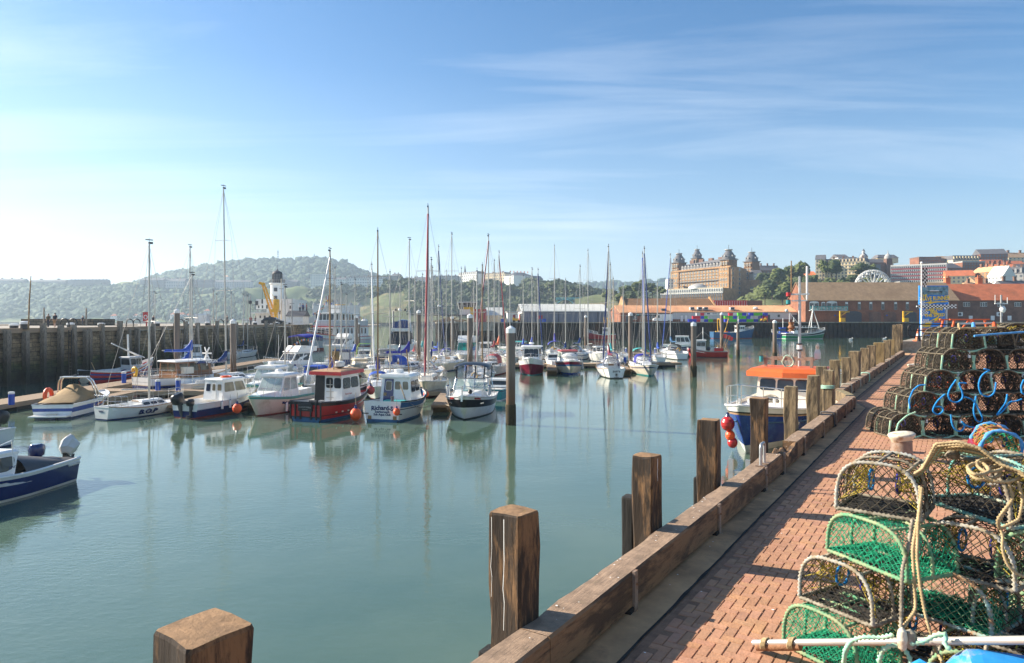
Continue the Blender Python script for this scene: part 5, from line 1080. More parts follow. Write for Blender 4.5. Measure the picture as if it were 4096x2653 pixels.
# wall with irregular stone courses: shallow relief
mb=MB(); rows=[]; n=220
for j in range(13):
    z=-1+(LZ-.35+1)*j/12; rows.append([LP(-45+(SE+45)*i/n,.10*fbm(i*.9,j*1.4,2)+.05*fbm(i*2.7,j*4,5)-.25*(1-j/12)*-1,z) for i in range(n+1)])
mb.loft(rows,'pierstone',closed=False)
e0,e1=LP(SE,.0),LP(SE+54,-7); mb.face([(e1.x,e1.y,-1),(e0.x,e0.y,-1),(e0.x,e0.y,LZ-.05),(e1.x,e1.y,LZ-.05)],'pierstone')
M('weed',(.035,.05,.012),.9,.4,1.5)
tag(mb.build('pier_wall'),'tall stone pier wall on the left with dark weed towards the water','wall')
mb=MB(); far=[LP(SE,-28),LP(SE+60,-60),LP(-45,-60)]
mb.face([LP(-45,.05,LZ),LP(SE,.05,LZ),LP(SE+54,-6.9,LZ),LP(SE+54,-75,LZ),LP(-45,-75,LZ)],'pierdeck'); struct(mb.build('stone_pier_deck'))
mb=MB(); c=LP((SE-45)/2,-.1,LZ-.1); mb.box(c,(SE+45,.7,.42),'deck_plank',math.atan2(LD.y,LD.x)); struct(mb.build('stone_pier_kerb'))
ord_=['first','second','third','fourth','fifth','sixth','seventh','eighth','ninth','tenth','eleventh','twelfth','thirteenth','fourteenth','fifteenth','sixteenth','seventeenth','eighteenth','nineteenth','twentieth','twenty-first','twenty-second','twenty-third','twenty-fourth','twenty-fifth','twenty-sixth']
pz=[(26,0),(103,0),(172,1),(240,1),(300,1),(341,0),(358,0),(414,1),(478,1),(522,0),(545,0),(610,1),(655,0),(700,1),(745,1),(785,1),(820,0),(862,1),(905,0),(945,1),(985,1),(1022,0),(1060,1),(1098,1),(1135,1),(1160,0)]
for i,(u,tall) in enumerate(pz):
    k_=(u-CU)/F; s=(k_*(LA.y+LN.y*.4)-(LA.x+LN.x*.4))/(LD.x-k_*LD.y); p=LP(s,.42)
    post(f'weathered timber pile against the stone pier wall, {ord_[i]} from the left edge',(p.x,p.y),rng.uniform(.3,.52),.42,(LZ+.65 if tall else LZ-.15)+rng.uniform(-.3,.15),-1,'pier_pile',math.atan2(LD.y,LD.x),(rng.uniform(-.05,.05),rng.uniform(-.3,.3)),nz=7,name='pier_pile',cat='pile',group='timber piles along the stone pier wall',amp=.03)
# ladder on wall
t=thing('wall_ladder','dark steel ladder fixed to the stone pier wall','ladder',LP(8.7,.28,0),math.atan2(LD.y,LD.x))
for x in (-.2,.2): k=MB(); k.box((x,-.1,2.2),(.07,.07,5),'black'); k.build('stile',t)
for i in range(14): k=MB(); k.box((0,-.1,.2+.33*i),(.4,.05,.05),'black'); k.build('rung',t)
def pbollard(label,u,D,vt):
    x,y=xof(u,D),D; k=MB(); h=max(.5,zof(vt,D)-LZ); k.lathe([(.34,0),(.34,h*.62),(.38,h*.64),(.38,h*.9),(.2,h)],['black_paint','black_paint','white','white'],14,(x,y,LZ)); tag(k.build('white_capped_bollard'),label,'bollard','white-capped bollards on the stone pier')
for u,D,vt,l in ((56,61,1295,'white-capped bollard nearest the left edge on the stone pier'),(99,60.5,1285,'taller white-capped post beside the leftmost bollard'),(282,70,1291,'white-capped bollard right of the walking couple'),(405,76,1292,'wide white-capped bollard before the low stone wall'),(628,87,1287,'white-capped bollard by the red lifebuoy post'),(750,95,1297,'white-capped bollard left of the tall round pile'),(830,103,1287,'white-capped bollard by the white van'),(1020,118,1286,'white-capped bollard left of the dark car'),(1105,128,1288,'white-capped bollard right of the dark car'),(1160,136,1287,'white-capped bollard at the pier corner')): pbollard(l,u,D,vt)
for i,(u,D,l) in enumerate(((262,67.5,'black iron hoop rails near the walking couple'),(522,82,'black iron hoop rails left of the lifebuoy post'),(725,94,'black iron hoop rails right of the tall round pile'),(885,106,'black iron hoop rails left of the yachts masts'))):
    t=thing('ladder_hoops',l,'handrail',(xof(u,D),D,LZ))
    for x in (-.5,.35): k=MB(); k.tube([(x,0,0),(x,0,.55)]+[(x+.4-.4*cos(R(a)),0,.55+.42*sin(R(a))) for a in range(20,161,20)]+[(x+.8,0,.5)],.06,'black_paint',6); k.build('hoop',t)
# breakwater block wall behind, masts and sticks
t=thing('breakwater','low grey stone breakwater wall behind the walking couple','wall',(0,0,0))
k=MB(); D=108; k.box(((xof(84,D)+xof(372,D))/2,D+3,(zof(1276,D)+0)/2),(xof(372,D)-xof(84,D),6,zof(1276,D)),'stonewall'); k.build('high_wall',t)
k=MB(); k.box(((xof(-200,D)+xof(455,D))/2,D+5,zof(1300,D)/2),(xof(455,D)-xof(-200,D),4,zof(1300,D)),'stonewall'); k.build('low_wall',t)
for u,vt,D,l in ((176,1231,100,'thin dark pole behind the walking couple'),(345,1233,104,'thin dark pole at the end of the breakwater')): k=MB(); h=zof(vt,D)-LZ; k.tube([(0,0,0),(0,0,h)],[.13,.09],'pier_pile',6); tag(k.build('marker_pole',None,(xof(u,D),D,LZ)),l,'pole')
# lifebuoy stand
D=86; t=thing('lifebuoy_stand','red lifebuoy housing on a post at the stone pier edge','lifebuoy stand',(xof(586,D),D,LZ)); h=zof(1258,D)-LZ
k=MB(); k.box((0,0,h/2),(.12,.12,h),'red'); k.build('post',t); k=MB(); k.box((0,-.08,h-.35),(.75,.16,1.3),'red'); k.box((0,-.17,h-.35),(.62,.04,1.1),'red'); k.build('housing',t); k=MB(); k.tube([(.2*cos(a),-.2,h-.35+.26*sin(a)) for a in [i*PI/6 for i in range(12)]],.05,'white',5,closed=True); k.build('ring',t)
van('white small van parked on the stone pier among the masts',(xof(812,110),110,LZ),PI/2+.25,4.2,1.9,1.75)
car('black hatchback car parked before the lighthouse',(xof(1095,130),130,LZ),.05,'black')
# ---- lighthouse
D=152; lx=xof(1072,D); s_=D/F; t=thing('lighthouse','white round lighthouse tower with dark lantern on the stone pier','lighthouse',(lx,D+6,LZ)); zz=lambda v: zof(v,D)-LZ
k=MB(); k.lathe([(29*s_,0),(28.5*s_,zz(1200)),(27*s_,zz(1135)),(31*s_,zz(1131)),(31*s_,zz(1127))],'white',24); k.build('tower',t)
k=MB(); k.lathe([(20*s_,zz(1127)),(20*s_,zz(1111)),(21*s_,zz(1110))],'darkgrey',12); k.build('lantern_base',t)
k=MB(); k.lathe([(19*s_,zz(1110)),(19*s_,zz(1089))],'palewin',12)
for i in range(12): a=2*PI*i/12; k.box((19.4*s_*cos(a),19.4*s_*sin(a),zz(1100)),(.14,.14,21*s_),'darkgrey',a)
k.lathe([(19.5*s_,zz(1101)),(19.5*s_,zz(1100))],'darkgrey',12); k.build('lantern_glass',t)
k=MB(); k.lathe([(21.5*s_,zz(1090)),(21*s_,zz(1086)),(16*s_,zz(1080)),(7*s_,zz(1075.5)),(2*s_,zz(1073)),(2.2*s_,zz(1070)),(.3*s_,zz(1066))],'darkgrey',12); k.tube([(0,0,zz(1067)),(0,0,zz(1052))],.04,'darkgrey',4); k.build('lantern_roof',t)
k=MB()
for zv in (1113,1119): k.tube([(30*s_*cos(2*PI*i/24),30*s_*sin(2*PI*i/24),zz(zv)) for i in range(24)],.035,'midgrey',4,closed=True)
for i in range(24): a=2*PI*i/24; k.box((30*s_*cos(a),30*s_*sin(a),zz(1119)),(.06,.06,14*s_),'midgrey')
k.build('gallery_rail',t)
for v_,h_ in ((1155,15),(1188,14)): k=MB(); k.box((3*s_,-27.5*s_,zz(v_)),(12*s_,.5,h_*s_),'darkgrey'); k.build('window',t)
t=thing('harbour_office','white two-storey harbour office around the lighthouse foot with a balcony','building',(xof(1024,D-4),D-4,LZ),.0); zz=lambda v: zof(v,D-4)-LZ; q_=lambda u: wm(u-1024,D-4)
k=MB(); k.box((q_(1069),4,zz(1197)/2),(q_(1113),8,zz(1197)),'white'); k.box((q_(1147),3.2,zz(1197)/2),(q_(1092),10,zz(1197)),'white'); k.build('wall',t)
k=MB(); k.box((q_(1048),-1.1,zz(1253)),(q_(1088),2.2,.22),'white'); k.build('balcony',t)
k=MB(); k.box((q_(1048),-2.15,zz(1245)),(q_(1088),.04,.75),'clearglass'); k.box((q_(1048),-2.15,zz(1238)),(q_(1088),.07,.07),'midgrey')
for i in range(9): k.box((q_(1016+i*8),-2.15,zz(1245)),(.06,.06,.8),'midgrey')
k.build('balcony_rail',t)
k=MB(); 
for i in range(5): k.box((q_(1022+i*14),-2.0,zz(1253)/2),(.14,.14,zz(1253)),'white')
k.build('balcony_posts',t)
for u,v,w_,h_ in ((1035,1228,5,10),(1050,1228,5,12),(1068,1228,6,14),(1132,1251,6,14),(1172,1230,5,12),(1040,1268,8,10),(1060,1268,8,10),(1080,1268,8,10)): k=MB(); yy=-1.83 if u>1113 else -.03; k.box((q_(u),yy,zz(v)),(w_*s_,.1,h_*s_),'farglass'); k.build('window',t)
k=MB(); k.box((q_(1028),-.1,zz(1213)),(.5,.5,.9),'darkgrey'); k.build('floodlight',t)
# yellow crane with lattice jib
D=140; t=thing('harbour_crane','yellow harbour crane with lattice jib leaning before the lighthouse','crane',(xof(1104,D),D,LZ)); zz=lambda v: zof(v,D)-LZ; X=lambda u: wm(u-1104,D)
k=MB(); k.lathe([(.5,0),(.42,1),(.38,zz(1246))],'yellow',12); k.build('pedestal',t)
k=MB(); k.box((X(1100),0,zz(1243)),(1.5,1.1,.6),'yellow'); k.build('turntable',t)
k=MB(); k.lathe([(.62,zz(1240)),(.62,zz(1200)),(.4,zz(1197))],'yellow',14,(X(1105),0,0)); k.build('cabin_drum',t)
a0=Vector((X(1098),0,zz(1272))); b0=Vector((X(1051),0,zz(1132))); d=(b0-a0); pv_=Vector((d.z,0,-d.x)).normalized()
k=MB()
for o1 in (-.42,.42):
    for o2 in (-.36,.36): k.bar(a0+pv_*o1+Vector((0,o2,0)),b0+pv_*o1*.5+Vector((0,o2*.5,0)),.14,.14,'yellow')
for i in range(15):
    f0,f1=i/15,(i+1)/15
    for o2 in (-.36,.36): sg_=1 if i%2 else -1; k.bar(a0+d*f0+pv_*.42*sg_*(1-.5*f0)+Vector((0,o2*(1-.5*f0),0)),a0+d*f1-pv_*.42*sg_*(1-.5*f1)+Vector((0,o2*(1-.5*f1),0)),.06,.06,'yellow')
k.build('lattice_jib',t)
k=MB(); k.bar(b0-Vector((.7,0,0)),b0+Vector((.4,0,-.3)),.6,.5,'yellow'); k.build('jib_head',t)
k=MB(); k.tube([b0,(b0.x-.1,0,b0.z-3.6)],.03,'black',4); k.box((b0.x-.1,0,b0.z-3.8),(.25,.25,.9),'black'); k.build('hook',t)
k=MB(); k.tube([b0,(X(1108),0,zz(1203))],.035,'yellow',4); k.build('stay_rope',t)
bld('small black and white pitched-roof kiosk at the end of the stone pier',1148,1212,1296,1266,140,140,4,'white','gable','darkgrey',1.2,z0=LZ,name='kiosk')
t=thing('white_fence','white post and rail fence round the lighthouse yard','fence',(0,0,0)); D=136
for v in (1278,1285,1292): k=MB(); k.box(((xof(970,D)+xof(1160,D))/2,D,zof(v,D)),(xof(1160,D)-xof(970,D),.08,.14),'white'); k.build('rail',t)
for i in range(13): k=MB(); k.box((xof(970+190*i/12,D),D,(LZ+zof(1276,D))/2),(.13,.13,zof(1276,D)-LZ),'white'); k.build('post',t)
for u,vt,D,l in ((1125,1115,142,'tall pale lamp mast beside the harbour office'),(1001,1184,130,'dark lamp mast with lantern left of the lighthouse'),(1168,1190,132,'dark flag mast before the harbour office right wall')):
    k=MB(); h=zof(vt,D)-LZ; k.tube([(0,0,0),(0,0,h)],[.14,.07],'midgrey' if u!=1125 else 'cream',6); k.box((0,0,h*.78),(.5,.5,.6) if u==1001 else (.9,.08,.08),'darkgrey'); tag(k.build('lamp_mast',None,(xof(u,D),D,LZ)),l,'mast')
# ---- people on the piers
def person(label,x,y,z,H=1.68,shirt='cloth_dark',legs='cloth_dark',rz=0,step=.16,hairm='hair',cap=None,bare=False):
    import bmesh
    J=[(0,0,.53),(0,0,.62),(0,0,.74),(0,0,.815),(0,.01,.86),(0,.01,.93)]; rad=[.085,.08,.095,.045,.05,.055]; E=[(0,1),(1,2),(2,3),(3,4),(4,5)]
    for sx in (-1,1):
        b=len(J); J+=[(.105*sx,0,.79),(.13*sx,-.03*sx*step*4,.62),(.125*sx,-.09*sx*step*3-.03,.48),(.12*sx,-.1*sx*step*3-.04,.43)]; rad+=[.042,.034,.026,.022]; E+=[(2,b),(b,b+1),(b+1,b+2),(b+2,b+3)]
        b=len(J); J+=[(.055*sx,0,.50),(.06*sx,-.10*sx*step*2.2-.02,.28),(.06*sx,sx*step*.9*-.6,.045),(.065*sx,sx*step*.9*-.6-.10,.02)]; rad+=[.07,.048,.034,.028]; E+=[(0,b),(b,b+1),(b+1,b+2),(b+2,b+3)]
    me=bpy.data.meshes.new('person'); me.from_pydata([(a*H,b_*H,c*H) for a,b_,c in J],E,[]); o=bpy.data.objects.new('person',me); COL.objects.link(o)
    m_=o.modifiers.new('skin','SKIN'); m_.use_smooth_shade=True
    for i,r in enumerate(rad): me.skin_vertices[0].data[i].radius=(r*H*(1.25 if i<3 else 1),r*H*(.8 if i<3 else 1))
    me.skin_vertices[0].data[0].use_root=True; s2=o.modifiers.new('sub','SUBSURF'); s2.levels=1; s2.render_levels=1
    dg=bpy.context.evaluated_depsgraph_get(); m2=bpy.data.meshes.new_from_object(o.evaluated_get(dg)); bpy.data.objects.remove(o)
    for nme in (shirt,legs,'skin','rubber'): m2.materials.append(mt(nme))
    for p in m2.polygons:
        c=p.center/H; k_=2
        if c.z<.035: k_=3
        elif c.z<.53 and abs(c.x)<.1: k_=1 if not (bare and c.z<.28) else 2
        elif c.z<.80 and (abs(c.x)<.115 or c.z>.64): k_=0
        p.material_index=k_; p.use_smooth=True
    o=bpy.data.objects.new('person',m2); COL.objects.link(o); o.location=(x,y,z); o.rotation_euler=(0,0,rz); tag(o,label,'person')
    k=MB(); k.ball((0,.018*H,.945*H),.058*H,cap or hairm,10,(1,1.05,.85)); 
    k.build('hat' if cap else 'hair',o)
person('person in dark striped jacket and black trousers walking on the stone pier',xof(193,80),80,LZ,1.62,'cloth_stripe','cloth_dark',.15); person('person in navy vest, tan shorts and cap walking on the stone pier',xof(215,80),80.2,LZ,1.72,'cloth_dark','cloth_tan',.1,cap='cloth_dark',bare=True)
for u,D,h,sh,l in ((1003,126,1.7,'cloth_red','person in reddish top by the lighthouse fence'),(1021,126,1.7,'cloth_dark','person in dark clothes standing by the lighthouse fence'),(908,112,1.7,'cloth_dark','person in dark jacket leaning at the pier edge'),(331,104,1.6,'cloth_dark','dark figure fishing at the end of the breakwater'),(614,100,1.6,'cloth_dark','person sitting low behind the lifebuoy post')):
    person(l,xof(u,D),D,LZ,h,sh,'cloth_dark',rng.uniform(-1,1))
# ================= boats
class Hull:
    def __init__(s,t,L,B,fs,fm,fb,bands,tr=.8,rake=.5,fl=.82,fbow=.35,p=2.3,tm=None,deck='white',dk=.06,strake='white',sr=.035,mid=.42,tbands=None,canoe=False):
        s.L,s.B,s.fs,s.fm,s.fb,s.tr,s.rake,s.p,s.mid,s.fl,s.fbow=L,B,fs,fm,fb,tr,rake,p,mid,fl,fbow; s.t=t
        N=18; ts=[i/N for i in range(N+1)]; lv=[0]+[b for b,_ in bands]; mb=MB()
        for k,(b,m) in enumerate(bands):
            sub=[lv[k],(lv[k]+b)/2,b] if b-lv[k]>.3 else [lv[k],b]
            if k==0: sub=[-.35]+sub
            for sd in (1,-1):
                rows=[[s.P(t_,q_,sd) for t_ in ts] for q_ in sub]
                if sd==1: rows=rows[::-1]
                mb.loft(rows,m,closed=False,sm=True)
        mb.build('hull',t,merge=True)
        if not canoe:
            tb=MB(); bb=tbands or bands; lv=[0]+[b for b,_ in bb]
            for k,(b,m) in enumerate(bb):
                lo=-.35 if k==0 else lv[k]
                tb.face([s.P(0,lo,-1),s.P(0,b,-1),s.P(0,b,1),s.P(0,lo,1)][::-1],m)
            s.tr_o=tb.build('transom',t)
        d=MB(); ts2=[i/12 for i in range(13)]
        a=[Vector(s.P(t_,1,1)) for t_ in ts2]; c=[Vector(s.P(t_,1,-1)) for t_ in ts2]; dz=Vector((0,0,-dk))
        ins=lambda v:Vector((v.x-.02,v.y*.94,v.z))
        d.loft([[ins(v)+dz for v in c],[ins(v)+dz for v in a]],deck,closed=False)
        if dk>.12:
            d.loft([[ins(v) for v in a],[ins(v)+dz for v in a]],deck,closed=False); d.loft([[ins(v)+dz for v in c],[ins(v) for v in c]],deck,closed=False); d.loft([a,[ins(v) for v in a]],strake,closed=False); d.loft([[ins(v) for v in c],c],strake,closed=False)
        d.build('deck',t)
        if strake:
            k=MB(); k.tube([s.P(t_,1,1) for t_ in ts]+[s.P(t_,1,-1) for t_ in ts[::-1][1:]],sr,strake,5); k.build('rubbing_strake',t)
    def half(s,t_):
        if t_<s.mid: f=s.tr+(1-s.tr)*sin(PI/2*t_/s.mid)
        else: f=max(0,1-((t_-s.mid)/(1-s.mid))**s.p)
        return s.B/2*f
    def sheer(s,t_):
        z=s.fm
        if t_>.4: z+=(s.fb-s.fm)*((t_-.4)/.6)**1.6
        else: z+=(s.fs-s.fm)*((.4-t_)/.4)**1.5
        return z
    def P(s,t_,q_,sd,o=0):
        fl=s.fl+(s.fbow-s.fl)*max(0,(t_-.4)/.6)**1.2; w=s.half(t_)*(fl+(1-fl)*max(q_,0)**.8)
        if q_<0: w*=1+q_*.9
        x=-s.L/2+s.L*t_-s.rake*(1-q_)*t_**4
        z=s.sheer(t_)*q_ if q_>=0 else q_
        return (x,sd*(w+o),z)
    def x(s,t_): return -s.L/2+s.L*t_
def boat(name,label,cat,u,D,hd,xref=0,group=None,z=0):
    p=Vector((xof(u,D),D,z)); a=R(hd); return thing(name,label,cat,(p.x-xref*cos(a),p.y-xref*sin(a),z),a,group)
def W(t,p):
    """world position of a point on a thing"""
    a=t.rotation_euler[2]; return Vector((t.location.x+p[0]*cos(a)-p[1]*sin(a),t.location.y+p[0]*sin(a)+p[1]*cos(a),t.location.z+p[2]))
def cabin(t,x0,x1,w0,w1,z0,h,m,rf=.3,rb=0,tin=.9,front=2,side=2,rear=0,wm_='glass',fm='rubber',roof=True,rm=None,ro=.1,rt=.07,vz=(.42,.9),name='cabin',rnd=.07,door=None,cam=.06,zf=0):
    c=[(x0,-w0/2,z0),(x1,-w1/2,z0+zf),(x1,w1/2,z0+zf),(x0,w0/2,z0)]; d=[(x0+rb,-w0/2*tin,z0+h),(x1-rf,-w1/2*tin,z0+h),(x1-rf,w1/2*tin,z0+h),(x0+rb,w0/2*tin,z0+h)]
    k=MB(); k.loft([c,d],m); cb=k.build(name,t)
    q={'r':[c[0],c[1],d[1],d[0]],'f':[c[1],c[2],d[2],d[1]],'l':[c[2],c[3],d[3],d[2]],'b':[c[3],c[0],d[0],d[3]]}
    def row(face,n,v,um=.05,gap=.03):
        for i in range(n):
            u0=um+(1-2*um)*i/n+gap; u1=um+(1-2*um)*(i+1)/n-gap; k=MB(); pane(k,q[face],u0,u1,v[0],v[1],wm_,.012,rnd,fm,.022); k.build('window',t)
    if front: row('f',front,vz,.03,.015)
    if side: row('r',side,vz); row('l',side,vz)
    if rear: row('b',rear,vz)
    if door: k=MB(); pane(k,q['b'],door[0],door[1],.02,.93,door[2],.02,.02); k.build('door',t)
    if roof:
        k=MB(); o=ro; lo=[(d[0][0]-o,d[0][1]-o,z0+h),(d[1][0]+o,d[1][1]-o,z0+h),(d[2][0]+o,d[2][1]+o,z0+h),(d[3][0]-o,d[3][1]+o,z0+h)]
        k.loft([lo,[(x,y,z+rt) for x,y,z in lo],[(x*.96+(lo[0][0]+lo[1][0])/2*.04,y*.8,z+rt+cam) for x,y,z in lo]],rm or m); k.build('roof',t)
    return q
def rail(t,H,t0,t1,h,m='chrome',n=6,r=.014,mid=True,close=True,inset=.04):
    k=MB(); ts=[t0+(t1-t0)*i/n for i in range(n+1)]
    for f in ((1,.5) if mid else (1,)):
        for sd in (1,-1):
            k.tube([Vector(H.P(q_,1,sd,-inset))+Vector((0,0,h*f)) for q_ in ts],r,m,4)
        if close: k.tube([Vector(H.P(t1,1,1,-inset))+Vector((0,0,h*f)),Vector(H.P(t1,1,-1,-inset))+Vector((0,0,h*f))],r,m,4)
    for q_ in ts:
        for sd in (1,-1): p=Vector(H.P(q_,1,sd,-inset)); k.tube([p,p+Vector((0,0,h))],r,m,4)
    k.build('guard_rail',t)
def rig(t,H,x,zb,zt,mast='alu',r=.065,boom=2.6,cover=None,furl=None,spread=(.55,),cv=1.0,wire=True,bz=None,lean=0,radar=False,coverdir=-1):
    k=MB(); dx=lean*(zt-zb); top=(x+dx,0,zt); k.tube([(x,0,zb),(x+dx*.5,0,(zb+zt)/2),top],[r,r,r*.75],mast,7); m_=k.build('mast',t)
    k=MB(); k.tube([(x+dx,0,zt),(x+dx,0,zt+.35)],.012,'darkgrey',4); k.bar((x+dx-.25,0,zt+.22),(x+dx+.25,0,zt+.24),.03,.06,'darkgrey'); k.box((x+dx+.1,0,zt+.05),(.25,.1,.12),'darkgrey'); k.build('masthead_gear',m_)
    hb=H.B/2*.95; sp=[]
    for f in spread:
        z=zb+(zt-zb)*f; k=MB(); xx=x+dx*f; k.tube([(xx-.1,-hb*.62,z),(xx,0,z+.03),(xx-.1,hb*.62,z)],.022,'alu',4); k.build('spreader',m_); sp.append((xx,z))
    if radar: k=MB(); z=zb+(zt-zb)*.45; k.lathe([(.2,0),(.22,.1),(.12,.22)],'white',10,(x+.28,0,z)); k.box((x+.14,0,z-.03),(.3,.1,.06),'alu'); k.build('radar',m_)
    bz=bz if bz is not None else zb+1.0
    if boom:
        k=MB(); e=(x+coverdir*boom,0,bz+.12); k.tube([(x+coverdir*.08,0,bz),e],.05,mast,6); k.build('boom',t)
        if cover:
            k=MB(); rings=[]
            for i in range(9):
                f=i/8; xx=x+coverdir*(.0+boom*.93*f); hh=(.20+.85*max(0,1-f*3.2)**1.3)*cv; ww=.13+.05*sin(f*9)
                zc=bz+.08*f; rings.append([(xx+.06*sin(j)*0,ww*cos(a)*(1 if f<.95 else .5),zc-.06+(hh*.5)*(1+sin(a))-.05*abs(sin(f*14))) for j,a in enumerate([2*PI*q_/8 for q_ in range(8)])])
            k.loft(rings,cover,sm=True); k.build('sail_cover',t)
    if wire:
        bow=H.P(.985,1,1); ste=H.P(0,1,1)
        lines=[('forestay',[(bow[0],0,bow[2]),(x+dx,0,zt-.1)]),('backstay',[(ste[0],0,ste[2]),(x+dx,0,zt)])]
        tt=(x+H.L/2)/H.L
        for sd in (1,-1):
            b_=H.P(max(.05,min(.95,tt-.02)),1,sd,-.05)
            if sp: lines.append(('shroud',[b_,(sp[-1][0]-.1,sd*hb*.62,sp[-1][1]),(x+dx,0,zt-.15)])); lines.append(('shroud',[(b_[0]-.35,b_[1],b_[2]),(sp[0][0],0,sp[0][1]-.1)]))
        for n_,pts in lines:
            if n_=='forestay' and furl: continue
            k=MB(); k.tube(pts,.012,'wire',3,caps=False); k.build(n_,t)
        if furl:
            k=MB(); a_=Vector((bow[0]-.12,0,bow[2]+.35)); b_=Vector((x+dx,0,zt-.5)); n=14
            k.tube([a_+(b_-a_)*(i/n) for i in range(n+1)],[.05]+[.085*(1-.35*i/n)+.008*(i%2) for i in range(n)],furl,6); k.build('furled_headsail',t)
def outboard(t,x,y,z,m='black',s=1.0,tilt=0,name='outboard_motor'):
    k=MB(); a=tilt
    rings=[]
    for zz,lx,w,o in ((.0,.34,.26,0),(.06,.5,.36,-.02),(.30,.54,.38,-.04),(.44,.50,.34,-.03),(.50,.34,.24,0)):
        rings.append([(o+lx*.55*math.copysign(abs(cos(q_))**.6,cos(q_)),w*.5*math.copysign(abs(sin(q_))**.6,sin(q_)),zz) for q_ in [2*PI*j/10 for j in range(10)]])
    k.loft(rings,m,sm=True); k.box((0,0,-.3),(.16,.12,.7),'darkgrey' if m!='white' else 'lightgrey'); k.box((-.12,0,-.68),(.5,.06,.06),'darkgrey'); k.lathe([(.09,-.2),(.07,.2)],'darkgrey',8,(-.05,0,-.8),axis=(1,0,0))
    for j in range(3): q_=2*PI*j/3; k.box((-.28,.1*cos(q_),-.8+.1*sin(q_)),(.03,.12,.12),'darkgrey',q_)
    k.box((.22,0,-.12),(.25,.2,.3),'darkgrey')
    o=k.build(name,t,(x,y,z)); o.scale=(s,s,s); o.rotation_euler=(0,tilt,0); return o
def fender(label,p,kind,m,s=1.0):
    k=MB()
    if kind=='ball': k.ball((0,0,0),.24*s,m,14,(1,1,1.12)); k.lathe([(.10*s,.22*s),(.05*s,.34*s),(.05*s,.4*s)],'navy' if m!='navy' else 'white',8); k.tube([(0,0,.38*s),(0,0,.9*s)],.012,'rope_grey',4)
    else: k.lathe([(.02,-.36*s),(.09*s,-.30*s),(.10*s,0),(.09*s,.30*s),(.02,.36*s)],[ 'navy',m,m,'navy'],10); k.tube([(0,0,.34*s),(0,0,.75*s)],.01,'rope_grey',4)
    return tag(k.build('fender',None,p),label,'fender')
def hood(t,x0,x1,w,z,h,m,vin='vinyl',fr='alu'):
    """spray hood: cloth arch over a clear windscreen, open towards the stern"""
    k=MB(); rings=[]
    for f,hh in ((0,1.0),(.45,1.0),(.75,.86),(1,.45)):
        rings.append([(x0+(x1-x0)*f,w/2*cos(a)*(1-.12*f),z+h*hh*(.25+.75*sin(a)**.6 if 0<a<PI else .0)) for a in [PI*j/8 for j in range(9)]])
    k.loft(rings[:3],m,closed=False,sm=True); k.build('spray_hood',t)
    k=MB(); k.loft(rings[2:],vin,closed=False,sm=True); k.build('hood_window',t)
def yacht(label,u,D,L,B,hd,vtop,hull='white',stripe=None,boot='navy',cover='blue',furl=None,hood_=None,mast='alu',xm=.56,boom=2.4,spread=(.55,),cab='white',deck='white',dodger=None,canvas=None,radar=False,name='sailing_yacht',ring=False,lean=0,tbands=None,cv=1,r=.065,fs=None,dy=0,transom=None):
    t=boat(name,label,'sailing yacht',u,D,hd,-L/2+L*xm,'yachts moored in the marina'); f=L/8
    bands=[(.10,boot)]+([(.70,hull),(.80,stripe),(1,hull)] if stripe else [(1,hull)])
    H=Hull(t,L,B,.85*f if fs is None else fs,.82*f,1.15*f,bands,tr=.62,rake=.7*f,fl=.72,fbow=.4,deck=deck,dk=.05,strake='teak' if rng.random()<.3 else 'white',sr=.028,tbands=[(.1,boot),(1,transom or hull)])
    H.tb=t; zc=.82*f
    cabin(t,-.12*L,.24*L,B*.58,B*.34,zc-.02,.42*f,cab,rf=.5*f,rb=.05,tin=.82,front=0,side=3,wm_='tint',fm='alu' if rng.random()<.5 else 'rubber',vz=(.35,.78),name='coachroof',ro=-.02,rt=.02,cam=.05)
    k=MB(); 
    for y in (-1,1): k.box((-.30*L,y*B*.31,zc+.10*f),(.34*L,.16,.28*f),cab)
    k.box((-.12*L,0,zc+.12),(.06,B*.6,.3),cab); k.build('cockpit_coaming',t)
    k=MB(); k.box((-.115*L-.03,0,zc+.25*f),(.05,.55,.5*f),'teak'); k.build('companionway',t)
    rail(t,H,.0,.18,.62,n=3,close=False); rail(t,H,.22,.82,.58,n=5,r=.008,close=False,m='wire'); rail(t,H,.86,.985,.62,n=2)
    k=MB(); a_=[Vector(H.P(0,1,sd,-.05))+Vector((0,0,.62)) for sd in (1,-1)]; k.tube(a_,.014,'chrome',4); k.build('stern_rail',t)
    rig(t,H,H.x(xm),zc+.4*f,zof(vtop,D),mast,r,boom*f,cover,furl,spread,bz=zc+1.35*f,lean=lean,radar=radar,cv=cv)
    if hood_: hood(t,-.2*L,-.02*L,B*.6,zc+.2*f,.95*f,hood_)
    if canvas: k=MB(); rings=[[(xx,B*.40*cos(a),zc+1.0*f+.55*f*sin(a)) for a in [PI*j/8 for j in range(9)]] for xx in (-.42*L,-.14*L)]; k.loft(rings,canvas,closed=False,sm=True); k.build('cockpit_canvas',t)
    if ring: k=MB(); p=H.P(.02,1,1); c=(p[0]-.05,p[1]-.45*ring,p[2]+.5); k.tube([(c[0],c[1]+.22*cos(a),c[2]+.24*sin(a)) for a in [2*PI*i/12 for i in range(9)]],.07,'yellow',6); k.build('horseshoe_buoy',t)
    return t,H
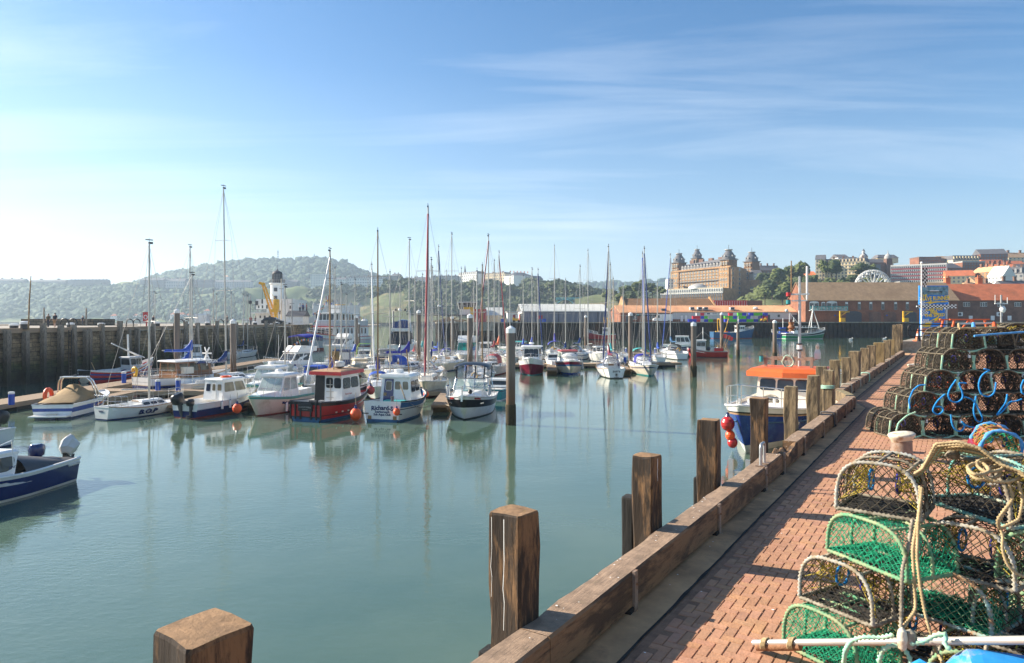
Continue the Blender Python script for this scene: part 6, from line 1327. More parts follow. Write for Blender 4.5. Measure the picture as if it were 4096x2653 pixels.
def cruiser(label,u,D,L,B,hd,bands,fs=.9,fm=1.0,fb=1.35,cab=(.0,.3,1.0),name='motor_boat',front=3,side=2,rf=.7,fly=False,canopy=None,arch=None,wm_='glass',rails=True,cm='white',xref=0,tr=.88,roofm=None,dk=.1,cat='motor boat',rb=.1,deck='white',bowrail=True,ro=.12):
    t=boat(name,label,cat,u,D,hd,xref,'motor boats moored in the marina'); H=Hull(t,L,B,fs,fm,fb,bands,tr=tr,rake=.9,fl=.84,fbow=.3,deck=deck,dk=dk,p=2.6)
    x0,x1,h=cab; q=cabin(t,x0*L,x1*L,B*.78,B*.6,fm-.03,h,cm,rf=rf,rb=rb,front=front,side=side,rear=1,wm_=wm_,rm=roofm,ro=ro,vz=(.38,.88))
    k=MB(); k.loft([[(x1*L-.05,-B*.36,fm-.02),(x1*L-.05,B*.36,fm-.02),(x1*L-.05,B*.28,fm+.42),(x1*L-.05,-B*.28,fm+.42)],[(.40*L,-B*.14,fb-.1),(.40*L,B*.14,fb-.1),(.40*L,B*.1,fb+.03),(.40*L,-B*.1,fb+.03)]],cm,sm=False); k.build('foredeck',t)
    if bowrail: rail(t,H,.62,.99,.5,n=4,mid=False)
    if fly:
        k=MB(); z=fm+h; k.loft([[(x0*L-.6,-B*.36,z+.06),(x1*L-rf-.1,-B*.3,z+.06),(x1*L-rf-.1,B*.3,z+.06),(x0*L-.6,B*.36,z+.06)],[(x0*L-.6,-B*.38,z+.55),(x1*L-rf-.55,-B*.3,z+.62),(x1*L-rf-.55,B*.3,z+.62),(x0*L-.6,B*.38,z+.55)]],cm); k.build('flybridge',t)
    if canopy:
        z=fm+h+(.1 if not fly else 1.5); k=MB(); rings=[[(xx,B*.40*cos(a),z+.28*sin(a)-(.1 if i!=1 else 0)) for a in [PI*j/8 for j in range(9)]] for i,xx in enumerate((x0*L-1.3,x0*L-.2,x0*L+1.1))]; k.loft(rings,canopy,closed=False,sm=True); k.build('bimini',t)
        k=MB()
        for y in (-1,1): k.tube([(x0*L-.9,y*B*.40,fm+h),(x0*L-.2,y*B*.4,z)],.018,'chrome',4)
        k.build('bimini_frame',t)
    if arch:
        k=MB(); z=fm+h*.6
        for xx in (0,.22): k.tube([(x0*L-.3+xx-.35,-B*.44,fm),(x0*L-.2+xx,-B*.42,fm+1.1),(x0*L+xx,-B*.3,fm+1.6),(x0*L+xx,B*.3,fm+1.6),(x0*L-.2+xx,B*.42,fm+1.1),(x0*L-.3+xx-.35,B*.44,fm)],.035,arch,6)
        k.build('arch',t)
    return t,H
NX=lambda t,H,s,size,m,sx=1.0,dz=0,name='lettering',arc=0: text(s,size,m,t,frame((-H.L/2-.012,0,H.fs*.62+dz),(0,-1,0),(0,0,1)),sx=sx,bold=.004,arc=arc,name=name)
def side_text(t,H,s,t_,q_,size,m,sd=-1,sx=1.0,shear=0,bold=.004):
    a=Vector(H.P(t_-.05,q_,sd)); b=Vector(H.P(t_+.05,q_,sd)); c=Vector(H.P(t_,q_,sd)); up=Vector(H.P(t_,min(1,q_+.15),sd))-Vector(H.P(t_,q_-.15,sd)); x=(b-a) if sd<0 else (a-b)
    fr=frame(c,x,up); fr.translation=c+fr.to_3x3()@Vector((0,0,.03)); return text(s,size,m,t,fr,sx=sx,shear=shear,bold=bold,extrude=.03)
# --- front row, left to right
t=boat('wakeboard_boat','white and blue speedboat with tan cover and silver tower arch','speedboat',206,38.8,97,-3.3); L_=6.4
H=Hull(t,L_,2.45,.82,.85,1.05,[(.12,'navy'),(.45,'white'),(.78,'bluehull'),(1,'white')],tr=.9,rake=.8,fl=.86,fbow=.3,p=2.6,tbands=[(.16,'navy'),(.52,'white'),(.74,'bluehull'),(1,'white')])
k=MB(); rows=[]
for i,(xx,hh,ww) in enumerate(((-2.75,.02,1.06),(-2.2,.30,1.08),(-1.5,.40,1.08),(-.8,.95,.85),(-.3,.55,.98),(.5,.48,.9),(1.2,.30,.75),(1.7,.05,.6))):
    rows.append([(xx+.05*fbm(i,j),ww*math.copysign(abs(cos(a))**.8,cos(a)),.86+hh*max(0,sin(a))**(.9 if hh<.8 else 1.6)+.03*fbm(i*1.7,j*1.3)) for j,a in enumerate([PI*q_/10 for q_ in range(11)])])
k.loft(rows,'tan',closed=False,sm=True); k.build('boat_cover',t)
k=MB()
for xx in (0,.32):
    pts=[(-.3+xx*1.2,-1.08,.85),(-.55+xx,-1.04,1.4),(-.75+xx,-.9,1.95),(-.85+xx,-.7,2.2),(-.85+xx,.7,2.2),(-.75+xx,.9,1.95),(-.55+xx,1.04,1.4),(-.3+xx*1.2,1.08,.85)]; k.tube(pts,.05,'chrome',7)
k.box((-.7,0,2.22),(.45,1.5,.04),'white'); k.lathe([(.1,0),(.08,.1)],'darkgrey',8,(-.7,0,2.24)); k.build('tower_arch',t)
k=MB(); k.tube([(-.7,1.05,.95+.0),(-.9,1.35,1.1)],.03,'chrome',5); k.tube([(-.95,1.4+.0,1.05+.38*sin(a)) if False else (-.95+.38*cos(a),1.38,1.12+.38*sin(a)) for a in [2*PI*i/14 for i in range(14)]],.12,'orangeball',7,closed=True); k.build('lifebuoy',t)
k=MB(); k.box((-L_/2-.08,0,.22),(.2,.5,.16),'cream'); k.box((-L_/2-.12,-.1,.08),(.25,.3,.2),'navy'); k.build('stern_drive',t)
k=MB()
for i in range(5): 
    t0=.30+.03*i; a=Vector(H.P(t0,.66-.03*i,-1,.012)); b=Vector(H.P(t0+.30-.03*i,.86-.02*i,-1,.012)); c=Vector(H.P(t0+.12,.80-.05*i,-1,.014)); k.face([a,b,c],'yellow' if i%2 else 'orange')
k.build('flame_graphic',t)
k=MB(); k.box((-L_/2-.3,0,.2),(.55,2.0,.07),'white'); k.build('swim_platform',t)
# B.O.P yacht
t,H=yacht('small white racing yacht lettered WYC on its transom',597,41.2,5.5,2.1,66,975,'white',None,'navy',None,boom=2.6,xm=.55,spread=(.5,),cab='white',transom='white',fs=.78)
NX(t,H,'WYC',.17,'navy'); side_text(t,H,'B.O.P',.40,.55,.40,'navy',-1,1.25,.15,.006)
# white and navy cabin boat with two outboards
t=boat('cabin_boat','white and navy cabin boat with black outboards and red waterline','motor boat',742,39.2,68,-2.75); H=Hull(t,5.6,2.15,.85,.88,1.25,[(.12,'antifoul'),(.62,'navy'),(1,'white')],tr=.92,dk=.35,tbands=[(.08,'antifoul'),(.5,'navy'),(1,'white')],rake=.7)
q=cabin(t,-.75,1.75,1.55,1.15,.85,1.15,'white',rf=.55,rb=.1,front=2,side=2,rear=0,wm_='bronzeglass',fm='lightgrey',ro=.06,tin=.88)
k=MB(); pane(k,q['b'],.12,.34,.45,.82,'tint',.02,.05,'lightgrey',.02); k.build('window',t); k=MB(); pane(k,q['b'],.42,.66,.05,.92,'white',.02,.06,'lightgrey',.02); pane(k,q['b'],.46,.62,.48,.82,'bronzeglass',.035,.05); k.build('door',t); k=MB(); pane(k,q['b'],.74,.94,.5,.82,'bronzeglass',.02,.05,'lightgrey',.02); k.build('window',t)
outboard(t,-2.95,.25,.85,'black',1.25,-.3); outboard(t,-2.9,-.55,.75,'black',.8,0)
k=MB(); k.tube([(.3+.3*cos(a),.3*sin(a),2.17) for a in [2*PI*i/12 for i in range(12)]],.05,'orangeball',5,closed=True); k.build('lifebuoy',t)
rail(t,H,.7,.985,.45,n=3,mid=False)
for i in range(3): k=MB(); fender(f'white cylindrical fender, {["first","second","third"][i]} along the side of the navy cabin boat',W(t,H.P(.3+.11*i,.72,-1,.1)),'cyl','white',.75)
# Veracity and twin
def pilot(label,u,D,hd,nm,tname):
    t=boat('pilot_boat',label,'motor boat',u,D,hd,3.0); H=Hull(t,6.4,2.4,.8,.9,1.25,[(.06,'antifoul'),(.88,'offwhite'),(.95,'tealline'),(1,'offwhite')],tr=.88,dk=.12,rake=.8,strake='tealline',deck='white')
    k=MB(); k.loft([[(.95,-.85,.95),(.95,.85,.95),(.95,.62,1.35),(.95,-.62,1.35)],[(2.55,-.4,1.12),(2.55,.4,1.12),(2.55,.26,1.28),(2.55,-.26,1.28)]],'white'); k.build('foredeck',t)
    cabin(t,-1.1,1.15,1.9,1.7,.92,1.25,'white',rf=.75,rb=0,tin=.82,front=3,side=2,wm_='clearglass',fm='lightgrey',vz=(.35,.92),ro=.14,rt=.09,cam=.1)
    rail(t,H,.55,.985,.5,n=4,mid=False); k=MB(); k.lathe([(.2,0),(.23,.08),(.14,.18)],'white',12,(-.3,0,2.42)); k.build('radar',t); k=MB(); k.tube([(-.6,.4,2.3),(-.65,.4,4.6)],.015,'white',4); k.build('aerial',t)
    k=MB(); k.box((-2.0,0,1.05),(1.6,2.0,.35),'white'); k.build('cockpit_coaming',t)
    side_text(t,H,nm,.62,.66,.22,'navy',1,1,.2); return t,H
t1,H1=pilot('white pilot-house boat with teal line, nearest the camera of the pair',1003,39.4,-99,'Veracity','')
t2,H2=pilot('white pilot-house boat with teal line moored behind its twin',990,46.5,-98,'Clansman','')
outboard(t1,-3.35,.2,.75,'black',1.0,0)
fender('pink and navy ball fender hanging by the teal-lined bow',W(t1,(2.75,-1.0,.5)),'ball','orangeball',1.1); fender('slim navy and white fender on the side of the teal-lined boat',W(t1,H1.P(.62,.4,1,.12)),'cyl','white',.9)
# Francis Anne
t=boat('fishing_boat','red and black fishing boat with white wheelhouse and red roof','fishing boat',1226,37.9,69,-3.0); H=Hull(t,6.1,2.5,1.12,1.0,1.55,[(.14,'antiblue'),(.30,'red'),(.34,'black'),(.80,'red'),(1,'black')],tr=.86,dk=.4,rake=.5,strake='darkgrey',sr=.05,deck='lightgrey',fl=.88,fbow=.45,tbands=[(.22,'antiblue'),(.84,'red'),(1,'black')])
k=MB()
for y in (-1.05,-.72,-.36,.36,.72,1.05): k.box((-3.09,y*.96,.62),(.05,.09,.95),'black')
k.box((-3.09,0,.28),(.04,2.1,.05),'black'); k.box((-3.10,0,.78),(.06,.95,.36),'black'); k.ball((-3.10,0,.95),.47,'black',12,(.06,1,.22)); k.build('transom_stripes',t)
text('FRANCIS ANNE',.125,'midgrey',t,frame((-3.15,0,.83),(0,-1,0),(0,0,1)),arc=.18,sx=.95); text('SCARBORO',.07,'midgrey',t,frame((-3.15,0,.70),(0,-1,0),(0,0,1)))
q=cabin(t,-1.05,1.15,1.95,1.65,.78,1.72,'white',rf=.25,rb=.05,tin=.93,front=3,side=2,wm_='glass',vz=(.52,.86),roof=False,rnd=.1)
k=MB(); pane(k,q['b'],.03,.36,.0,.93,'black',.03,.02,'rubber',.02); k.build('door',t)
for a_,b_ in ((.44,.66),(.74,.96)): k=MB(); pane(k,q['b'],a_,b_,.55,.86,'glass',.02,.08,'rubber',.03); k.build('window',t)
k=MB(); lo=[(-1.35,-1.12,2.46),(1.2,-1.0,2.50),(1.2,1.0,2.50),(-1.35,1.12,2.46)]; k.loft([lo,[(x*.99,y*.97,z+.2) for x,y,z in lo]],'red'); k.loft([[(x*.97,y*.95,z+.203) for x,y,z in lo],[(x*.8,y*.8,z+.27) for x,y,z in lo]],'cabin_wood' if 0 else 'teak'); k.build('roof',t)
k=MB(); k.lathe([(.05,0),(.28,.06),(.32,.12),(.33,.36),(.26,.42)],['darkgrey','darkgrey','white','white'],16,(.2,.1,2.76)); k.build('radar',t)
k=MB(); k.tube([(-.5,0,2.7),(-.3,0,4.0)],.04,'mast_wood',5); k.tube([(-.9,.2,2.7),(-.32,0,3.7)],.025,'mast_wood',4); k.tube([(-.2,.5,2.7),(-.32,0,3.6)],.025,'mast_wood',4); k.box((-.3,0,3.55),(.06,.5,.5),'tan'); k.build('mast',t)
k=MB(); k.tube([(-1.08,-.18,.9),(-1.08,-.18,2.2)],.025,'alu',4); 
for z in (1.15,1.5,1.9): k.box((-1.1,-.18,z),(.03,.5,.04),'alu')
k.build('rod_rack',t)
text('Francis Anne',.13,'red',t,frame((-.4,-.975,1.35),(1,0,0),(0,0,1)))
k=MB(); k.box((-2.2,.2,.95),(.3,.3,.3),'darkgrey'); k.box((-2.6,-.7,1.0),(.25,.25,.35),'midgrey'); k.build('deck_gear',t)
k=MB()
for i in range(4): a=Vector(H.P(.2+.09*i,.42,-1,.02)); k.box(a,(.2,.05,.07),'cream',.3)
k.build('scuppers',t)
fender('bright orange ball fender between the red boat and the white club boat',at(1423,1658,37.9),'ball','orangeball',1.35)
fender('dull red ball fender on the bow of the red fishing boat',W(t,H.P(.9,.9,-1,.25)),'ball','maroonc',1.1)
# Richard-S
t=boat('club_boat','white dive club boat with blue door, lettered transom and blue bulwarks','fishing boat',1529,37.8,76,-2.95); H=Hull(t,5.9,2.5,1.15,1.02,1.35,[(.10,'antiblue'),(.60,'offwhite'),(.64,'navy'),(.70,'cream'),(.95,'antiblue'),(1,'white')],tr=.9,dk=.4,rake=.5,strake='rubber',sr=.045,tbands=[(.13,'antiblue'),(1,'white')])
text('Richard-S',.34,'navy',t,frame((-2.97,0,.78),(0,-1,0),(0,0,1)),arc=.12,bold=.012); text('Scarborough',.17,'navy',t,frame((-2.97,0,.56),(0,-1,0),(0,0,1)),bold=.006); text('Sub Aqua Club',.17,'navy',t,frame((-2.97,0,.41),(0,-1,0),(0,0,1)),bold=.006)
k=MB()
for y in (-.75,.75): k.box((-2.97,y,.24),(.03,.2,.2),'tan')
for y in (-1.0,1.0): k.box((-2.97,y,.46),(.05,.35,.05),'rubber')
k.build('trim_tabs',t)
q=cabin(t,-1.15,1.1,1.98,1.5,.8,1.5,'white',rf=.4,rb=.1,tin=.86,front=2,side=2,wm_='glass',vz=(.45,.85),ro=.12,rt=.07,cam=.14,rnd=.1)
k=MB(); pane(k,q['b'],.10,.42,.0,.95,'navy',.03,.02); pane(k,q['b'],.16,.36,.52,.86,'bronzeglass',.045,.06,'white',.02); pane(k,q['b'],.1,.2,.3,.42,'tan',.05,.01); k.build('door',t)
for a_,b_ in ((.47,.66),(.74,.93)): k=MB(); pane(k,q['b'],a_,b_,.55,.86,'bronzeglass',.02,.07,'white',.03); k.build('window',t)
k=MB(); k.lathe([(.27,0),(.29,.06),(.27,.24)],'white',14,(-.2,.2,2.5)); k.build('radar',t); k=MB(); k.tube([(.2,-.3,2.4),(.0,-.2,3.9)],.035,'mast_wood',5); k.build('mast',t); k=MB(); k.tube([(-1.1,-.5,2.4),(.3,-.85,2.5),(.9,-.9,2.2)],.03,'white',5); k.build('roof_rail',t)
k=MB(); k.bar((-1.3,-.35,1.95),(-1.5,-.8,1.0),.05,.05,'deck_plank'); k.build('boathook',t); k=MB(); k.box((-1.9,-.3,1.0),(.5,1.2,.2),'turq'); k.lathe([(.09,0),(.1,.3)],'darkgrey',8,(-2.6,-.45,1.1)); k.build('deck_gear',t)
fender('small orange fender on the corner of the club boat transom',W(t,(-3.15,-.95,.62)),'ball','orangeball',.8); fender('small orange fender at the bow of the club boat',W(t,H.P(.9,.8,-1,.15)),'ball','orangeball',.75)
# for-sale sports cruiser
t=boat('sports_cruiser','white and black sports cruiser with black canvas top and For Sale notice','motor boat',1851,37.9,-94,3.4); H=Hull(t,7.4,2.95,.95,1.05,1.45,[(.05,'black'),(.52,'white'),(.86,'black'),(1,'white')],tr=.9,dk=.08,rake=1.0,fl=.84,fbow=.25,p=2.5,strake='lightgrey',sr=.03)
k=MB(); k.loft([[(.55,-1.15,1.05),(.55,1.15,1.05),(.55,.9,1.55),(.55,-.9,1.55)],[(2.1,-.75,1.2),(2.1,.75,1.2),(2.1,.5,1.5),(2.1,-.5,1.5)],[(3.1,-.3,1.38),(3.1,.3,1.38),(3.1,.15,1.45),(3.1,-.15,1.45)]],'white'); k.build('foredeck',t)
k=MB(); k.box((1.6,0,1.535),(.55,.6,.04),'lightgrey',0,.9,.9); k.box((1.6,0,1.56),(.42,.46,.03),'greenglass'); k.build('hatch',t)
c0=[(.95,-.95,1.5),(.95,.95,1.5),(-1.2,1.2,1.42),(-1.2,-1.2,1.42)]
def wsf(a,b,zt,xo,m,n,name,fr='chrome',zb=None):
    pass
A0,A1=Vector((1.05,-.9,1.5)),Vector((1.05,.9,1.5)); T0,T1=Vector((.25,-.82,2.15)),Vector((.25,.82,2.15)); S0,S1=Vector((-1.2,-1.25,1.42)),Vector((-1.2,1.25,1.42)); ST0,ST1=Vector((-1.3,-1.12,2.12)),Vector((-1.3,1.12,2.12))
for q in ([A0,A1,T1,T0],[S0,A0,T0,ST0],[A1,S1,ST1,T1]):
    n=3 if q[0] is A0 else 2
    for i in range(n): k=MB(); pane(k,q,i/n+.012,(i+1)/n-.012,.03,.97,'clearglass',.006,.04,'chrome',.02) if 0 else k.face([q[0].lerp(q[1],i/n),q[0].lerp(q[1],(i+1)/n),q[3].lerp(q[2],(i+1)/n),q[3].lerp(q[2],i/n)],'clearglass'); k.build('windscreen',t)
k=MB()
for q in ([A0,A1,T1,T0],[S0,A0,T0,ST0],[A1,S1,ST1,T1]):
    n=3 if q[0] is A0 else 2
    for i in range(n+1): k.tube([q[0].lerp(q[1],i/n),q[3].lerp(q[2],i/n)],.022,'chrome',5)
k.tube([ST0,T0,T1,ST1],.03,'darkgrey',5); k.build('windscreen_frame',t)
B0_,B1_=Vector((-.15,-.85,2.85)),Vector((-.15,.85,2.85)); C0,C1=Vector((-1.9,-1.1,2.75)),Vector((-1.9,1.1,2.75))
for q in ([T0,T1,B1_,B0_],[ST0,T0,B0_,C0],[T1,ST1,C1,B1_]):
    n=3 if q[0] is T0 else 1
    for i in range(n): k=MB(); k.face([q[0].lerp(q[1],i/n),q[0].lerp(q[1],(i+1)/n),q[3].lerp(q[2],(i+1)/n),q[3].lerp(q[2],i/n)],'vinyl'); k.build('canopy_window',t)
k=MB()
for q in ([T0,T1,B1_,B0_],[ST0,T0,B0_,C0],[T1,ST1,C1,B1_]):
    n=3 if q[0] is T0 else 1
    for i in range(n+1): k.bar(q[0].lerp(q[1],i/n),q[3].lerp(q[2],i/n),.07,.05,'black')
rows=[[(xx,1.12*(.92 if xx>-.2 else 1)*cos(a),2.62+zz*sin(a)**.55) for a in [PI*j/10 for j in range(11)]] for xx,zz in ((-.05,.30),(-.4,.42),(-1.6,.42),(-2.4,.28))]
k.loft(rows,'black',closed=False,sm=True); k.build('canvas_top',t)
k=MB(); k.box((.35,.45,1.72),(.04,.95,.26),'antiblue'); k.build('sale_notice',t); text('For Sale',.24,'white',t,frame((.385,.45,1.72),(0,1,0),(0,0,1)),bold=.006)
rail(t,H,.5,.99,.55,n=5,mid=False,r=.018)
for sd in (-1,1):
    a=Vector(H.P(.62,1,sd,-.02)); 
    for i in range(3): fender(f'clear-white fender {["first","second","third"][i]} in the rack on the {"image-left" if sd<0 else "image-right"} rail of the black-topped cruiser',W(t,a+Vector((-.18+.18*i,-.12*sd,.38))),'cyl','lightgrey',.85)
    side_text(t,H,'SuperDrug' if 0 else 'SuperDrug',.86,.93,.10,'red',sd,1.2,.2)
    k=MB(); k.ball(Vector(H.P(.72,.70,sd,.01)),.14,'chrome',10,(1,1,1)) if 0 else k.box(Vector(H.P(.78,.70,sd,.005)),(.34,.03,.07),'chrome',-.5*sd); k.build('hull_vent',t)
k=MB(); k.box((3.55,0,1.45),(.5,.16,.08),'chrome'); k.box((3.8,0,1.32),(.12,.1,.3),'chrome'); k.ball((2.9,.35,1.62),.14,'black',8); k.build('anchor_roller',t)
# teal dinghy behind
t,H=cruiser('small teal-hulled boat tucked behind the black-topped cruiser',1995,50.5,5.2,2.0,78,[(.08,'white'),(.8,'teal'),(.86,'navy'),(1,'teal')],.8,.75,1.1,(-.05,.22,.5),side=2,front=2,bowrail=False)
# navy boat at the left edge
t=boat('open_boat','navy and white open boat with black tarpaulin and covered outboard at the left edge','motor boat',236,24.0,-97,-2.6); H=Hull(t,5.2,1.8,.82,.78,1.1,[(.10,'offwhite'),(.86,'navy'),(1,'white')],tr=.9,dk=.3,rake=.6,strake='white',sr=.05,deck='lightgrey')
k=MB(); rows=[]
for i,xx in enumerate((-2.6,-2.1,-1.5,-.9,-.3)):
    hh=.03+.55*(i/4)**1.3; rows.append([(xx,.84*cos(a),.79+hh*sin(a)**1.2+.04*fbm(i*2,a*3)) for a in [PI*j/10 for j in range(11)]])
k.loft(rows,'darkgrey',closed=False,sm=True); k.build('tarpaulin',t)
q=cabin(t,.0,1.6,1.4,.9,.80,.62,'white',rf=.7,rb=-.25,tin=.85,front=2,side=1,wm_='bronzeglass',vz=(.25,.88),ro=.02,rnd=.15)
text('AMY',.12,'navy',t,frame((.12,.74,1.05),(-1,0,0),(0,0,1))); side_text(t,H,'WARRIOR',.06,.82,.11,'white',1,1.1)
k=MB(); k.box((-2.4,.82,.66),(.1,.02,.06),'red'); k.build('flag_decal',t)
outboard(t,-2.0,-.35,.92,'navy',.9,0)
k=MB(); rings=[]
for z,r_,o in ((.0,.14,.0),(.18,.27,-.02),(.45,.26,-.06),(.62,.14,-.02),(.66,.03,.03)): rings.append([(o+r_*1.15*cos(a)*(1+.2*sin(3*a+z*5)),r_*sin(a)*(1+.16*cos(4*a+z*9)),z+.05*sin(a*2)) for a in [2*PI*j/9 for j in range(9)]])
k.loft(rings,'lightgrey',sm=False); o=k.build('motor_cover',t,(-2.8,.1,.9)); o.rotation_euler=(0,-.35,0)
k=MB(); k.box((-2.8,.1,.62),(.16,.14,.6),'black'); k.bar((-2.85,.1,.8),(-3.3,-.1,.6),.09,.1,'black'); k.bar((-3.25,-.1,.45),(-3.38,-.1,.78),.08,.06,'black'); k.build('outboard_leg',t)
k=MB(); k.tube([(1.4,.75,1.0),(1.5,.7,1.6),(.2,.8,1.9),(.2,.85,1.1)],.02,'white',5); k.build('guard_rail',t)
t,H=cruiser('white and blue cabin boat cut off by the left edge behind the navy boat',-75,30,5.6,2.1,-95,[(.1,'navy'),(1,'white')],.8,.85,1.1,(-.2,.25,.95),side=2,front=2,wm_='tint',xref=-2)
outboard(t,-2.9,0,.95,'black',1.2,-.3)
# moored fishing boat with orange roof alongside our quay
p=ground(2985,1812,0); t=thing('fishing_boat','blue fishing boat with orange cabin roof lying against the quay posts','fishing boat',(0,0,0),0); hd=R(-123); Lb=13
H=Hull(t,Lb,4.0,1.6,1.45,2.15,[(.16,'white'),(.80,'bluehull'),(.84,'teak'),(.87,'rubber'),(1,'white')],tr=.85,dk=.12,rake=1.3,fl=.8,fbow=.42,strake='white',sr=.06,deck='white',p=2.2)
bw=Vector(H.P(1,0,1)); t.rotation_euler=(0,0,hd); t.location=(p.x-bw.x*cos(hd),p.y-bw.x*sin(hd),0)
q=cabin(t,-5.6,-2.6,3.2,2.9,1.35,1.4,'offwhite',rf=.25,rb=0,tin=.96,front=3,side=2,wm_='glass',fm='offwhite',vz=(.42,.86),roof=False,rnd=.14,cam=0)
k=MB(); lo=[(-5.9,-1.95,2.68),(-2.4,-1.9,2.68),(-2.0,0,2.68),(-2.4,1.9,2.68),(-5.9,1.95,2.68)]; cc=lambda k_,dz:[(-4+(x+4)*k_,y*k_,z+dz) for x,y,z in lo]; k.loft([lo,cc(1,.25),cc(.88,.42)],'orange'); k.loft([cc(.87,.424),cc(.6,.46)],'orange'); k.build('roof',t)
k=MB(); zr=3.15; OX=-4.1
for y in (-1.15,1.15): k.box((.6+OX,y,zr+.22),(.14,.14,.5),'rusty_steel'); 
k.box((.6+OX,0,zr+.42),(.1,2.6,.12),'rusty_steel'); k.box((-.9+OX,0,zr+.42),(.1,2.4,.12),'rusty_steel')
for y in (-1.1,.2): k.box((-.9+OX,y,zr+.2),(.16,.16,.5),'rusty_steel')
k.build('roof_gantry',t)
k=MB(); k.lathe([(.1,0),(.1,.3)],'teal',10,(.75+OX,-1.35,zr+.25)); k.lathe([(.11,.3),(.11,.34)],'black',10,(.75+OX,-1.35,zr+.25)); k.build('side_light',t)
k=MB()
for i in range(6): k.tube([(.62+OX+.05*cos(a*3+i),.0+.28*cos(a)*(1+.1*sin(i)),zr+.3+.30*sin(a)*(1+.1*cos(i*2))) for a in [2*PI*j/14 for j in range(14)]],.03,'rope_grey' if i%2 else 'rope_green',5,closed=True)
k.build('rope_coil',t)
k=MB(); k.lathe([(.16,0),(.17,.3),(.11,.5)],'lightgrey',10,(-.9+OX,1.2,zr+.4)); k.lathe([(.08,.5),(.09,.7),(.03,.86)],'bollard_cap',10,(-.9+OX,1.2,zr+.4)); k.build('horn_light',t)
mx_=(-.55+OX,.35); zt=zof(1038,p.y+9)
k=MB(); k.tube([(mx_[0],mx_[1],3.0),(mx_[0]-.05,mx_[1],zof(1170,p.y+9)),(mx_[0],mx_[1],zof(1110,p.y+9))],[.09,.07,.05],'galvanised',7); m_=k.build('mast',t)
zz=zof(1180,p.y+9); k=MB(); k.box((mx_[0],mx_[1],zz),(.1,1.0,.08),'galvanised'); k.box((mx_[0],mx_[1],zz-.35),(.1,.8,.06),'galvanised'); k.build('crosstree',m_)
k=MB(); k.tube([(mx_[0],mx_[1]-.42,zz),(mx_[0],mx_[1]-.42,zof(1048,p.y+9))],.03,'mast_wood',5); k.tube([(mx_[0],mx_[1]+.38,zz-.3),(mx_[0],mx_[1]+.38,zof(1072,p.y+9))],.055,'white',6); k.build('aerial',m_)
for dz,c in ((.0,'red'),(-.42,'teal')): k=MB(); k.lathe([(.10,-.14),(.12,-.1),(.12,.1),(.10,.14)],[ 'black',c,'black'],10,(mx_[0]+.1,mx_[1]-.55,zz+dz)); k.build('signal_lamp',m_)
k=MB(); z5=zof(1310,p.y+9); k.lathe([(.2,-.2),(.12,-.1),(.2,0),(.12,.15),(.16,.3)],'rust',10,(mx_[0]+.1,mx_[1]-.4,z5)); k.box((mx_[0],mx_[1]-.2,z5),(.08,.5,.06),'galvanised'); k.build('searchlight',m_)
k=MB(); z5=zof(1400,p.y+9); k.lathe([(.16,0),(.16,.08),(.14,.1),(.14,.3),(.16,.32),(.16,.4)],['black','white','white','white','black'],12,(mx_[0],mx_[1],z5)); k.build('masthead_lamp',m_)
rail(t,H,.62,.985,.85,'chrome',n=4,r=.022)
k=MB(); k.box((4.1,0,2.05),(.5,.35,.3),'white'); k.tube([(4.4,-.5,1.85),(4.4,-.5,2.2),(4.7,-.5,2.2),(4.7,-.5,1.85)],.03,'white',5); k.tube([(2.5,.6,1.75),(2.5,.6,2.1),(2.8,.6,2.1),(2.8,.6,1.8)],.03,'white',5); k.build('foredeck_fittings',t)
k=MB()
for i in range(9): a0=i*.7; k.tube([(.6+.28*cos(a)+.1*sin(i*2),-.1+.35*sin(a)+.1*cos(i*3),1.72+.06*(i//2)+.05*sin(a*2+i)) for a in [2*PI*j/12 for j in range(12)]],.035,'rope_grey',5,closed=True)
k.build('deck_rope',t)
for sd in (-1,1): side_text(t,H,'SH',.70,.5,.62,'white',sd,1.0,0,.02)
k=MB(); k.tube([Vector(H.P(q_/20,.66,sd,.02)) for sd in (1,) for q_ in range(11,20)],.035,'antiblue',5); k.tube([Vector(H.P(q_/20,.66,-1,.02)) for q_ in range(11,20)],.035,'antiblue',5); k.build('hull_stripe',t)
for i,(dx,dz,m_,s,l) in enumerate(((.25,1.25,'red',1.2,'large red ball fender, topmost of the cluster on the blue bow'),(.0,.75,'orangeball',.85,'small orange ball fender in the cluster on the blue bow'),(-.05,.45,'red',.9,'lowest red ball fender in the cluster on the blue bow'))):
    fender(l,W(t,Vector(H.P(.93,.7,-1,.3+dx*.3)))*1.0 if 0 else Vector((W(t,H.P(.95,.75,-1,.2))+Vector((-.15+.1*i,0,0))).to_tuple()[:2]+(dz,)),'ball',m_,s)
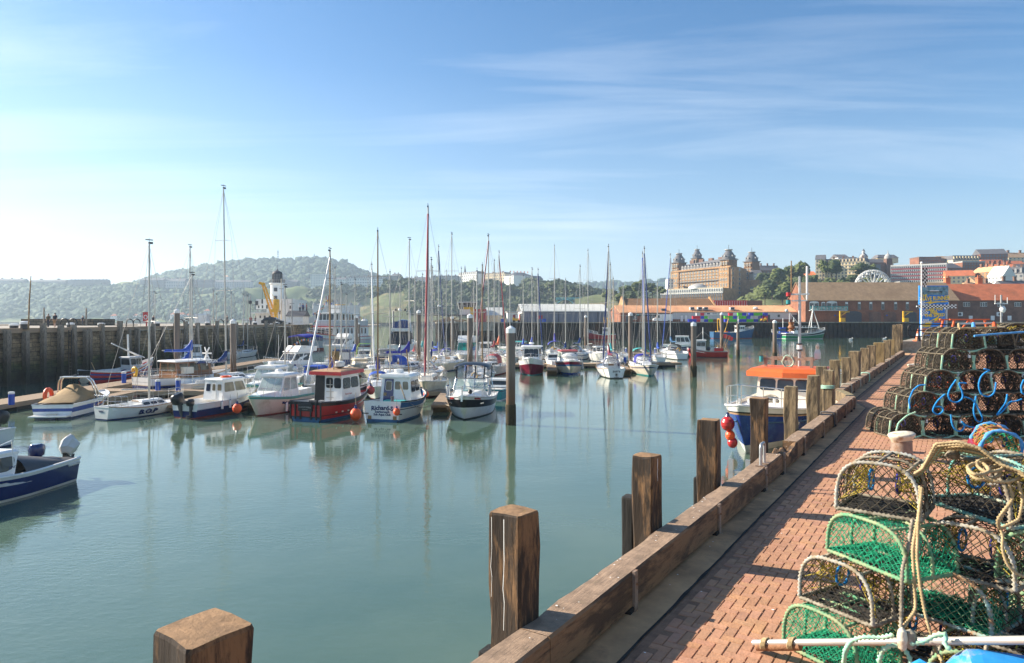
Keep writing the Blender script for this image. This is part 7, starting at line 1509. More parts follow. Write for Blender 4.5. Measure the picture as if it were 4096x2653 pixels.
# --- yachts: mast u, depth, length, beam, heading (90 = bow away, -90 = bow to camera), mast-top v
YA=[
 dict(label='white yacht with navy boom cover lettered VISION and very tall mast',u=905,D=55,L=8.6,B=2.8,hd=70,vtop=757,stripe='lightgrey',cover='navy',boom=3.0,spread=(.45,.72),xm=.5,hull='offwhite',lean=-.02),
 dict(label='white yacht with wind generator and rails behind the wooden-cabin boat',u=760,D=60,L=8,B=2.6,hd=75,vtop=990,cover='blue',boom=3.0,spread=(.5,),xm=.6,stripe='navy',boot='navy'),
 dict(label='white yacht with bright blue sail bag behind the red-roofed boat, bow to camera',u=1320,D=52.5,L=7.5,B=2.5,hd=-100,vtop=1005,mast='mast_wood',cover='blue',furl='white',xm=.45,boom=2.2,spread=(.55,)),
 dict(label='beige-topped yacht with furled white headsail behind the club boat',u=1487,D=68,L=7.5,B=2.5,hd=-75,vtop=1060,cover='sailbeige',furl='white',hull='cream',xm=.5,spread=(.6,)),
 dict(label='white yacht with wood-coloured mast, dark blue cover and blue spray hood',u=1511,D=51,L=7.2,B=2.5,hd=-80,vtop=927,mast='mast_wood',cover='royal',hood_='blue',xm=.5,spread=(.45,.7),cv=1.1,boot='antifoul'),
 dict(label='grey-white yacht with blue cover raised over a long boom, stern to camera',u=1637,D=71,L=8.6,B=2.8,hd=52,vtop=960,cover='royal',hull='lightgrey',hood_='blue',stripe='darkgrey',boom=3.2,xm=.55,spread=(.5,),dodger='white',cv=1.3),
 dict(label='cream yacht with the tallest mast and tan mast cover, bow towards camera',u=1712,D=53,L=9.2,B=3.0,hd=-86,vtop=830,hull='cream',stripe='cream',boot='antifoul',cover='sailbeige',furl='maroonc',spread=(.36,.62),xm=.52,r=.085,cab='offwhite',deck='offwhite',cv=1.5,boom=2.6),
 dict(label='white yacht with slim mast just right of the tallest mast',u=1730,D=92,L=7.5,B=2.5,hd=80,vtop=1071,spread=(.6,),cover='navy'),
 dict(label='white yacht with radar on its mast and dark blue furled headsail',u=1754,D=86,L=8,B=2.7,hd=-70,vtop=988,furl='navy',radar=True,cover='blue',hood_='royal',spread=(.5,)),
 dict(label='cream yacht with yellow horseshoe buoys at its stern, tall bare mast',u=1807,D=80,L=9,B=2.9,hd=78,vtop=938,hull='cream',cover=None,ring=1,spread=(.42,.7)),
 dict(label='white yacht with a white outboard and yellow lifebuoy behind the black-topped cruiser',u=1908,D=58,L=7,B=2.4,hd=95,vtop=1086,ring=1,cover=None,spread=(.6,),hull='white'),
 dict(label='white yacht with dark wooden mast behind the black-topped cruiser',u=1929,D=63,L=7.6,B=2.6,hd=-85,vtop=1063,mast='mast_wood',cover=None,spread=(.6,)),
 dict(label='white yacht with burgundy spray hood and dark red furled headsail',u=1954,D=71,L=8.6,B=2.8,hd=-108,vtop=946,furl='burgundy',hood_='maroonc',boot='antifoul',cover=None,spread=(.4,.66),xm=.52),
 dict(label='white yacht with small maroon sail cover far behind the tallest pile',u=1977,D=98,L=7,B=2.4,hd=75,vtop=1044,cover='maroonc',spread=(.55,)),
 dict(label='white yacht with red furled headsail and bright orange sail cover',u=1996,D=101,L=8,B=2.6,hd=70,vtop=1010,furl='maroonc',cover='orange',spread=(.5,),cv=1.4),
 dict(label='white yacht with bright blue cover left of the maroon pilot boat',u=2093,D=104,L=7.5,B=2.5,hd=85,vtop=1105,cover='blue',stripe='turq',spread=(.6,)),
 dict(label='pale yacht with blue cover hanging steeply, above the maroon boat roof',u=2128,D=98,L=7.5,B=2.5,hd=60,vtop=1078,cover='blue',spread=(.55,),cv=1.4),
 dict(label='white yacht with blue furled headsail leaning past the grey shed',u=2152,D=94,L=7,B=2.4,hd=-80,vtop=1080,furl='navy',cover=None,spread=(.5,)),
 dict(label='white yacht seen stern-on with purple-blue cover and blue canvas seats',u=2218,D=108,L=8.5,B=3.0,hd=90,vtop=984,cover='royal',canvas='royal',ring=1,spread=(.34,.68),boot='black',cv=1.5),
 dict(label='white yacht with navy boom cover drooping, black cockpit screen',u=2320,D=100,L=8.5,B=2.8,hd=62,vtop=1067,cover='navy',hood_='navy',stripe='navy',spread=(.5,)),
 dict(label='white yacht with slender mast just right of the white-capped pile',u=2352,D=106,L=7.5,B=2.6,hd=100,vtop=1003,cover=None,spread=(.5,.7)),
 dict(label='white yacht with sun emblem on its round transom and two red fenders',u=2434,D=70.5,L=7.8,B=2.7,hd=92,vtop=988,cover='burgundy',hood_='navy',boot='black',spread=(.52,),xm=.56,cv=1.2,furl='navy',fs=1.0),
 dict(label='white yacht with light blue crumpled cover behind the sun-emblem yacht',u=2441,D=84,L=7.5,B=2.6,hd=88,vtop=1060,cover='turq',hood_='blue',stripe='navy',spread=(.5,)),
 dict(label='dark-striped yacht with pale mast behind the sun-emblem yacht',u=2453,D=88,L=7.5,B=2.6,hd=84,vtop=1116,cover=None,hull='lightgrey',stripe='navy',spread=(.55,),mast='cream'),
 dict(label='white yacht bow to camera with royal blue hood and navy hull lines',u=2570,D=82,L=7.6,B=2.6,hd=-95,vtop=1015,furl='blue',canvas='turq',cover=None,spread=(.45,)),
 dict(label='broad white yacht facing camera with blue dodgers, rightmost in the near rank',u=2577,D=72.5,L=8.4,B=2.9,hd=-91,vtop=996,hull='offwhite',stripe='navy',boot='antifoul' if 0 else 'teal',hood_='royal',cover=None,furl='navy',spread=(.42,),xm=.5,r=.075),
 dict(label='white yacht stern-on with rolled light blue sail, before the fish pier',u=2682,D=103,L=9,B=3.0,hd=96,vtop=1021,cover='antiblue',hood_='darkgrey',stripe='navy',ring=1,furl='blue',spread=(.28,),boot='black'),
]
for lab,u,D,L,hd,vt,cv in (('white yacht lying behind the twin pilot boats, short bare mast',1140,58,6.5,75,1150,None),('white yacht with bright blue cover behind the pleasure boat bow',1420,84,7,80,1120,'blue'),('cream yacht with tan cover close behind the club boat roof',1560,62,7,-80,1090,'sailbeige'),('small white yacht with navy cover below the black-canopied cruiser',1600,86,6.5,80,1130,'navy'),
 ('white yacht with turquoise cover left of the slim capped pile',1690,97,7,78,1100,'turq'),('white yacht with royal blue cover right of the slim capped pile',1785,96,7,-85,1085,'royal'),('white yacht with pale sail cover before the timber heap',1845,101,7,80,1075,'white'),('small white yacht before the yellow gantry crane',1895,98,6.5,85,1110,'blue'),
 ('white yacht with blue cover just behind the nearest round pile',2040,90,7,-80,1095,'blue'),('white yacht with navy cover behind the red-topped cruiser',2262,93,7,80,1120,'navy'),('white yacht with bare mast behind the pile by the broad white yacht',2493,99,6.5,85,1140,None),('small yacht with blue cover right behind the broad white yacht',2630,96,6.5,85,1130,'blue'),('white yacht with beige cover behind the wooden-masted one',1365,60,6.5,85,1140,'sailbeige'),('white yacht right behind the tall cream yacht',1725,66,7.5,80,1040,'navy'),('white yacht with red cover behind the cream yacht stern',1660,82,7,-75,1110,'red')):
    YA.append(dict(label=lab,u=u,D=D,L=L,B=L*.34,hd=hd,vtop=vt,cover=cv,spread=(.55,),hood_=cv if cv not in (None,'sailbeige','white') and u%2 else None))
YT={}
for d in YA: t,H=yacht(**d); YT[d['u']]=(t,H)
t,H=YT[2434]; text('zorra',.34,'black',t,frame((-H.L/2-.015,0,.72),(0,-1,0),(0,0,1)),bold=.006)
k=MB()
for i in range(8): a=i*PI/4; k.bar((-H.L/2-.02,0,.38),(-H.L/2-.02,.17*cos(a),.38+.17*sin(a)),.03,.03,'black')
k.build('sun_emblem',t)
text('WHITBY',.12,'black',t,frame((-H.L/2-.015,0,.13),(0,-1,0),(0,0,1)))
t,H=YT[905]; a=W(t,(0,0,0)); text('VISION',.36,'white',t,frame((H.x(.5)-1.75,-.17,.82*8.6/8+1.35*8.6/8+.12),(1,0,.03),(0,0,1)),sx=1.1,bold=.006)
t,H=YT[2218]; text('Lady Esther',.22,'darkgrey',t,frame((-H.L/2-.015,0,.7),(0,-1,0),(0,0,1)),shear=.2)
# small distant masts of boats moored behind the others
for u,D,vt,l in ((620,95,1174,'slim distant mast, leftmost of the small group left of the lighthouse'),(853,104,1166,'slim distant mast right of the two-spreader yacht'),(866,104,1181,'short distant mast beside the slim one near the white van'),(925,100,1175,'slim distant mast directly behind the tallest left mast'),(974,106,1182,'pale distant mast left of the lighthouse, nearer of the two'),(990,108,1186,'thin distant mast close to the lighthouse'),(1340,88,1074,'slim pale mast right of the wooden mast'),(1385,86,1180,'short mast behind the red boat roof')):
    yacht('half-hidden rear yacht, '+l.replace('distant ','').replace('slim ',''),u,D,6.5,2.3,rng.choice((80,-80,70)),vt,spread=(.55,),cover=rng.choice(('blue','navy',None)),boom=2)
# flag mast left on stone pier
t=thing('flag_mast','tall thin dark mast standing at the far left of the stone pier','mast',(xof(114,60),60,LZ)); k=MB(); h=zof(1103,60)-LZ; k.tube([(0,0,0),(.06,0,h*.5),(.22,0,h)],[.07,.06,.035],'mast_wood',6); k.build('pole',t); k=MB(); k.box((0,0,h*.22),(.5,.05,.05),'alu'); k.build('crossbar',t)
# wooden-cabin motor sailer
t=boat('motor_sailer','navy-hulled motor sailer with varnished wooden wheelhouse and yellow lifebuoy','motor sailer',585,51.5,62,-3.6); H=Hull(t,8,2.9,1.35,1.2,1.6,[(.08,'antifoul'),(.55,'navy'),(.6,'cream'),(1,'white')],tr=.8,dk=.3,strake='teak',sr=.04)
cabin(t,-1.8,1.6,2.2,1.8,1.15,1.25,'cabin_wood',rf=.3,tin=.9,front=3,side=3,rear=2,wm_='bronzeglass',fm='cabin_wood',rm='white',ro=.15)
NX(t,H,'MORAYLITE',.2,'white',dz=-.35); rig(t,H,.3,2.4,zof(1098,54),'alu',.07,2.6,'blue',None,(.5,),bz=3.2)
k=MB(); k.tube([(-3.9,.95+.26*cos(a),1.75+.3*sin(a)) for a in [2*PI*i/12 for i in range(10)]],.11,'yellow',6); k.box((-3.85,.95,1.5),(.1,.3,.25),'yellow'); k.build('horseshoe_buoy',t); rail(t,H,.0,.3,.6,n=3)
k=MB()
for i in range(6): a=i*PI/3; k.bar((.9,-1.0,3.0),(.92,-1.0+.55*cos(a),3.0+.55*sin(a)),.04,.12,'white')
k.tube([(.9,-1.0,2.0),(.9,-1.0,3.0)],.04,'white',5); k.build('wind_generator',t)
k=MB(); k.box((-1.0,-1.18,1.75),(.9,.35,.5),'offwhite'); k.build('liferaft_box',t)
# boats against the stone pier
t=boat('coble','red, blue and white open coble with small wheelhouse under the stone pier','fishing boat',345,61.5,70,-3.5); H=Hull(t,7.4,2.3,1.15,.85,1.95,[(.22,'red'),(.42,'navy'),(.62,'red'),(.76,'bluehull'),(.9,'red'),(1,'white')],tr=.7,dk=.35,rake=.3,strake='white',sr=.06,tbands=[(1,'black')])
k=MB(); k.ball((-3.72,0,.25),.62,'cream',12,(.05,1,.45)); k.build('transom_board',t)
cabin(t,.6,2.1,1.3,1.0,.95,1.1,'lightgrey',rf=.15,rb=-.1,front=2,side=2,rear=1); k=MB(); k.tube([(.9,0,1.6),(.8,0,4.3)],.09,'white',6); k.build('mast',t); k=MB(); k.tube([(2.6,.3,2.0),(-.8,.2,3.5)],.06,'white',5); k.tube([(2.6,-.1,2.0),(-.9,-.2,3.4)],.05,'white',5); k.build('derrick',t)
k=MB(); k.box((-1.2,0,.95),(1.6,1.0,.25),'lightgrey'); k.bar((-2.2,.4,.8),(-2.6,.5,1.8),.06,.06,'tan'); k.build('deck_gear',t)
t,H=cruiser('white cabin cruiser with dark green hull moored under the stone pier',770,88,8.4,2.7,118,[(.08,'antifoul'),(.66,'green'),(1,'white')],1.0,1.1,1.6,(-.12,.2,1.35),side=3,front=3)
for i in range(4): fender(f'white fender {["first","second","third","fourth"][i]} along the rail of the green-hulled cruiser',W(t,H.P(.1+.2*i,.8,1,.14)),'cyl','white',1.0)
# pleasure steamer
t=boat('pleasure_steamer','white two-deck pleasure boat with bunting moored at the stone pier end','passenger boat',1272,133,-105,7.0); H=Hull(t,22,6.2,2.3,2.3,3.4,[(.12,'antifoul'),(.70,'lightgrey'),(.74,'red'),(1,'white')],tr=.8,rake=1.2,fl=.86,fbow=.5,dk=.2,strake='red',sr=.1)
q=cabin(t,-9,5.2,5.4,4.6,2.3,2.1,'white',rf=.2,tin=.98,front=5,side=9,rear=0,vz=(.3,.85),rm='red',ro=.2,rt=.12,fm='cabin_wood',name='lower_saloon')
k=MB(); k.loft([[(-9,-2.6,4.5),(4.8,-2.3,4.5),(4.8,2.3,4.5),(-9,2.6,4.5)],[(-9,-2.6,5.6),(4.8,-2.35,5.6),(4.8,2.35,5.6),(-9,2.6,5.6)]],'lightgrey'); k.build('upper_bulwark',t)
q2=cabin(t,-5,4.6,4.7,4.4,5.6,1.5,'white',rf=.1,tin=.98,front=5,side=7,vz=(.12,.9),ro=.25,rm='white',fm='white',name='upper_deck_house')
k=MB(); k.box((-1,0,8.0),(4,2.6,1.6),'yellow' if 0 else 'white'); k.lathe([(1.0,0),(1.0,1.7),(1.05,1.8)],'yellow',14,(-1.6,0,7.2)); k.build('funnel',t)
k=MB(); k.box((5.45,0,3.6),(.1,2.4,.7),'navy') if 0 else k.box((6.2,0,0),(0.01,.01,.01),'navy'); 
a=Vector(H.P(.86,.72,1)); b=Vector(H.P(.97,.72,1)); k.bar(a+Vector((0,.12,0)),b+Vector((0,.12,0)),.08,.85,'navy'); k.build('name_board',t)
side_text(t,H,'REGAL LADY',.915,.72,.40,'white',1,.62,0,.01)
k=MB(); zt=zof(1172,128); k.tube([(3.2,0,7.2),(3.0,0,zt)],[.14,.07],'pier_pile',6); k.bar((2.9,-1.2,9.5),(2.9,1.2,9.5),.1,.1,'pier_pile'); k.build('mast',t)
cols=['red','yellow','blue','white','orange','green','turq']
for a,b in (((3.0,0,zt-.4),(10.6,0,3.9)),((3.0,0,zt-.4),(-9,2.2,6)),((3.0,0,zt-.6),(5,-2.4,7)),((3,0,zt-.8),(-8,-2.2,6))):
    k=MB(); a=Vector(a); b=Vector(b); n=18; k.tube([a+(b-a)*(i/n)-Vector((0,0,.6*sin(PI*i/n))) for i in range(n+1)],.02,'wire',3)
    for i in range(n): p_=a+(b-a)*((i+.5)/n)-Vector((0,0,.6*sin(PI*(i+.5)/n))); k.face([p_+Vector((-.22,0,0)),p_+Vector((.22,0,0)),p_+Vector((.05,.15*sin(i),-.5))],cols[i%7])
    k.build('bunting',t)
k=MB(); 
for i in range(3): k.face([(3.0+.35*i,.05*sin(i*2),zt-.1-.08*i),(3.35+.35*i,.05*sin(i*2+2),zt-.18-.08*i),(3.35+.35*i,.05*sin(i*2+2),zt-.95-.08*i),(3.0+.35*i,.05*sin(i*2),zt-.85-.08*i)],'red' if i!=1 else 'white')
k.build('flag',t)
k=MB(); k.ball((-9.5,1.5,5.6),.7,'white',10,(1.3,1,.6)); k.build('liferaft',t)
rail(t,H,.75,.985,.9,'white',n=4,r=.03)
for i,(u,sh) in enumerate(((1200,'cloth_white'),(1212,'cloth_blue'),(1226,'cloth_red'))): person(f'passenger in {["white","blue","red"][i]} top on the open upper deck of the pleasure boat',xof(u,129),129,7.25,1.7,sh,'cloth_dark',i)
# --- motor boats: label,u,D,L,B,hd,bands,kw
Wb=[(.08,'navy'),(1,'white')]
MBS=[
 ('white cruiser with purple bimini and coloured flags, two ball fenders alongside',1180,68.5,8.2,3.0,-118,[(.08,'antifoul'),(.34,'offwhite'),(.37,'black'),(1,'white')],dict(cab=(-.16,.2,1.25),canopy='royal',fly=True,fb=1.7,fm=1.25,fs=1.2,front=3,side=2,rf=1.0)),
 ('large white flybridge cruiser with a long sweeping windscreen',1375,103,10,3.5,-112,Wb,dict(cab=(-.15,.2,1.5),fly=True,fb=2.1,fm=1.6,fs=1.4,front=3,side=3,rf=1.4)),
 ('small work boat with dark blue wheelhouse behind the red roof',1370,72,6.2,2.4,92,[(.1,'black'),(1,'lightgrey')],dict(cab=(-.05,.25,1.5),cm='navy',front=2,side=2,wm_='lightgrey',fb=1.3)),
 ('big cruiser with black cockpit canopy and flybridge cover, lifting tender',1622,118,10.5,3.9,84,[(.08,'black'),(1,'white')],dict(cab=(-.3,.15,2.1),fly=True,fb=2.1,fm=1.7,fs=1.6,front=3,side=3,wm_='tint',cm='white')),
 ('grey-covered speedboat lying before the black-canopied cruiser',1560,96,7,2.5,25,[(.08,'black'),(.4,'white'),(.6,'navy'),(.75,'cream'),(1,'lightgrey')],dict(cab=(-.25,.2,.6),cm='midgrey',front=0,side=0,rf=.8,roofm='midgrey',bowrail=False)),
 ('boat with lime green tower arch among the rear moorings',1460,90,6.5,2.4,100,[(.1,'black'),(1,'offwhite')],dict(cab=(.0,.25,.7),arch='lime',front=2,side=1,wm_='tint',bowrail=False)),
 ('white cruiser with green-tinted sloping windscreen and fly deck',1868,86,9,3.2,-97,[(.08,'black'),(1,'offwhite')],dict(cab=(-.15,.22,1.9),wm_='greenglass',fly=True,fb=1.6,fm=1.25,fs=1.2,front=3,side=2,rf=.7)),
 ('maroon-hulled pilot boat with rounded white roof facing the camera',2126,72.5,7,2.8,-93,[(.05,'teal'),(.68,'burgundy'),(1,'white')],dict(cab=(-.25,.18,1.55),fb=1.85,fm=1.3,fs=1.2,front=3,side=2,rf=.35,ro=.22,wm_='glass')),
 ('white motor cruiser with red canvas top, blue and cream hull, facing the camera',2276,73,7.6,2.9,-90,[(.16,'bluehull'),(.62,'cream'),(.74,'antiblue'),(.92,'burgundy'),(1,'white')],dict(cab=(-.28,.12,1.1),roofm='maroonc',fb=1.6,fm=1.25,fs=1.15,front=3,side=2,rf=.6,wm_='clearglass')),
 ('small white boat with raised outboard between the maroon and red-topped boats',2215,82,5,2,100,[(.1,'black'),(1,'white')],dict(cab=(.0,.2,.6),front=2,side=1)),
 ('white cabin boat with navy hull moored before the fish pier',2735,124,7.5,2.7,-15,[(.7,'navy'),(.78,'white'),(1,'white')],dict(cab=(-.2,.2,1.5),fb=1.9,fm=1.3,fs=1.3,front=3,side=3,wm_='glass')),
 ('white sloop-less dinghy cruiser with tan cover behind the blue-covered yacht',1440,71,6.4,2.3,-70,[(.1,'antifoul'),(1,'cream')],dict(cab=(-.2,.25,.6),cm='sailbeige',front=0,side=0,roofm='sailbeige',bowrail=False)),
 ('white cabin boat left of the orange sail cover in the rear row',1945,104,6.5,2.5,80,Wb,dict(cab=(-.1,.2,1.3),front=3,side=2)),
 ('turquoise and white open cabin boat in the rear row before the pier wall',2075,112,7.5,2.6,160,[(.08,'black'),(.6,'white'),(.75,'turq'),(1,'white')],dict(cab=(-.15,.15,1.2),front=3,side=3,roofm='turq')),
 ('white dayboat between the spinnaker yachts in the rear row centre',2400,95,6,2.4,-85,Wb,dict(cab=(-.1,.2,1.0),front=2,side=2)),
 ('low white dinghy with blue cover behind the wooden mast',1270,62,5,2,75,Wb,dict(cab=(-.2,.2,.5),cm='blue',front=0,side=0,roofm='blue',bowrail=False)),
]
MT={}
for lab,u,D,L,B,hd,bd,kw in MBS: MT[u]=cruiser(lab,u,D,L,B,hd,bd,**kw)
t,H=MT[2126]; k=MB(); k.lathe([(.05,0),(.26,.03),(.28,.15),(.2,.22)],'white',12,(-.6,0,3.1)); k.build('radar',t)
t,H=MT[2276]; k=MB(); k.ball((.9,0,1.85),.85,'lightgrey',14,(.9,1.0,.45)); k.build('tender',t); fender('grey fender on the image-right side of the red-topped cruiser',W(t,H.P(.35,.6,1,.15)),'cyl','lightgrey',1.3)
t,H=MT[1180]; fender('white ball fender on the side of the purple-topped cruiser',at(1180,1478,66.5),'ball','white',1.3); fender('orange ball fender on the side of the purple-topped cruiser',at(1230,1480,66.5),'ball','yellow' if 0 else 'orangeball',1.0)
k=MB()
for i in range(26): a=i/25; k.face([(2.5-4*a,1.4-.8*a,2.6+1.2*sin(PI*a*.7)),(2.3-4*a,1.4-.8*a,2.6+1.2*sin(PI*a*.7)),(2.4-4*a,1.45-.8*a,2.35+1.2*sin(PI*a*.7))],cols[i%7])
k.build('bunting',t)
t,H=MT[1622]; 
k=MB(); k.loft([[(-4.6,-1.75,1.7),(-2.6,-1.75,1.7),(-2.6,1.75,1.7),(-4.6,1.75,1.7)],[(-4.2,-1.6,3.5),(-2.6,-1.6,3.9),(-2.6,1.6,3.9),(-4.2,1.6,3.5)]],'black'); k.build('cockpit_canopy',t)
for y in (-.8,.8): k=MB(); k.box((-4.42,y,2.6),(.06,1.2,1.2),'vinyl' if 0 else 'tint'); k.build('canopy_window',t)
k=MB(); k.loft([[(-3.4,-1.3,4.4),(.2,-1.2,4.4),(.2,1.2,4.4),(-3.4,1.3,4.4)],[(-3.2,-1.2,5.5),(-.4,-1.0,5.5),(-.4,1.0,5.5),(-3.2,1.2,5.5)]],'royal' if 0 else 'navy'); k.ball((-1.5,0,5.5),1.0,'navy',10,(1.1,1,.35)); k.build('flybridge_cover',t)
k=MB(); k.tube([(-2.6,-1.5,4.2),(-2.6,-1.5,7.3),(-2.6,1.5,7.3),(-2.6,1.5,4.2)],.06,'white',5); k.lathe([(.3,0),(.2,.4)],'white',10,(-2.6,.3,7.35)); k.ball((-2.6,-.6,7.5),.22,'darkgrey',8); k.ball((-2.6,1.0,7.5),.22,'darkgrey',8); k.build('radar_arch',t)
# fishing boats by the fish pier and right
t=boat('fishing_boat','small red and grey potting boat with red flags on poles','fishing boat',2828,105,4,0); H=Hull(t,6,2.4,1.0,.95,1.5,[(.12,'burgundy'),(.9,'red'),(1,'lightgrey')],tr=.9,dk=.3,strake='darkgrey')
t.rotation_euler=(0,0,R(165)); cabin(t,.2,1.7,1.7,1.4,.95,1.6,'lightgrey',rf=.15,front=2,side=2,rear=1,ro=.1,vz=(.5,.85)); k=MB(); k.tube([(.6,0,2.5),(.6,0,zof(1310,105))],.06,'white',5); k.tube([(.6,0,zof(1325,105)),(2.9,0,1.6)],.02,'wire',3); k.tube([(.6,0,zof(1325,105)),(-2.5,.6,1.4)],.02,'wire',3); k.build('mast',t)
for i,(x,y) in enumerate(((-1.5,.4),(-2.1,-.2),(-2.4,.3))):
    k=MB(); e=(x-.9,y,3.6-.2*i); k.tube([(x,y,1.0),e],.03,'tan',4); k.face([e,(e[0]-.5,e[1]+.1,e[2]-.05),(e[0]-.4,e[1]+.1,e[2]-.6),(e[0]+.1,e[1],e[2]-.6)],'red'); k.build('flag_pole',t)
k=MB(); k.box((-1.7,0,1.15),(1.3,1.5,.6),'red'); k.box((-1.0,.2,1.3),(.5,.6,.5),'lightgrey'); k.ball((-.2,-.6,1.3),.35,'darkgrey',8); k.build('deck_gear',t)
for u,v,s,l in ((2757,1402,1.2,'red ball fender at the bow of the red potting boat'),(2763,1408,1.0,'smaller red ball fender beside the first on the potting boat bow'),(2885,1424,1.1,'red ball fender floating at the pontoon end by the potting boat')): fender(l,at(u,v,105),'ball','red',s)
def trawler(label,u,D,hd,L,B,bands,fb,cabm,cabx,mastm,gal=None,name='trawler'):
    t=boat(name,label,'fishing boat',u,D,hd,0,'trawlers along the fish pier'); H=Hull(t,L,B,fb*.62,fb*.55,fb,bands,tr=.85,dk=.4,rake=.8,strake='lightgrey',sr=.07,deck='midgrey',fl=.9,fbow=.5)
    cabin(t,cabx[0]*L,cabx[1]*L,B*.66,B*.56,fb*.55,2.1,cabm,rf=.2,front=4,side=3,rear=1,vz=(.5,.85),ro=.2)
    if gal:
        k=MB(); 
        for y in (-1,1): k.tube([(-.32*L,y*B*.3,fb*.5),(-.34*L,y*B*.22,6.2)],.14,gal,6)
        k.tube([(-.34*L,-B*.24,6.2),(-.34*L,B*.24,6.2)],.13,gal,6); k.tube([(-.2*L,0,fb*.5),(-.1*L,0,6.6)],.12,gal,6); k.tube([(-.1*L,0,6.6),(-.34*L,0,6.0)],.08,gal,5); k.build('gantry',t)
    k=MB(); k.tube([(cabx[0]*L+.6,0,fb*.55+2),(cabx[0]*L+.6,0,fb*.55+5.2)],.1,mastm,6); k.bar((cabx[0]*L+.6,-.8,fb*.55+4),(cabx[0]*L+.6,.8,fb*.55+4),.08,.08,mastm); k.build('mast',t)
    rail(t,H,.6,.985,.7,'white',n=3,r=.03); k=MB()
    for i in range(7): k.box((-.4*L+.05*L*i,rng.uniform(-.3,.3)*B,fb*.5+.3),(.7,.7,rng.uniform(.4,.8)),rng.choice(('orange','tubblue','green','lightgrey','yellow')))
    k.build('deck_gear',t); return t,H
trawler('blue trawler with white cabin and ochre gantry along the fish pier',2932,219,4,14,4.2,[(.06,'antifoul'),(1,'antiblue')],3.4,'white',(.08,.26),'white','yellow')
trawler('red trawler with yellow derricks and blue net drum at the fish pier',2402,203,172,9,3.6,[(.08,'black'),(1,'red')],2.6,'lightgrey',(-.3,-.05),'yellow','yellow')
t,H=trawler('green and white crabber with tall white tripod mast along the fish pier',3218,215,3,13.5,4.2,[(.06,'lightgrey'),(.55,'green'),(.62,'white'),(.85,'black'),(1,'white')],2.9,'white',(-.30,-.12),'white',None,'crab_boat')
k=MB(); x=.2*13.5; zt=zof(1222,215)
for e in ((x-1.2,-1),(x-1.2,1),(x+2.6,0)): k.tube([(e[0],e[1],1.8),(x,0,zt-1.2)],.12,'white',5)
k.tube([(x,0,zt-1.5),(x,0,zt)],.08,'white',5); k.box((x,0,zt-1.3),(.9,.9,.15),'white'); k.build('tripod_mast',t)
k=MB(); k.box((.05*13.5,0,3.5),(6.2,3.2,.16),'white'); k.box((.05*13.5,-1.5,4.0),(6.2,.06,.08),'white'); 
for i in range(7): k.box((.05*13.5-3+i,-1.5,3.7),(.08,.06,.7),'white')
k.build('shelter_deck',t); k=MB(); x=-.36*13.5; k.tube([(x,0,2),(x,0,zof(1250,215))],.1,'white',5); k.ball((x-.9,0,zof(1243,215)),.55,'lightgrey',10); k.bar((x,0,zof(1246,215)),(x-.9,0,zof(1246,215)),.1,.1,'white'); k.bar((x,0,zof(1250,215)),(x+3.2,0,4.4),.1,.1,'white'); k.build('radar_mast',t)
t,H=trawler('small blue workboat tucked astern of the green crabber',3124,217,176,6,2.6,[(.06,'white'),(1,'bluehull')],2.3,'blue',(-.2,.1),'white',None,'workboat')
t=boat('workboat','blue and white boat with a tall grey light mast behind the lobster pots','boat',4005,95,90); H=Hull(t,8,3,1.6,1.6,2.2,[(1,'lightgrey')],tr=.9); H and cabin(t,-2,1,2.6,2.2,1.6,3.1,'lightgrey',front=3,side=3,rear=2)
k=MB(); k.tube([(0,0,4.6),(0,0,zof(1180,95))],.14,'midgrey',6); k.bar((0,-.9,zof(1215,95)),(0,.9,zof(1215,95)),.12,.12,'white'); k.tube([(0,-.85,zof(1215,95)),(0,-.85,zof(1190,95))],.05,'white',4); k.tube([(0,.85,zof(1215,95)),(0,.85,zof(1180,95))],.05,'white',4); k.ball((0,-.2,zof(1238,95)),.4,'white',8,(1,1,1.3)); k.build('mast',t)
# gulls on the water
for u,v,l in ((3402,1360,'white gull floating by the far sheet piles'),(3537,1357,'white gull floating near the quay end')):
    p=ground(u,v,0); k=MB(); k.ball((0,0,.08),.2,'white',10,(1.5,.8,.6)); k.ball((.28,0,.26),.09,'white',8); k.bar((.35,0,.25),(.46,0,.24),.03,.03,'yellow'); k.bar((-.15,0,.14),(-.42,0,.16),.12,.03,'midgrey'); o=k.build('gull',None,(p.x,p.y,0)); o.scale=(2,2,2); tag(o,l,'gull')
# ================= pontoons, piles, pedestals
def pontoon(label,a,b,w,z=.5,name='pontoon',fl=True):
    a=Vector(a);b=Vector(b);d=b-a; L_=d.length; t=thing(name,label,'pontoon',(a.x,a.y,0),math.atan2(d.y,d.x),'floating walkways of the marina')
    k=MB(); n=int(L_/.16); 
    k.box((L_/2,0,z-.10),(L_,w-.04,.10),'teak')
    for i in range(n): k.box((L_*(i+.5)/n,0,z-.02+.004*(i%3)),(L_/n-.015,w,.05),'deck_plank')
    k.build('decking',t); k=MB()
    for y in (-1,1): k.box((L_/2,y*(w/2-.05),z-.16),(L_,.10,.26),'deck_plank')
    k.build('fascia',t)
    if fl:
        k=MB(); m=max(1,int(L_/3))
        for i in range(m): k.box((L_*(i+.5)/m,0,.05),(1.6,w*.9,.5),'rubber' if w>1.2 else 'tan')
        k.build('float',t)
    return t
pontoon('long main timber pontoon running away on the left',(-32.2,36,0),(-32.0,92,0),2.3)
pontoon('cross pontoon behind the front row of boats',(-31,50.5,0),(-2.2,50.2,0),2.0)
pontoon('cross pontoon behind the rank of boats facing right',(-1.2,80.5,0),(20.5,84,0),2.0)
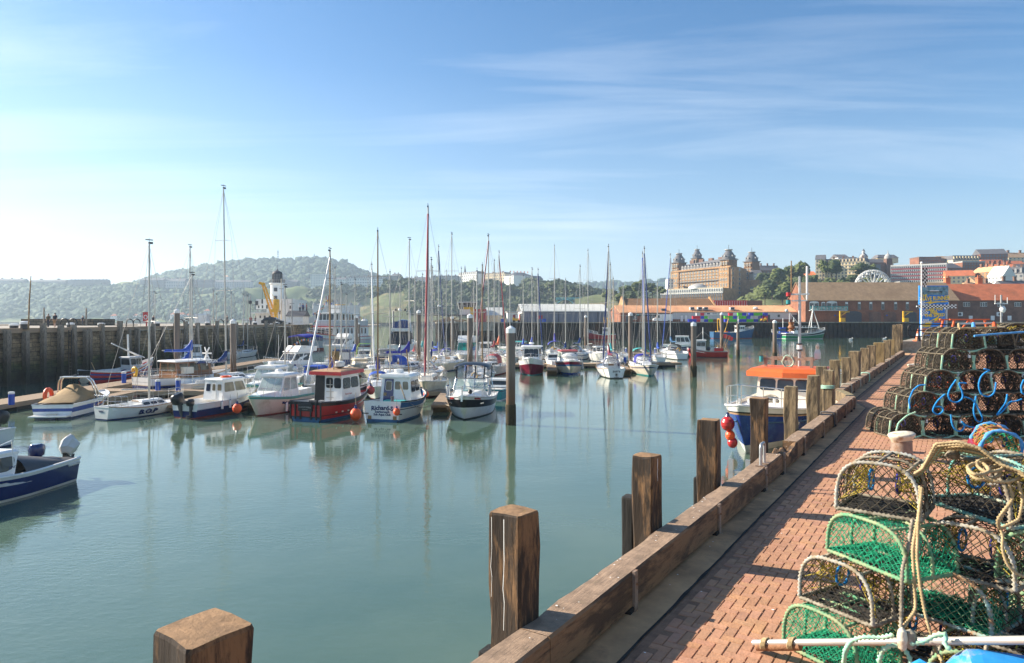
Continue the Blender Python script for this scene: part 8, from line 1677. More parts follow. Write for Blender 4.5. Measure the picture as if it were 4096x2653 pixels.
for i,(x,y,L_,l) in enumerate(((-20.8,41.4,9,'finger pontoon between the racing yacht and the navy cabin boat'),(-16.6,42.5,8,'finger pontoon beside the navy cabin boat'),(-12.9,41.5,9,'finger pontoon between the teal-lined boat and the red boat'),(-4.4,41.5,9,'finger pontoon between the club boat and the black-topped cruiser'),(-27.5,43,7,'finger pontoon behind the covered speedboat'))): pontoon(l,(x,y,0),(x-.2,y+L_,0),1.05,.48,'finger_pontoon')
for i,(u,D,l) in enumerate(((2210,71,'finger pontoon between the maroon and red-topped boats'),(2505,72,'finger pontoon between the sun-emblem yacht and the broad white yacht'),(2850,104,'pontoon stub beside the red potting boat'))): pontoon(l,(xof(u,D),D,0),(xof(u,D)+.4,D+9,0),1.1,.5,'finger_pontoon')
pontoon('far cross pontoon before the fish pier',(xof(2520,108),108,0),(xof(2895,108),108,0),2.0)
pontoon('rear cross pontoon in the middle of the marina',(-24,92,0),(xof(2240,92),92,0),2.0)
def pedestal(label,u,vt,vb,D):
    t=thing('service_pedestal',label,'pedestal',(xof(u,D),D,.5),0,'blue service pedestals on the pontoons'); h=max(.8,wm(vb-vt,D)); k=MB(); k.lathe([(.17,0),(.17,h*.82)],'blue',8,ph=.39); k.build('body',t); k=MB(); k.lathe([(.175,h*.82),(.175,h*.97),(.1,h)],'white',8,ph=.39); k.build('cap',t)
for u,vt,vb,D,l in ((46,1583,1627,41.5,'blue pedestal at the left end of the timber pontoon'),(496,1513,1560,56,'blue pedestal on the main pontoon behind the covered speedboat'),(632,1543,1585,50,'blue pedestal behind the racing yacht'),(713,1535,1585,50,'blue pedestal with coiled hose beside the round pile'),(1080,1441,1475,68,'blue pedestal beside the white pilot boats aerial'),(1402,1400,1425,92,'blue pedestal below the rear flybridge cruiser'),(1603,1390,1420,92,'blue pedestal before the black-canopied cruiser'),(1865,1432,1464,70,'blue pedestal left of the round pile behind the black-topped cruiser'),(2504,1386,1408,108,'blue pedestal on the far cross pontoon left of the brick shop'),(2622,1384,1405,108,'blue pedestal on the far cross pontoon below the white van'),(2500,1433,1463,82,'blue pedestal beside the white-capped pile by the sun-emblem yacht'),(2870,1390,1415,107,'blue pedestal beside the red potting boat')): pedestal(l,u,vt,vb,D)
def pile(label,u,vt,D,wpx,cap=True,weed=True,blk=True):
    d=wm(wpx,D)/2; zt=zof(vt,D); t=thing('mooring_pile',label,'pile',(xof(u,D),D,0),0,'tall round piles with pale caps'); k=MB()
    n=18; rings=[]
    for z,m_ in ((-1.5,1),(0,1),(.45,1),(1.1,1)): rings.append([(d*1.18*cos(a)*(1+.12*fbm(a*3,z*3,u)),d*1.18*sin(a)*(1+.12*fbm(a*3+9,z*3,u)),z) for a in [2*PI*j/n for j in range(n)]])
    if weed: k.loft(rings,'pileweed',sm=True)
    zc=zt-d*1.55; k.lathe([(d,-1.5),(d,zc)],'pilecol',n)
    k.build('shaft',t)
    if cap: k=MB(); k.lathe([(d*1.06,zc-.02),(d*1.06,zt-d*.62),(d*.98,zt-d*.55),(.02,zt)],'white',n); k.build('cap',t)
    return t
m,nt,b=newmat('pilecol'); L=nt.links.new; tc=nd(nt,'ShaderNodeTexCoord'); sx=nd(nt,'ShaderNodeSeparateXYZ'); L(tc.outputs['Object'],sx.inputs[0]); n_=nd(nt,'ShaderNodeTexNoise',Scale=3.0,Detail=6.0,Roughness=.7); mp=nd(nt,'ShaderNodeMapping'); mp.inputs['Scale'].default_value=(1,1,.35); L(tc.outputs['Object'],mp.inputs[0]); L(mp.outputs[0],n_.inputs['Vector'])
ad=nd(nt,'ShaderNodeMath',operation='MULTIPLY_ADD'); L(n_.outputs['Fac'],ad.inputs[0]); ad.inputs[1].default_value=1.8; L(sx.outputs['Z'],ad.inputs[2])
rr=ramp(nt,[(.0,(.03,.03,.012)),(.25,(.075,.06,.018)),(.36,(.16,.075,.035)),(.50,(.135,.085,.055)),(.66,(.19,.145,.115)),(1,(.165,.13,.105))]); mr=nd(nt,'ShaderNodeMapRange'); mr.inputs['From Max'].default_value=6.0; L(ad.outputs[0],mr.inputs[0]); L(mr.outputs[0],rr.inputs[0]); L(rr.outputs[0],b.inputs['Base Color']); b.inputs['Roughness'].default_value=.6
M('pileweed',(.055,.040,.018),.9,.45,6,bump=.6)
for u,vt,D,w_,cap,l in ((708,1236,60,21,1,'tall round pile before the navy motor sailer'),(933,1276,60,23,1,'round pile right of the VISION yacht mast'),(1425,1261,97,14,1,'slim dark pile in the open water gap, nearer of two'),(1436,1291,125,8.5,1,'short slim pile just behind the nearer one in the gap'),(1574,1291,120,11,0,'dark uncapped pile with a thin pole on top'),(1675,1240,80,17,1,'dark round pile left of the red-striped forestay'),(1809,1265,107,12.5,1,'slim capped pile before the timber heap'),(1880,1255,62,22,1,'round pile rising behind the black-topped cruiser'),(2043,1303,36.8,36.5,1,'nearest and thickest round pile with weed at its foot'),(2343,1261,122,11,1,'slim capped pile before the right end of the grey shed'),(2522,1249,78,17.6,1,'round pile left of the broad white yacht'),(2774,1287,68,22,1,'round pile standing in open water before the potting boat'),(2887,1250,107,13.4,1,'slim pile at the pontoon end by the potting boat'),(2952,1286,107,11.8,0,'slim uncapped greenish pile before the blue trawler'),(3099,1280,97,15.5,1,'capped pile alone in the water left of the orange-roofed boat')): pile(l,u,vt,D,w_,cap)
k=MB(); k.tube([(0,0,0),(0,0,zof(1244,120)-zof(1291,120))],.07,'black',5); tag(k.build('pole',None,(xof(1574,120),120,zof(1291,120))),'thin black pole standing on the uncapped pile','pole')

# mooring lines from bows and sterns to the pontoons
for i,(a,b,l) in enumerate((((-25.0,38.9,.9),(-27.5,42.8,.55),'slack mooring line from the covered speedboat to its finger pontoon'),((-22.6,39.3,.8),(-21.0,42.2,.55),'mooring line from the racing yacht stern to the finger pontoon'),((-15.2,40.0,1.2),(-16.6,43.2,.55),'mooring line from the teal-lined bow to the finger pontoon'),((-9.9,38.3,1.1),(-12.8,42.3,.55),'mooring line from the red boat stern to the finger pontoon'),((-2.6,38.3,1.4),(-4.3,42.0,.55),'pale mooring line from the black-topped cruiser bow to the pontoon end'),((-5.9,38.2,1.1),(-4.7,42.4,.55),'mooring line from the club boat stern to the pontoon'))):
    a=Vector(a);b=Vector(b); k=MB(); k.tube([a.lerp(b,j/10)-Vector((0,0,.35*sin(PI*j/10))) for j in range(11)],.022,'rope_grey',5); tag(k.build('mooring_line'),l,'rope')
# ================= lobster pots
def ropem(name,c1,c2,rough=.9):
    m,nt,b=newmat(name); L=nt.links.new; tc=nd(nt,'ShaderNodeTexCoord'); n=nd(nt,'ShaderNodeTexNoise',Scale=9.0,Detail=4.0,Roughness=.7); L(tc.outputs['Object'],n.inputs['Vector'])
    r=ramp(nt,[(.40,c1),(.60,c2)]); L(n.outputs['Fac'],r.inputs[0]); L(r.outputs[0],b.inputs['Base Color']); b.inputs['Roughness'].default_value=rough; return m
ropem('wrap_grey',(.42,.43,.40),(.30,.24,.15)); ropem('wrap_dark',(.14,.11,.075),(.33,.29,.22)); ropem('wrap_green',(.10,.30,.16),(.30,.33,.18)); ropem('wrap_mix',(.25,.42,.40),(.36,.20,.10)); ropem('wrap_teal',(.10,.36,.32),(.34,.34,.26))
ropem('net_black',(.022,.018,.014),(.07,.055,.035)); ropem('net_green',(.01,.30,.15),(.02,.42,.22)); ropem('net_palegreen',(.16,.33,.18),(.25,.38,.2)); ropem('net_yellow',(.55,.42,.05),(.40,.30,.06)); ropem('rope_tan',(.50,.37,.20),(.33,.24,.12)); ropem('rope_mint',(.28,.58,.44),(.42,.55,.36)); ropem('rope_blue',(.01,.22,.62),(.02,.33,.75)); ropem('rope_red',(.60,.08,.02),(.45,.10,.03)); M('bluepaint',(.03,.26,.60),.35,.2,4,coat=.2,dirt=(.40,.36,.33),dscale=3.2); ropem('pipe_blue',(.05,.25,.55),(.12,.35,.65)); ropem('net_orange',(.60,.26,.03),(.5,.3,.06)); ropem('wrap_far',(.085,.067,.045),(.20,.165,.11)); ropem('net_far',(.028,.023,.018),(.085,.07,.05))
def segmesh(name,segs,r,mat,parent):
    """many thin three-sided twines as one mesh"""
    A=np.array([s[0] for s in segs]); B=np.array([s[1] for s in segs]); d=B-A; l=np.linalg.norm(d,axis=1,keepdims=True)+1e-9; d/=l
    up=np.where(np.abs(d[:,2:3])>.9,np.array([[1,0,0.]]),np.array([[0,0,1.]])); a=np.cross(d,up); a/=np.linalg.norm(a,axis=1,keepdims=True); b=np.cross(d,a)
    N=len(A); V=np.zeros((N,6,3)); rs=np.asarray(r).reshape(-1,1) if not isinstance(r,float) else r
    for j in range(3): o=(a*cos(2.094*j)+b*sin(2.094*j))*rs; V[:,j]=A+o; V[:,3+j]=B+o
    f=np.array([(0,1,4,3),(1,2,5,4),(2,0,3,5)])[None]+np.arange(N)[:,None,None]*6
    me=bpy.data.meshes.new(name); me.vertices.add(N*6); me.vertices.foreach_set('co',V.ravel().astype(np.float32)); me.loops.add(N*12); me.loops.foreach_set('vertex_index',f.ravel().astype(np.int32)); me.polygons.add(N*3); me.polygons.foreach_set('loop_start',np.arange(0,N*12,4,dtype=np.int32)); me.materials.append(mt(mat)); me.update(calc_edges=True)
    o=bpy.data.objects.new(name,me); COL.objects.link(o); o.parent=parent; return o
def arch(w,h,n,pw=.62):
    out=[]
    for i in range(n+1):
        a=PI*i/n; c,s_=cos(a),sin(a); out.append((-w/2*math.copysign(abs(c)**pw,c),h*abs(s_)**pw))
    # even spacing along the hoop
    P=np.array(out); s=np.r_[0,np.cumsum(np.linalg.norm(np.diff(P,axis=0),axis=1))]; q_=np.linspace(0,s[-1],n+1)
    return [(float(np.interp(t,s,P[:,0])),float(np.interp(t,s,P[:,1]))) for t in q_],float(s[-1])
def wrapped(k,pts,r,mat,step=.02,n=6,closed=False):
    P=np.array([tuple(p) for p in pts],dtype=float)
    if closed: P=np.vstack([P,P[:1]])
    s=np.r_[0,np.cumsum(np.linalg.norm(np.diff(P,axis=0),axis=1))]; m=max(4,int(s[-1]/step)*2); q_=np.linspace(0,s[-1],m+1)
    pp=[Vector([float(np.interp(t,s,P[:,c])) for c in range(3)]) for t in q_]; rs=[r*(1.36 if i%2 else .70)*rng.uniform(.9,1.12) for i in range(m+1)]
    k.tube(pp,rs,mat,n)
def creel(label,p,ang,w,d,h,net='net_black',wrap='wrap_grey',base='wrap_dark',cell=.05,tw=.0035,r=.0165,step=.034,funnel='net_yellow',fine=None,group='lobster pots stacked nearest the camera',name='lobster_pot',slats='fender_wood',pw=.62,jit=.25,bridle=None):
    t=thing(name,label,'lobster pot',p,R(ang),group); cx=w/2; hp,pl=arch(w,h,22,pw); hp=[(x+cx,z) for x,z in hp]
    for i,y in enumerate((0,d*.5,d)): k=MB(); wrapped(k,[(x,y,z) for x,z in hp],r*(1.0 if i!=1 else .8),wrap if i!=1 else base,step,6); k.build('hoop',t)
    k=MB()
    for a,b in (((0,0,0),(w,0,0)),((w,0,0),(w,d,0)),((w,d,0),(0,d,0)),((0,d,0),(0,0,0))): wrapped(k,[a,b],r*1.05,base,step,6)
    k.build('base_frame',t)
    k=MB()
    for f in (.3,.5,.7): x,z=hp[int(22*f)]; wrapped(k,[(x,0,z),(x,d,z)],r*.75,base,step*1.4,5)
    k.build('ridge_bars',t)
    k=MB(); ns=int(d/.075)
    for i in range(ns): y=d*(i+.5)/ns; k.box((cx,y,-.012),(w*.98,.035,.02),slats)
    k.build('floor_slats',t)
    # netting: diamonds over the arch and both ends
    S=[]; n=max(6,int(pl/cell)); m=max(4,int(d/cell)); hp2,_=arch(w*1.0,h*.985,n,pw); J=lambda:cell*jit*(rng.random()-.5)
    G=[[(x+cx+J(),d*j/m+J()*(0 if j in(0,m) else 1),max(0,z+J()-.015*sin(PI*j/m))) for j in range(m+1)] for i,(x,z) in enumerate(hp2)]
    for i in range(n):
        for j in range(m):
            if (i+j)%2: S.append((G[i][j],G[i+1][j+1]))
            else: S.append((G[i+1][j],G[i][j+1]))
    nx=max(5,int(w/cell)); nz=max(4,int(h/cell))
    prof=[(x+cx,z) for x,z in arch(w,h,40,pw)[0]]; zx=lambda x: float(np.interp(x,[q_[0] for q_ in prof],[q_[1] for q_ in prof]))
    for y in (0,d):
        K=[[(.01+(w-.02)*i/nx+J(),y+ (.5*J() if y==0 else 0),zx(.02+(w-.04)*i/nx)*j/nz+J()*(1 if 0<j<nz else 0)) for j in range(nz+1)] for i in range(nx+1)]
        for i in range(nx):
            for j in range(nz):
                if (i+j)%2: S.append((K[i][j],K[i+1][j+1]))
                else: S.append((K[i+1][j],K[i][j+1]))
    segmesh('net',S,tw,net,t)
    if fine:
        S=[]
        for q_ in range(int(420*w)):
            y=rng.uniform(.02,d-.02); i=rng.randrange(1,len(hp)-2); a=Vector((hp[i][0],y,hp[i][1]*.9)); S.append((tuple(a),tuple(a+Vector((rng.uniform(-.06,.06),rng.uniform(-.05,.05),rng.uniform(-.07,.0))))))
        nn=int(w/.028); mm_=int(d/.028)
        GG=[[(w*i/nn,d*j/mm_,.02+.10*sin(PI*i/nn)*abs(fbm(i*.3,j*.3,w*9))+J()*.3) for j in range(mm_+1)] for i in range(nn+1)]
        for i in range(nn):
            for j in range(mm_): S.append((GG[i][j],GG[i+1][j+1])); S.append((GG[i+1][j],GG[i][j+1]))
        segmesh('loose_netting',S,tw*1.1,fine,t)
    if funnel:
        S=[]
        for sd in (0,1):
            eye=[(cx+(.17*w if sd else -.17*w),d*.5+.09*cos(a),h*.52+.09*sin(a)) for a in [2*PI*i/12 for i in range(12)]]
            src=[(x,d*(.08 if i%2 else .92),z) for i,(x,z) in enumerate(hp) if (x<cx)==(not sd)]
            for i in range(34):
                a=src[rng.randrange(len(src))]; e=eye[rng.randrange(12)]; S.append((a,e))
            for i in range(12): S.append((eye[i],eye[(i+1)%12]))
            for f in (.3,.6,.8):
                for i in range(10): a=src[(i*3)%len(src)]; b=src[(i*3+3)%len(src)]; e=Vector(eye[i%12]); S.append((tuple(Vector(a).lerp(e,f)),tuple(Vector(b).lerp(e,f))))
        segmesh('entrance_funnel',S,tw*1.0,funnel,t)
        k=MB(); 
        for sd in (-1,1): k.tube([(cx+sd*.17*w,d*.5+.09*cos(a),h*.52+.09*sin(a)) for a in [2*PI*i/12 for i in range(12)]],.012,'rope_blue' if sd<0 else 'royal',5,closed=True)
        k.build('entrance_ring',t)
    if bridle:
        k=MB(); k.tube([(.02,-.03,h*.72),(-.03,-.05,h*.1),(cx*.55,-.05,-.03),(cx,-.06,-.05)],.026,bridle,5); k.tube([(w-.02,-.03,h*.72),(w+.03,-.05,h*.1),(cx*1.45,-.05,-.03),(cx,-.06,-.05)],.026,bridle,5); k.tube([(cx,-.05,-.02),(cx+.01,-.06,-.2)],[.03,.045],'white',5); k.build('bridle',t)
    return t
def apx(u,v,z): p=ground(u,v,z); return (p.x,p.y,z)
S1_=dict(cell=.045,tw=.0040)
GR=dict(net='net_green',wrap='wrap_green',base='wrap_green',cell=.030,tw=.0027,funnel=None,fine='net_green')
NEAR=[
 ('bright green lobster pot at the bottom left of the near stack',3135,2575,2.72,-62,.72,.56,.42,GR),
 ('dark netted pot with grey roped hoops standing on the bottom green pot',3199,2388,3.14,-60,.68,.56,.42,dict(S1_,wrap='wrap_grey')),
 ('bright green lobster pot, upper of the two on the left of the near stack',3310,2200,3.56,-70,.80,.55,.38,GR),
 ('dark pot with bleached roped hoops at the top left of the near stack',3345,2031,3.96,-40,.64,.62,.43,dict(S1_,wrap='wrap_grey')),
 ('large dark pot with teal roped base under the tan rope coil',3673,1990,3.98,-80,.95,.62,.46,dict(S1_,wrap='wrap_dark',base='wrap_teal')),
 ('dark pot with pale roped arch in the middle of the near stack',3673,2265,3.54,-52,.68,.6,.42,dict(S1_,wrap='wrap_grey')),
 ('green netted pot with multicoloured roped arch low in the near stack',3562,2423,3.14,-55,.76,.55,.42,dict(net='net_palegreen',wrap='wrap_mix',base='wrap_mix',cell=.034,tw=.003,funnel=None,fine='net_green')),
 ('black netted pot with pale blue hoop at the right edge of the near stack',3890,2511,3.14,-32,.72,.55,.42,dict(S1_,wrap='wrap_mix',net='net_black')),
 ('pale green netted pot at the right edge above the black one',3985,2312,3.56,-42,.72,.55,.42,dict(net='net_palegreen',wrap='wrap_green',base='wrap_dark',cell=.034,tw=.003,funnel=None,fine='net_palegreen')),
 ('dark pot with grey arch and yellow twine behind the pole at the bottom',3500,2575,2.72,-48,.70,.5,.42,dict(S1_,wrap='wrap_grey')),
 ('dark pot under the blue cylinder in the bottom right corner',3700,2790,2.72,-38,.75,.5,.42,dict(S1_,wrap='wrap_green')),
 ('green pot low at the right edge behind the blue cylinder',3960,2600,2.72,-45,.72,.5,.42,dict(net='net_palegreen',wrap='wrap_green',base='wrap_green',cell=.034,tw=.003,funnel=None)),
]
for lab,u,v,z,a,w_,d_,h_,kw in NEAR: creel(lab,apx(u,v,z),a,w_,d_,h_,**kw)
# pole, blue cylinder
pa,pb=Vector((2.13,6.02,2.76)),Vector((3.45,4.45,3.52)); t=thing('dan_pole','grey aluminium pole with rusty ends leaning across the bottom of the pots','pole',(0,0,0))
k=MB(); k.tube([pa,pb],.028,'alu',10); k.build('shaft',t)
d=(pb-pa).normalized(); k=MB(); k.tube([pa+Vector((.02,-.03,-.02)),pa+d*.42+Vector((.02,-.03,-.02))],.034,'rust',8); k.build('rusty_sleeve',t)
k=MB()
for f in (.10,.36): 
    for j in range(4): c=pa+d*(f+.012*j); k.tube([c+Vector((.05*cos(a)*-d.y,.05*cos(a)*d.x,.05*sin(a)-.01)) for a in [2*PI*i/10 for i in range(10)]],.008,'rope_tan',4,closed=True)
k.build('lashing',t)
c0=Vector((3.12,4.72,3.17)); ax=Vector((.92,-.38,.02)).normalized(); k=MB(); k.lathe([(.03,-.20),(.035,-.12),(.045,-.10),(.10,-.05),(.155,.03),(.165,.1),(.165,1.1)],'bluepaint',20,c0,axis=ax); t=thing('gas_cylinder','scuffed blue metal cylinder lying in the bottom right corner','cylinder',(0,0,0)); k.build('body',t)
k=MB(); k.tube([c0-ax*.2,c0-ax*.26+Vector((0,0,.03)),c0-ax*.3+Vector((0,.02,-.02))],.02,'rope_blue',6); k.build('neck',t)
# tan ropes
def ropeline(label,pts,r,m,n=30,twist=True):
    P=np.array([tuple(p) for p in pts]); s=np.r_[0,np.cumsum(np.linalg.norm(np.diff(P,axis=0),axis=1))]; q_=np.linspace(0,s[-1],n*2); 
    C=[Vector([float(np.interp(t,s,P[:,c])) for c in range(3)]) for t in q_]
    for _ in range(6): C=[C[0]]+[(C[i-1]+C[i]*2+C[i+1])/4 for i in range(1,len(C)-1)]+[C[-1]]
    k=MB(); wrapped(k,C,r,m,r*2.0,6); return tag(k.build('rope'),label,'rope')
def pt(u,v,D): return at(u,v,D)
Zc=lambda x,y: Vector((3000+x*.5855,1750+y*.5855,0))
def zl(lst,D0,D1=None):
    n=len(lst); return [pt(3000+x*.5855,1750+y*.5855,D0+((D1 or D0)-D0)*i/max(1,n-1)) for i,(x,y) in enumerate(lst)]
t=thing('rope_coil','big coil of tan rope heaped over the top right pot','rope',(0,0,0))
for i in range(15):
    o=rng.uniform(-1,1); lift=.012*i
    pts=zl([(1150-6*i+20*o,300+8*o),(1190+10*o,190+6*i*.3),(1290+22*o,110-4*i+14*o),(1420,95-5*i+rng.uniform(-10,20)),(1570,110-3*i+rng.uniform(-12,25)),(1720+15*o,170+rng.uniform(-16,22)),(1840,220+rng.uniform(-10,40)),(1960,270+rng.uniform(-10,60))],6.05-.02*i+.1*o,5.35-.02*i)
    k=MB(); wrapped(k,pts,.0115,'rope_tan' if i%4 else 'rope_mint',.024,6); k.build('strand',t)
for i,(x,y,rx,ry) in enumerate(((1600,230,110,60),(1640,190,90,45),(1720,250,130,55),(1560,215,70,40))):
    k=MB(); wrapped(k,[pt(3000+(x+rx*cos(a)+8*sin(3*a))*.5855,1750+(y+ry*sin(a))*.5855,5.35-.12*sin(a)-.04*i) for a in [2*PI*j/20 for j in range(21)]],.0115,'rope_tan',.024,6); k.build('strand',t)
k=MB(); k.ball(zl([(1385,115)],5.7)[0],.05,'wrap_dark',8,(1.2,1,.9)); k.ball(zl([(1350,80)],5.75)[0],.04,'rope_tan',8); k.build('knot',t)
ropeline('tan rope hanging down the middle of the near stack to the pole',zl([(1160,330),(1165,470),(1140,590),(1110,760),(1120,960),(1135,1180),(1080,1250),(1030,1330)],5.5,5.05),.0115,'rope_tan')
ropeline('tan rope hanging straight, right of the first, past the pole',zl([(1175,340),(1150,560),(1140,820),(1160,1000),(1200,1230),(1260,1430),(1320,1545)],5.45,4.9),.0115,'rope_tan')
ropeline('dark rope hanging down left of the tan ropes',zl([(1110,560),(1080,760),(1040,900),(1035,1100),(1030,1330)],5.5,5.05),.014,'wrap_dark')
ropeline('looped tan rope hanging at the right edge over the green net',zl([(1760,280),(1800,420),(1740,500),(1690,590),(1730,660),(1720,760),(1760,880),(1850,950),(1930,960)],5.2,5.0),.0115,'rope_tan')
ropeline('second tan rope looping at the far right of the near stack',zl([(1830,300),(1865,420),(1840,560),(1700,630),(1690,560),(1760,470)],5.15,5.05),.0115,'rope_tan')
ropeline('green rope looped over the pole, left loop',zl([(640,1545),(650,1460),(690,1390),(770,1365),(900,1370),(980,1350)],5.25,4.95),.016,'rope_mint')
ropeline('green rope looped over the pole, right loop',zl([(880,1540),(900,1460),(960,1420),(1040,1430),(1090,1500),(1100,1560)],5.05,4.95),.016,'rope_mint')
ropeline('green rope knotted round the pole beside the blue cylinder',zl([(1090,1410),(1180,1400),(1270,1350),(1340,1340),(1330,1420),(1370,1450)],4.9,4.75),.016,'rope_mint')
k=MB(); c=zl([(1040,1380)],4.93)[0]; k.ball(c,.05,'bollard_cap',8,(.8,.8,1.8)); k.ball(c+Vector((.06,0,.0)),.055,'wrap_dark',8,(.9,.9,1.4)); tag(k.build('float',None),'small pink net float tied at the middle of the pole','float')
# --- far stack behind the bollard
def farstack():
    u0=[3556,3634,3698,3764,3806]; cnt=[5,4,4,3,3]; D0=17.0; ws=.82; P=[]
    pr=[creel('x',(0,0,0),0,.80,.62,.56,net='net_far',wrap='wrap_far',base='wrap_far',cell=.042,tw=.0062,r=.020,step=.045,funnel='net_black',group='x',slats='fender_wood',pw=.7,jit=.5,bridle='rope_mint' if i!=1 else None) for i in range(3)]
    lay=['bottom','second','third','fourth','top']; od=['first','second','third','fourth','fifth']; first=True; used=[0,0,0]
    for L_ in range(5):
        for i in range(cnt[L_]):
            for back in ((0,1) if i==0 else (0,)):
                D=D0+.12*L_+back*.75; x=xof(u0[L_],D0+.12*L_)+i*ws+back*.10; z=QZ+.02+L_*.535; v=rng.randrange(3); loc=(x,D,z); rz=R(rng.uniform(-4,6)-3)
                lab=f'dark lobster pot, {od[i]} from the left in the {lay[L_]} layer of the big stack' if not back else f'dark lobster pot behind the leftmost one in the {lay[L_]} layer'
                g='dark lobster pots in the big stack behind the bollard'
                if used[v]==0: o=pr[v]; o.location=loc; o.rotation_euler=(0,0,rz); o['label']=lab; o['group']=g
                else: o=dup(pr[v],loc,rz,lab,g)
                used[v]+=1; s_=rng.uniform(.96,1.04); o.scale=(s_,s_,1)
    for v in range(3):
        if used[v]==0: 
            for c in list(pr[v].children): bpy.data.objects.remove(c)
            bpy.data.objects.remove(pr[v])
farstack()
for i,(u,v,D,z,c,l) in enumerate(((3648,1540,19.5,3.0,'rope_red','orange-red roped pot, lowest on the left side behind the big stack'),(3690,1470,20.5,3.55,'rope_red','orange-red roped pot with blue net behind the big stack'),(3705,1420,22.5,3.9,'wrap_green','greenish pot above the orange-red ones behind the big stack'),(3640,1600,21.5,2.72,'wrap_far','dark pot on the ground behind the orange-red pots'))):
    creel(l,(xof(u,D),D,z),-70,.85,.7,.55,net='rope_red' if i<2 else 'net_far',wrap=c,base=c,cell=.07,tw=.008,r=.03,step=.06,funnel='rope_blue' if i==1 else 'net_black',group='coloured pots behind the big stack',pw=.7)
def z8(lst,D): return [pt(3500+x*.389,1250+y*.389,D) for x,y in lst]
for i,(lst,l) in enumerate((([(835,690),(770,780),(745,850),(780,920),(850,930),(910,880),(890,790),(850,720),(940,730)],'blue rope loop hanging on the left of the big pot stack'),([(1120,580),(1200,600),(1160,600),(1090,650),(1060,750),(1090,850),(1170,875),(1230,830),(1245,720)],'large blue rope loop in the middle of the big pot stack'),([(720,840),(640,910),(600,980),(590,1020),(650,1060),(710,1010),(690,970),(600,970)],'small blue rope knot low on the left of the big pot stack'),([(780,1050),(790,1150),(830,1220),(890,1225),(930,1170),(880,1110),(940,1170),(1020,1185)],'blue rope loop low in the middle of the big pot stack'),([(920,870),(1000,890),(1050,960),(1110,1090),(1090,1140),(1030,1110),(1010,1000),(1040,860)],'long blue rope trailing down the big pot stack'),([(1360,840),(1350,920),(1290,1000),(1240,1070),(1320,1010),(1390,910),(1440,920),(1510,890)],'blue rope on the right of the big pot stack'),([(1530,690),(1500,760),(1510,830),(1560,860)],'blue rope loop at the right edge of the big pot stack'),([(360,990),(350,900),(390,800),(450,750),(520,745)],'blue rope over the left end of the second layer'))):
    ropeline(l,z8(lst,16.75),.017,'rope_blue',24)
ropeline('pale green rope lying along the ground before the big pot stack',[ground(3500+x*.389,1250+y*.389,QZ+.03) for x,y in ((560,1230),(640,1265),(780,1270),(950,1275),(1050,1290),(1180,1300))],.022,'rope_mint')
ropeline('green rope over the face of the first pot in the bottom layer',z8([(420,1025),(330,1060),(240,1140),(220,1220)],16.7),.02,'rope_mint',20)
# tilted blue pipe pot and boards on the right
creel('tilted pot with bright blue pipe hoops and orange net on the right',(xof(3915,12.2),12.2,3.28),-18,.62,.55,.46,net='net_orange',wrap='pipe_blue',base='rust',cell=.06,tw=.006,r=.03,step=.2,funnel='net_green',group='odd pots between the two stacks').rotation_euler=(R(6),R(16),R(-18))
k=MB(); k.bar((xof(3898,12),12,3.32),(xof(4130,11.2),11.2,2.86),.16,.06,'box_wood'); k.bar((xof(3905,12.3),12.3,3.35),(xof(3935,13.3),13.3,3.5),.3,.04,'red'); tag(k.build('plank'),'rusty brown plank sloping under the blue pipe pot','plank')
creel('flat worn pot lying low below the blue pipe pot',(xof(3890,10.9),10.9,2.72),-28,.8,.6,.3,net='net_black',wrap='wrap_dark',base='rust',cell=.06,tw=.006,r=.022,step=.05,funnel='net_yellow',group='odd pots between the two stacks')
for x in (4010,4090): creel(f'dark pot low at the right edge, {"left" if x<4050 else "right"} one behind the rope coil',(xof(x,11.6),11.6,2.72),-20,.8,.6,.5,net='net_far',wrap='wrap_far',base='wrap_far',cell=.06,tw=.006,r=.022,step=.05,group='odd pots between the two stacks')
# things lying on top of the big stack
k=MB(); a,b,c,d=z8([(860,118)],17.2)+z8([(1235,112)],17.2)+z8([(1240,155)],16.9)+z8([(865,165)],16.9)
for p_,q_,m_ in ((a,b,'alu'),(b,c,'rope_red'),(c,d,'rope_tan'),(d,a,'rope_tan')): k.tube([p_,q_],.03,m_,6)
for f in (.4,.97): k.tube([a.lerp(b,f),d.lerp(c,f)],.045,'pipe_blue' if f<.5 else 'rope_red',6)
tag(k.build('pot_frame'),'flat pole frame with blue and orange bindings on top of the big stack','frame')
k=MB(); k.tube(z8([(1020,242),(1250,222),(1560,200)],16.7),.028,'pipe_blue',6); tag(k.build('pole'),'long bright blue pole lying on the big pot stack','pole')
creel('round-topped dark pot on the top right of the big stack',(xof(4000,17.6),17.6,5.0),-4,1.0,.6,.52,net='net_far',wrap='wrap_far',base='wrap_far',cell=.06,tw=.006,r=.035,step=.05,group='odd pots on the big stack')
creel('greenish worn pot lying between others on the big stack top',(xof(3888,17.7),17.7,4.98),-4,.6,.5,.3,net='net_palegreen',wrap='wrap_mix',base='wrap_far',cell=.05,tw=.006,r=.02,step=.05,group='odd pots on the big stack')
t=thing('steel_frame','orange steel trestle frame behind the big pot stack','frame',(xof(3878,62),62,ZB)); k=MB()
for x in (-1.7,1.7):
    for y in (0,1.6): k.bar((x*1.1,y,0),(x*.8,y,2.0),.14,.14,'orange')
for z in (1.2,2.0): k.box((0,0,z),(3.6,.12,.12),'orange'); k.box((0,1.6,z),(3.4,.12,.12),'orange')
k.bar((-1.7,0,0),(0,0,2.0),.1,.1,'orange'); k.bar((1.7,0,0),(0,0,2),.1,.1,'orange'); k.build('trestle',t)
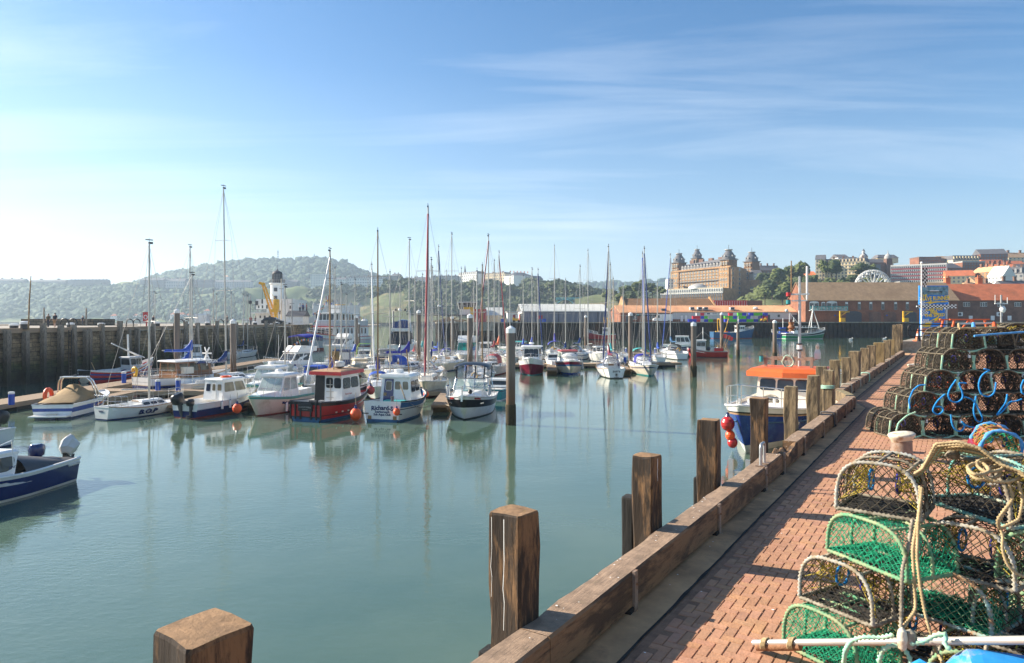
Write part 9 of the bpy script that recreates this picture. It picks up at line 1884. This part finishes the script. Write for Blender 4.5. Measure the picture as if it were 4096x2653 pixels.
# ---- air: one even haze box round everything
m=bpy.data.materials.new('haze'); m.use_nodes=True; nt=m.node_tree; nt.nodes.clear()
ou=nt.nodes.new('ShaderNodeOutputMaterial'); pv=nt.nodes.new('ShaderNodeVolumePrincipled'); pv.inputs['Color'].default_value=(.66,.83,1,1); pv.inputs['Density'].default_value=.00025; pv.inputs['Anisotropy'].default_value=.4
nt.links.new(pv.outputs[0],ou.inputs['Volume']); MATS['haze']=m
mb=MB(); mb.box((0,1500,95),(6400,3400,204),'haze'); o=mb.build('haze'); tag(o,None,None,None,'stuff')
# ---- camera, sun, sky, output
cam=bpy.data.cameras.new('camera'); co=bpy.data.objects.new('camera',cam); COL.objects.link(co)
cam.lens=36*F/4096; cam.sensor_width=36; cam.sensor_fit='HORIZONTAL'; cam.shift_y=-(1326.5-HV)/4096
cam.clip_start=.05; cam.clip_end=9000; co.location=(0,0,EYE); co.rotation_euler=(PI/2,0,0); SC.camera=co
SEL=R(28); SAZ=R(-72)   # sun: 28 deg up, 72 deg left of the view
sd=Vector((sin(SAZ)*cos(SEL),cos(SAZ)*cos(SEL),sin(SEL)))
sl=bpy.data.lights.new('sun','SUN'); sl.energy=5.0; sl.angle=R(.53); sl.color=(1,.90,.75)
so=bpy.data.objects.new('sun',sl); COL.objects.link(so); so.rotation_euler=(-sd).to_track_quat('-Z','Y').to_euler()
w=bpy.data.worlds.new('World'); SC.world=w; w.use_nodes=True; nt=w.node_tree; L=nt.links.new
bg=nt.nodes['Background']
sky=nd(nt,'ShaderNodeTexSky'); sky.sky_type='NISHITA'; sky.sun_disc=False; sky.sun_elevation=SEL; sky.sun_rotation=SAZ; sky.altitude=0; sky.air_density=1.0; sky.dust_density=.35; sky.ozone_density=3.0
# thin cirrus streaks drawn by noise over the sky direction
tc=nd(nt,'ShaderNodeTexCoord'); sx=nd(nt,'ShaderNodeSeparateXYZ'); L(tc.outputs['Generated'],sx.inputs[0])
ad=nd(nt,'ShaderNodeMath',operation='ADD'); L(sx.outputs['Z'],ad.inputs[0]); ad.inputs[1].default_value=.10
ad2=nd(nt,'ShaderNodeMath',operation='MAXIMUM'); L(ad.outputs[0],ad2.inputs[0]); ad2.inputs[1].default_value=.02
dx=nd(nt,'ShaderNodeMath',operation='DIVIDE'); L(sx.outputs['X'],dx.inputs[0]); L(ad2.outputs[0],dx.inputs[1])
dy=nd(nt,'ShaderNodeMath',operation='DIVIDE'); L(sx.outputs['Y'],dy.inputs[0]); L(ad2.outputs[0],dy.inputs[1])
cb=nd(nt,'ShaderNodeCombineXYZ'); L(dx.outputs[0],cb.inputs[0]); L(dy.outputs[0],cb.inputs[1])
mp=nd(nt,'ShaderNodeMapping'); mp.inputs['Rotation'].default_value=(0,0,R(5)); mp.inputs['Scale'].default_value=(.26,1.5,1); L(cb.outputs[0],mp.inputs['Vector'])
n1=nd(nt,'ShaderNodeTexNoise',Scale=1.1,Detail=9.0,Roughness=.62,Distortion=.9); L(mp.outputs[0],n1.inputs['Vector'])
n2=nd(nt,'ShaderNodeTexNoise',Scale=.35,Detail=3.0); L(cb.outputs[0],n2.inputs['Vector'])
mm=nd(nt,'ShaderNodeMath',operation='MULTIPLY'); L(n1.outputs['Fac'],mm.inputs[0]); L(n2.outputs['Fac'],mm.inputs[1])
cr=ramp(nt,[(.235,0),(.33,.40),(.48,1)]); L(mm.outputs[0],cr.inputs[0])
cf=nd(nt,'ShaderNodeMath',operation='MULTIPLY'); L(cr.outputs[0],cf.inputs[0]); cf.inputs[1].default_value=.42
hs=nd(nt,'ShaderNodeHueSaturation',Saturation=1.34,Value=.93); L(sky.outputs[0],hs.inputs['Color'])
mx=nd(nt,'ShaderNodeMix',data_type='RGBA'); L(cf.outputs[0],mx.inputs[0]); L(hs.outputs[0],mx.inputs[6]); mx.inputs[7].default_value=(7.5,7.9,8.3,1)
zr=ramp(nt,[(0.0,1.0),(.06,.72),(.17,.34),(.34,.11),(.6,0)]); L(sx.outputs['Z'],zr.inputs[0])
xr=nd(nt,'ShaderNodeMapRange'); xr.inputs['From Min'].default_value=-.8; xr.inputs['From Max'].default_value=.6; xr.inputs['To Min'].default_value=1.02; xr.inputs['To Max'].default_value=.6; L(sx.outputs['X'],xr.inputs['Value'])
zm=nd(nt,'ShaderNodeMath',operation='MULTIPLY'); L(zr.outputs[0],zm.inputs[0]); L(xr.outputs[0],zm.inputs[1])
m2=nd(nt,'ShaderNodeMix',data_type='RGBA'); L(zm.outputs[0],m2.inputs[0]); L(mx.outputs[2],m2.inputs[6]); m2.inputs[7].default_value=(5.6,6.6,7.2,1)
L(m2.outputs[2],bg.inputs['Color']); bg.inputs['Strength'].default_value=.075
SC.view_settings.view_transform='Standard'; SC.view_settings.look='None'; SC.view_settings.gamma=1; SC.view_settings.use_curve_mapping=False
SC.view_settings.exposure=1.24
cy=SC.cycles; cy.max_bounces=7; cy.diffuse_bounces=3; cy.glossy_bounces=4; cy.transmission_bounces=4; cy.transparent_max_bounces=16; cy.volume_bounces=0
cy.caustics_reflective=False; cy.caustics_refractive=False; cy.use_denoising=True; cy.sample_clamp_indirect=6
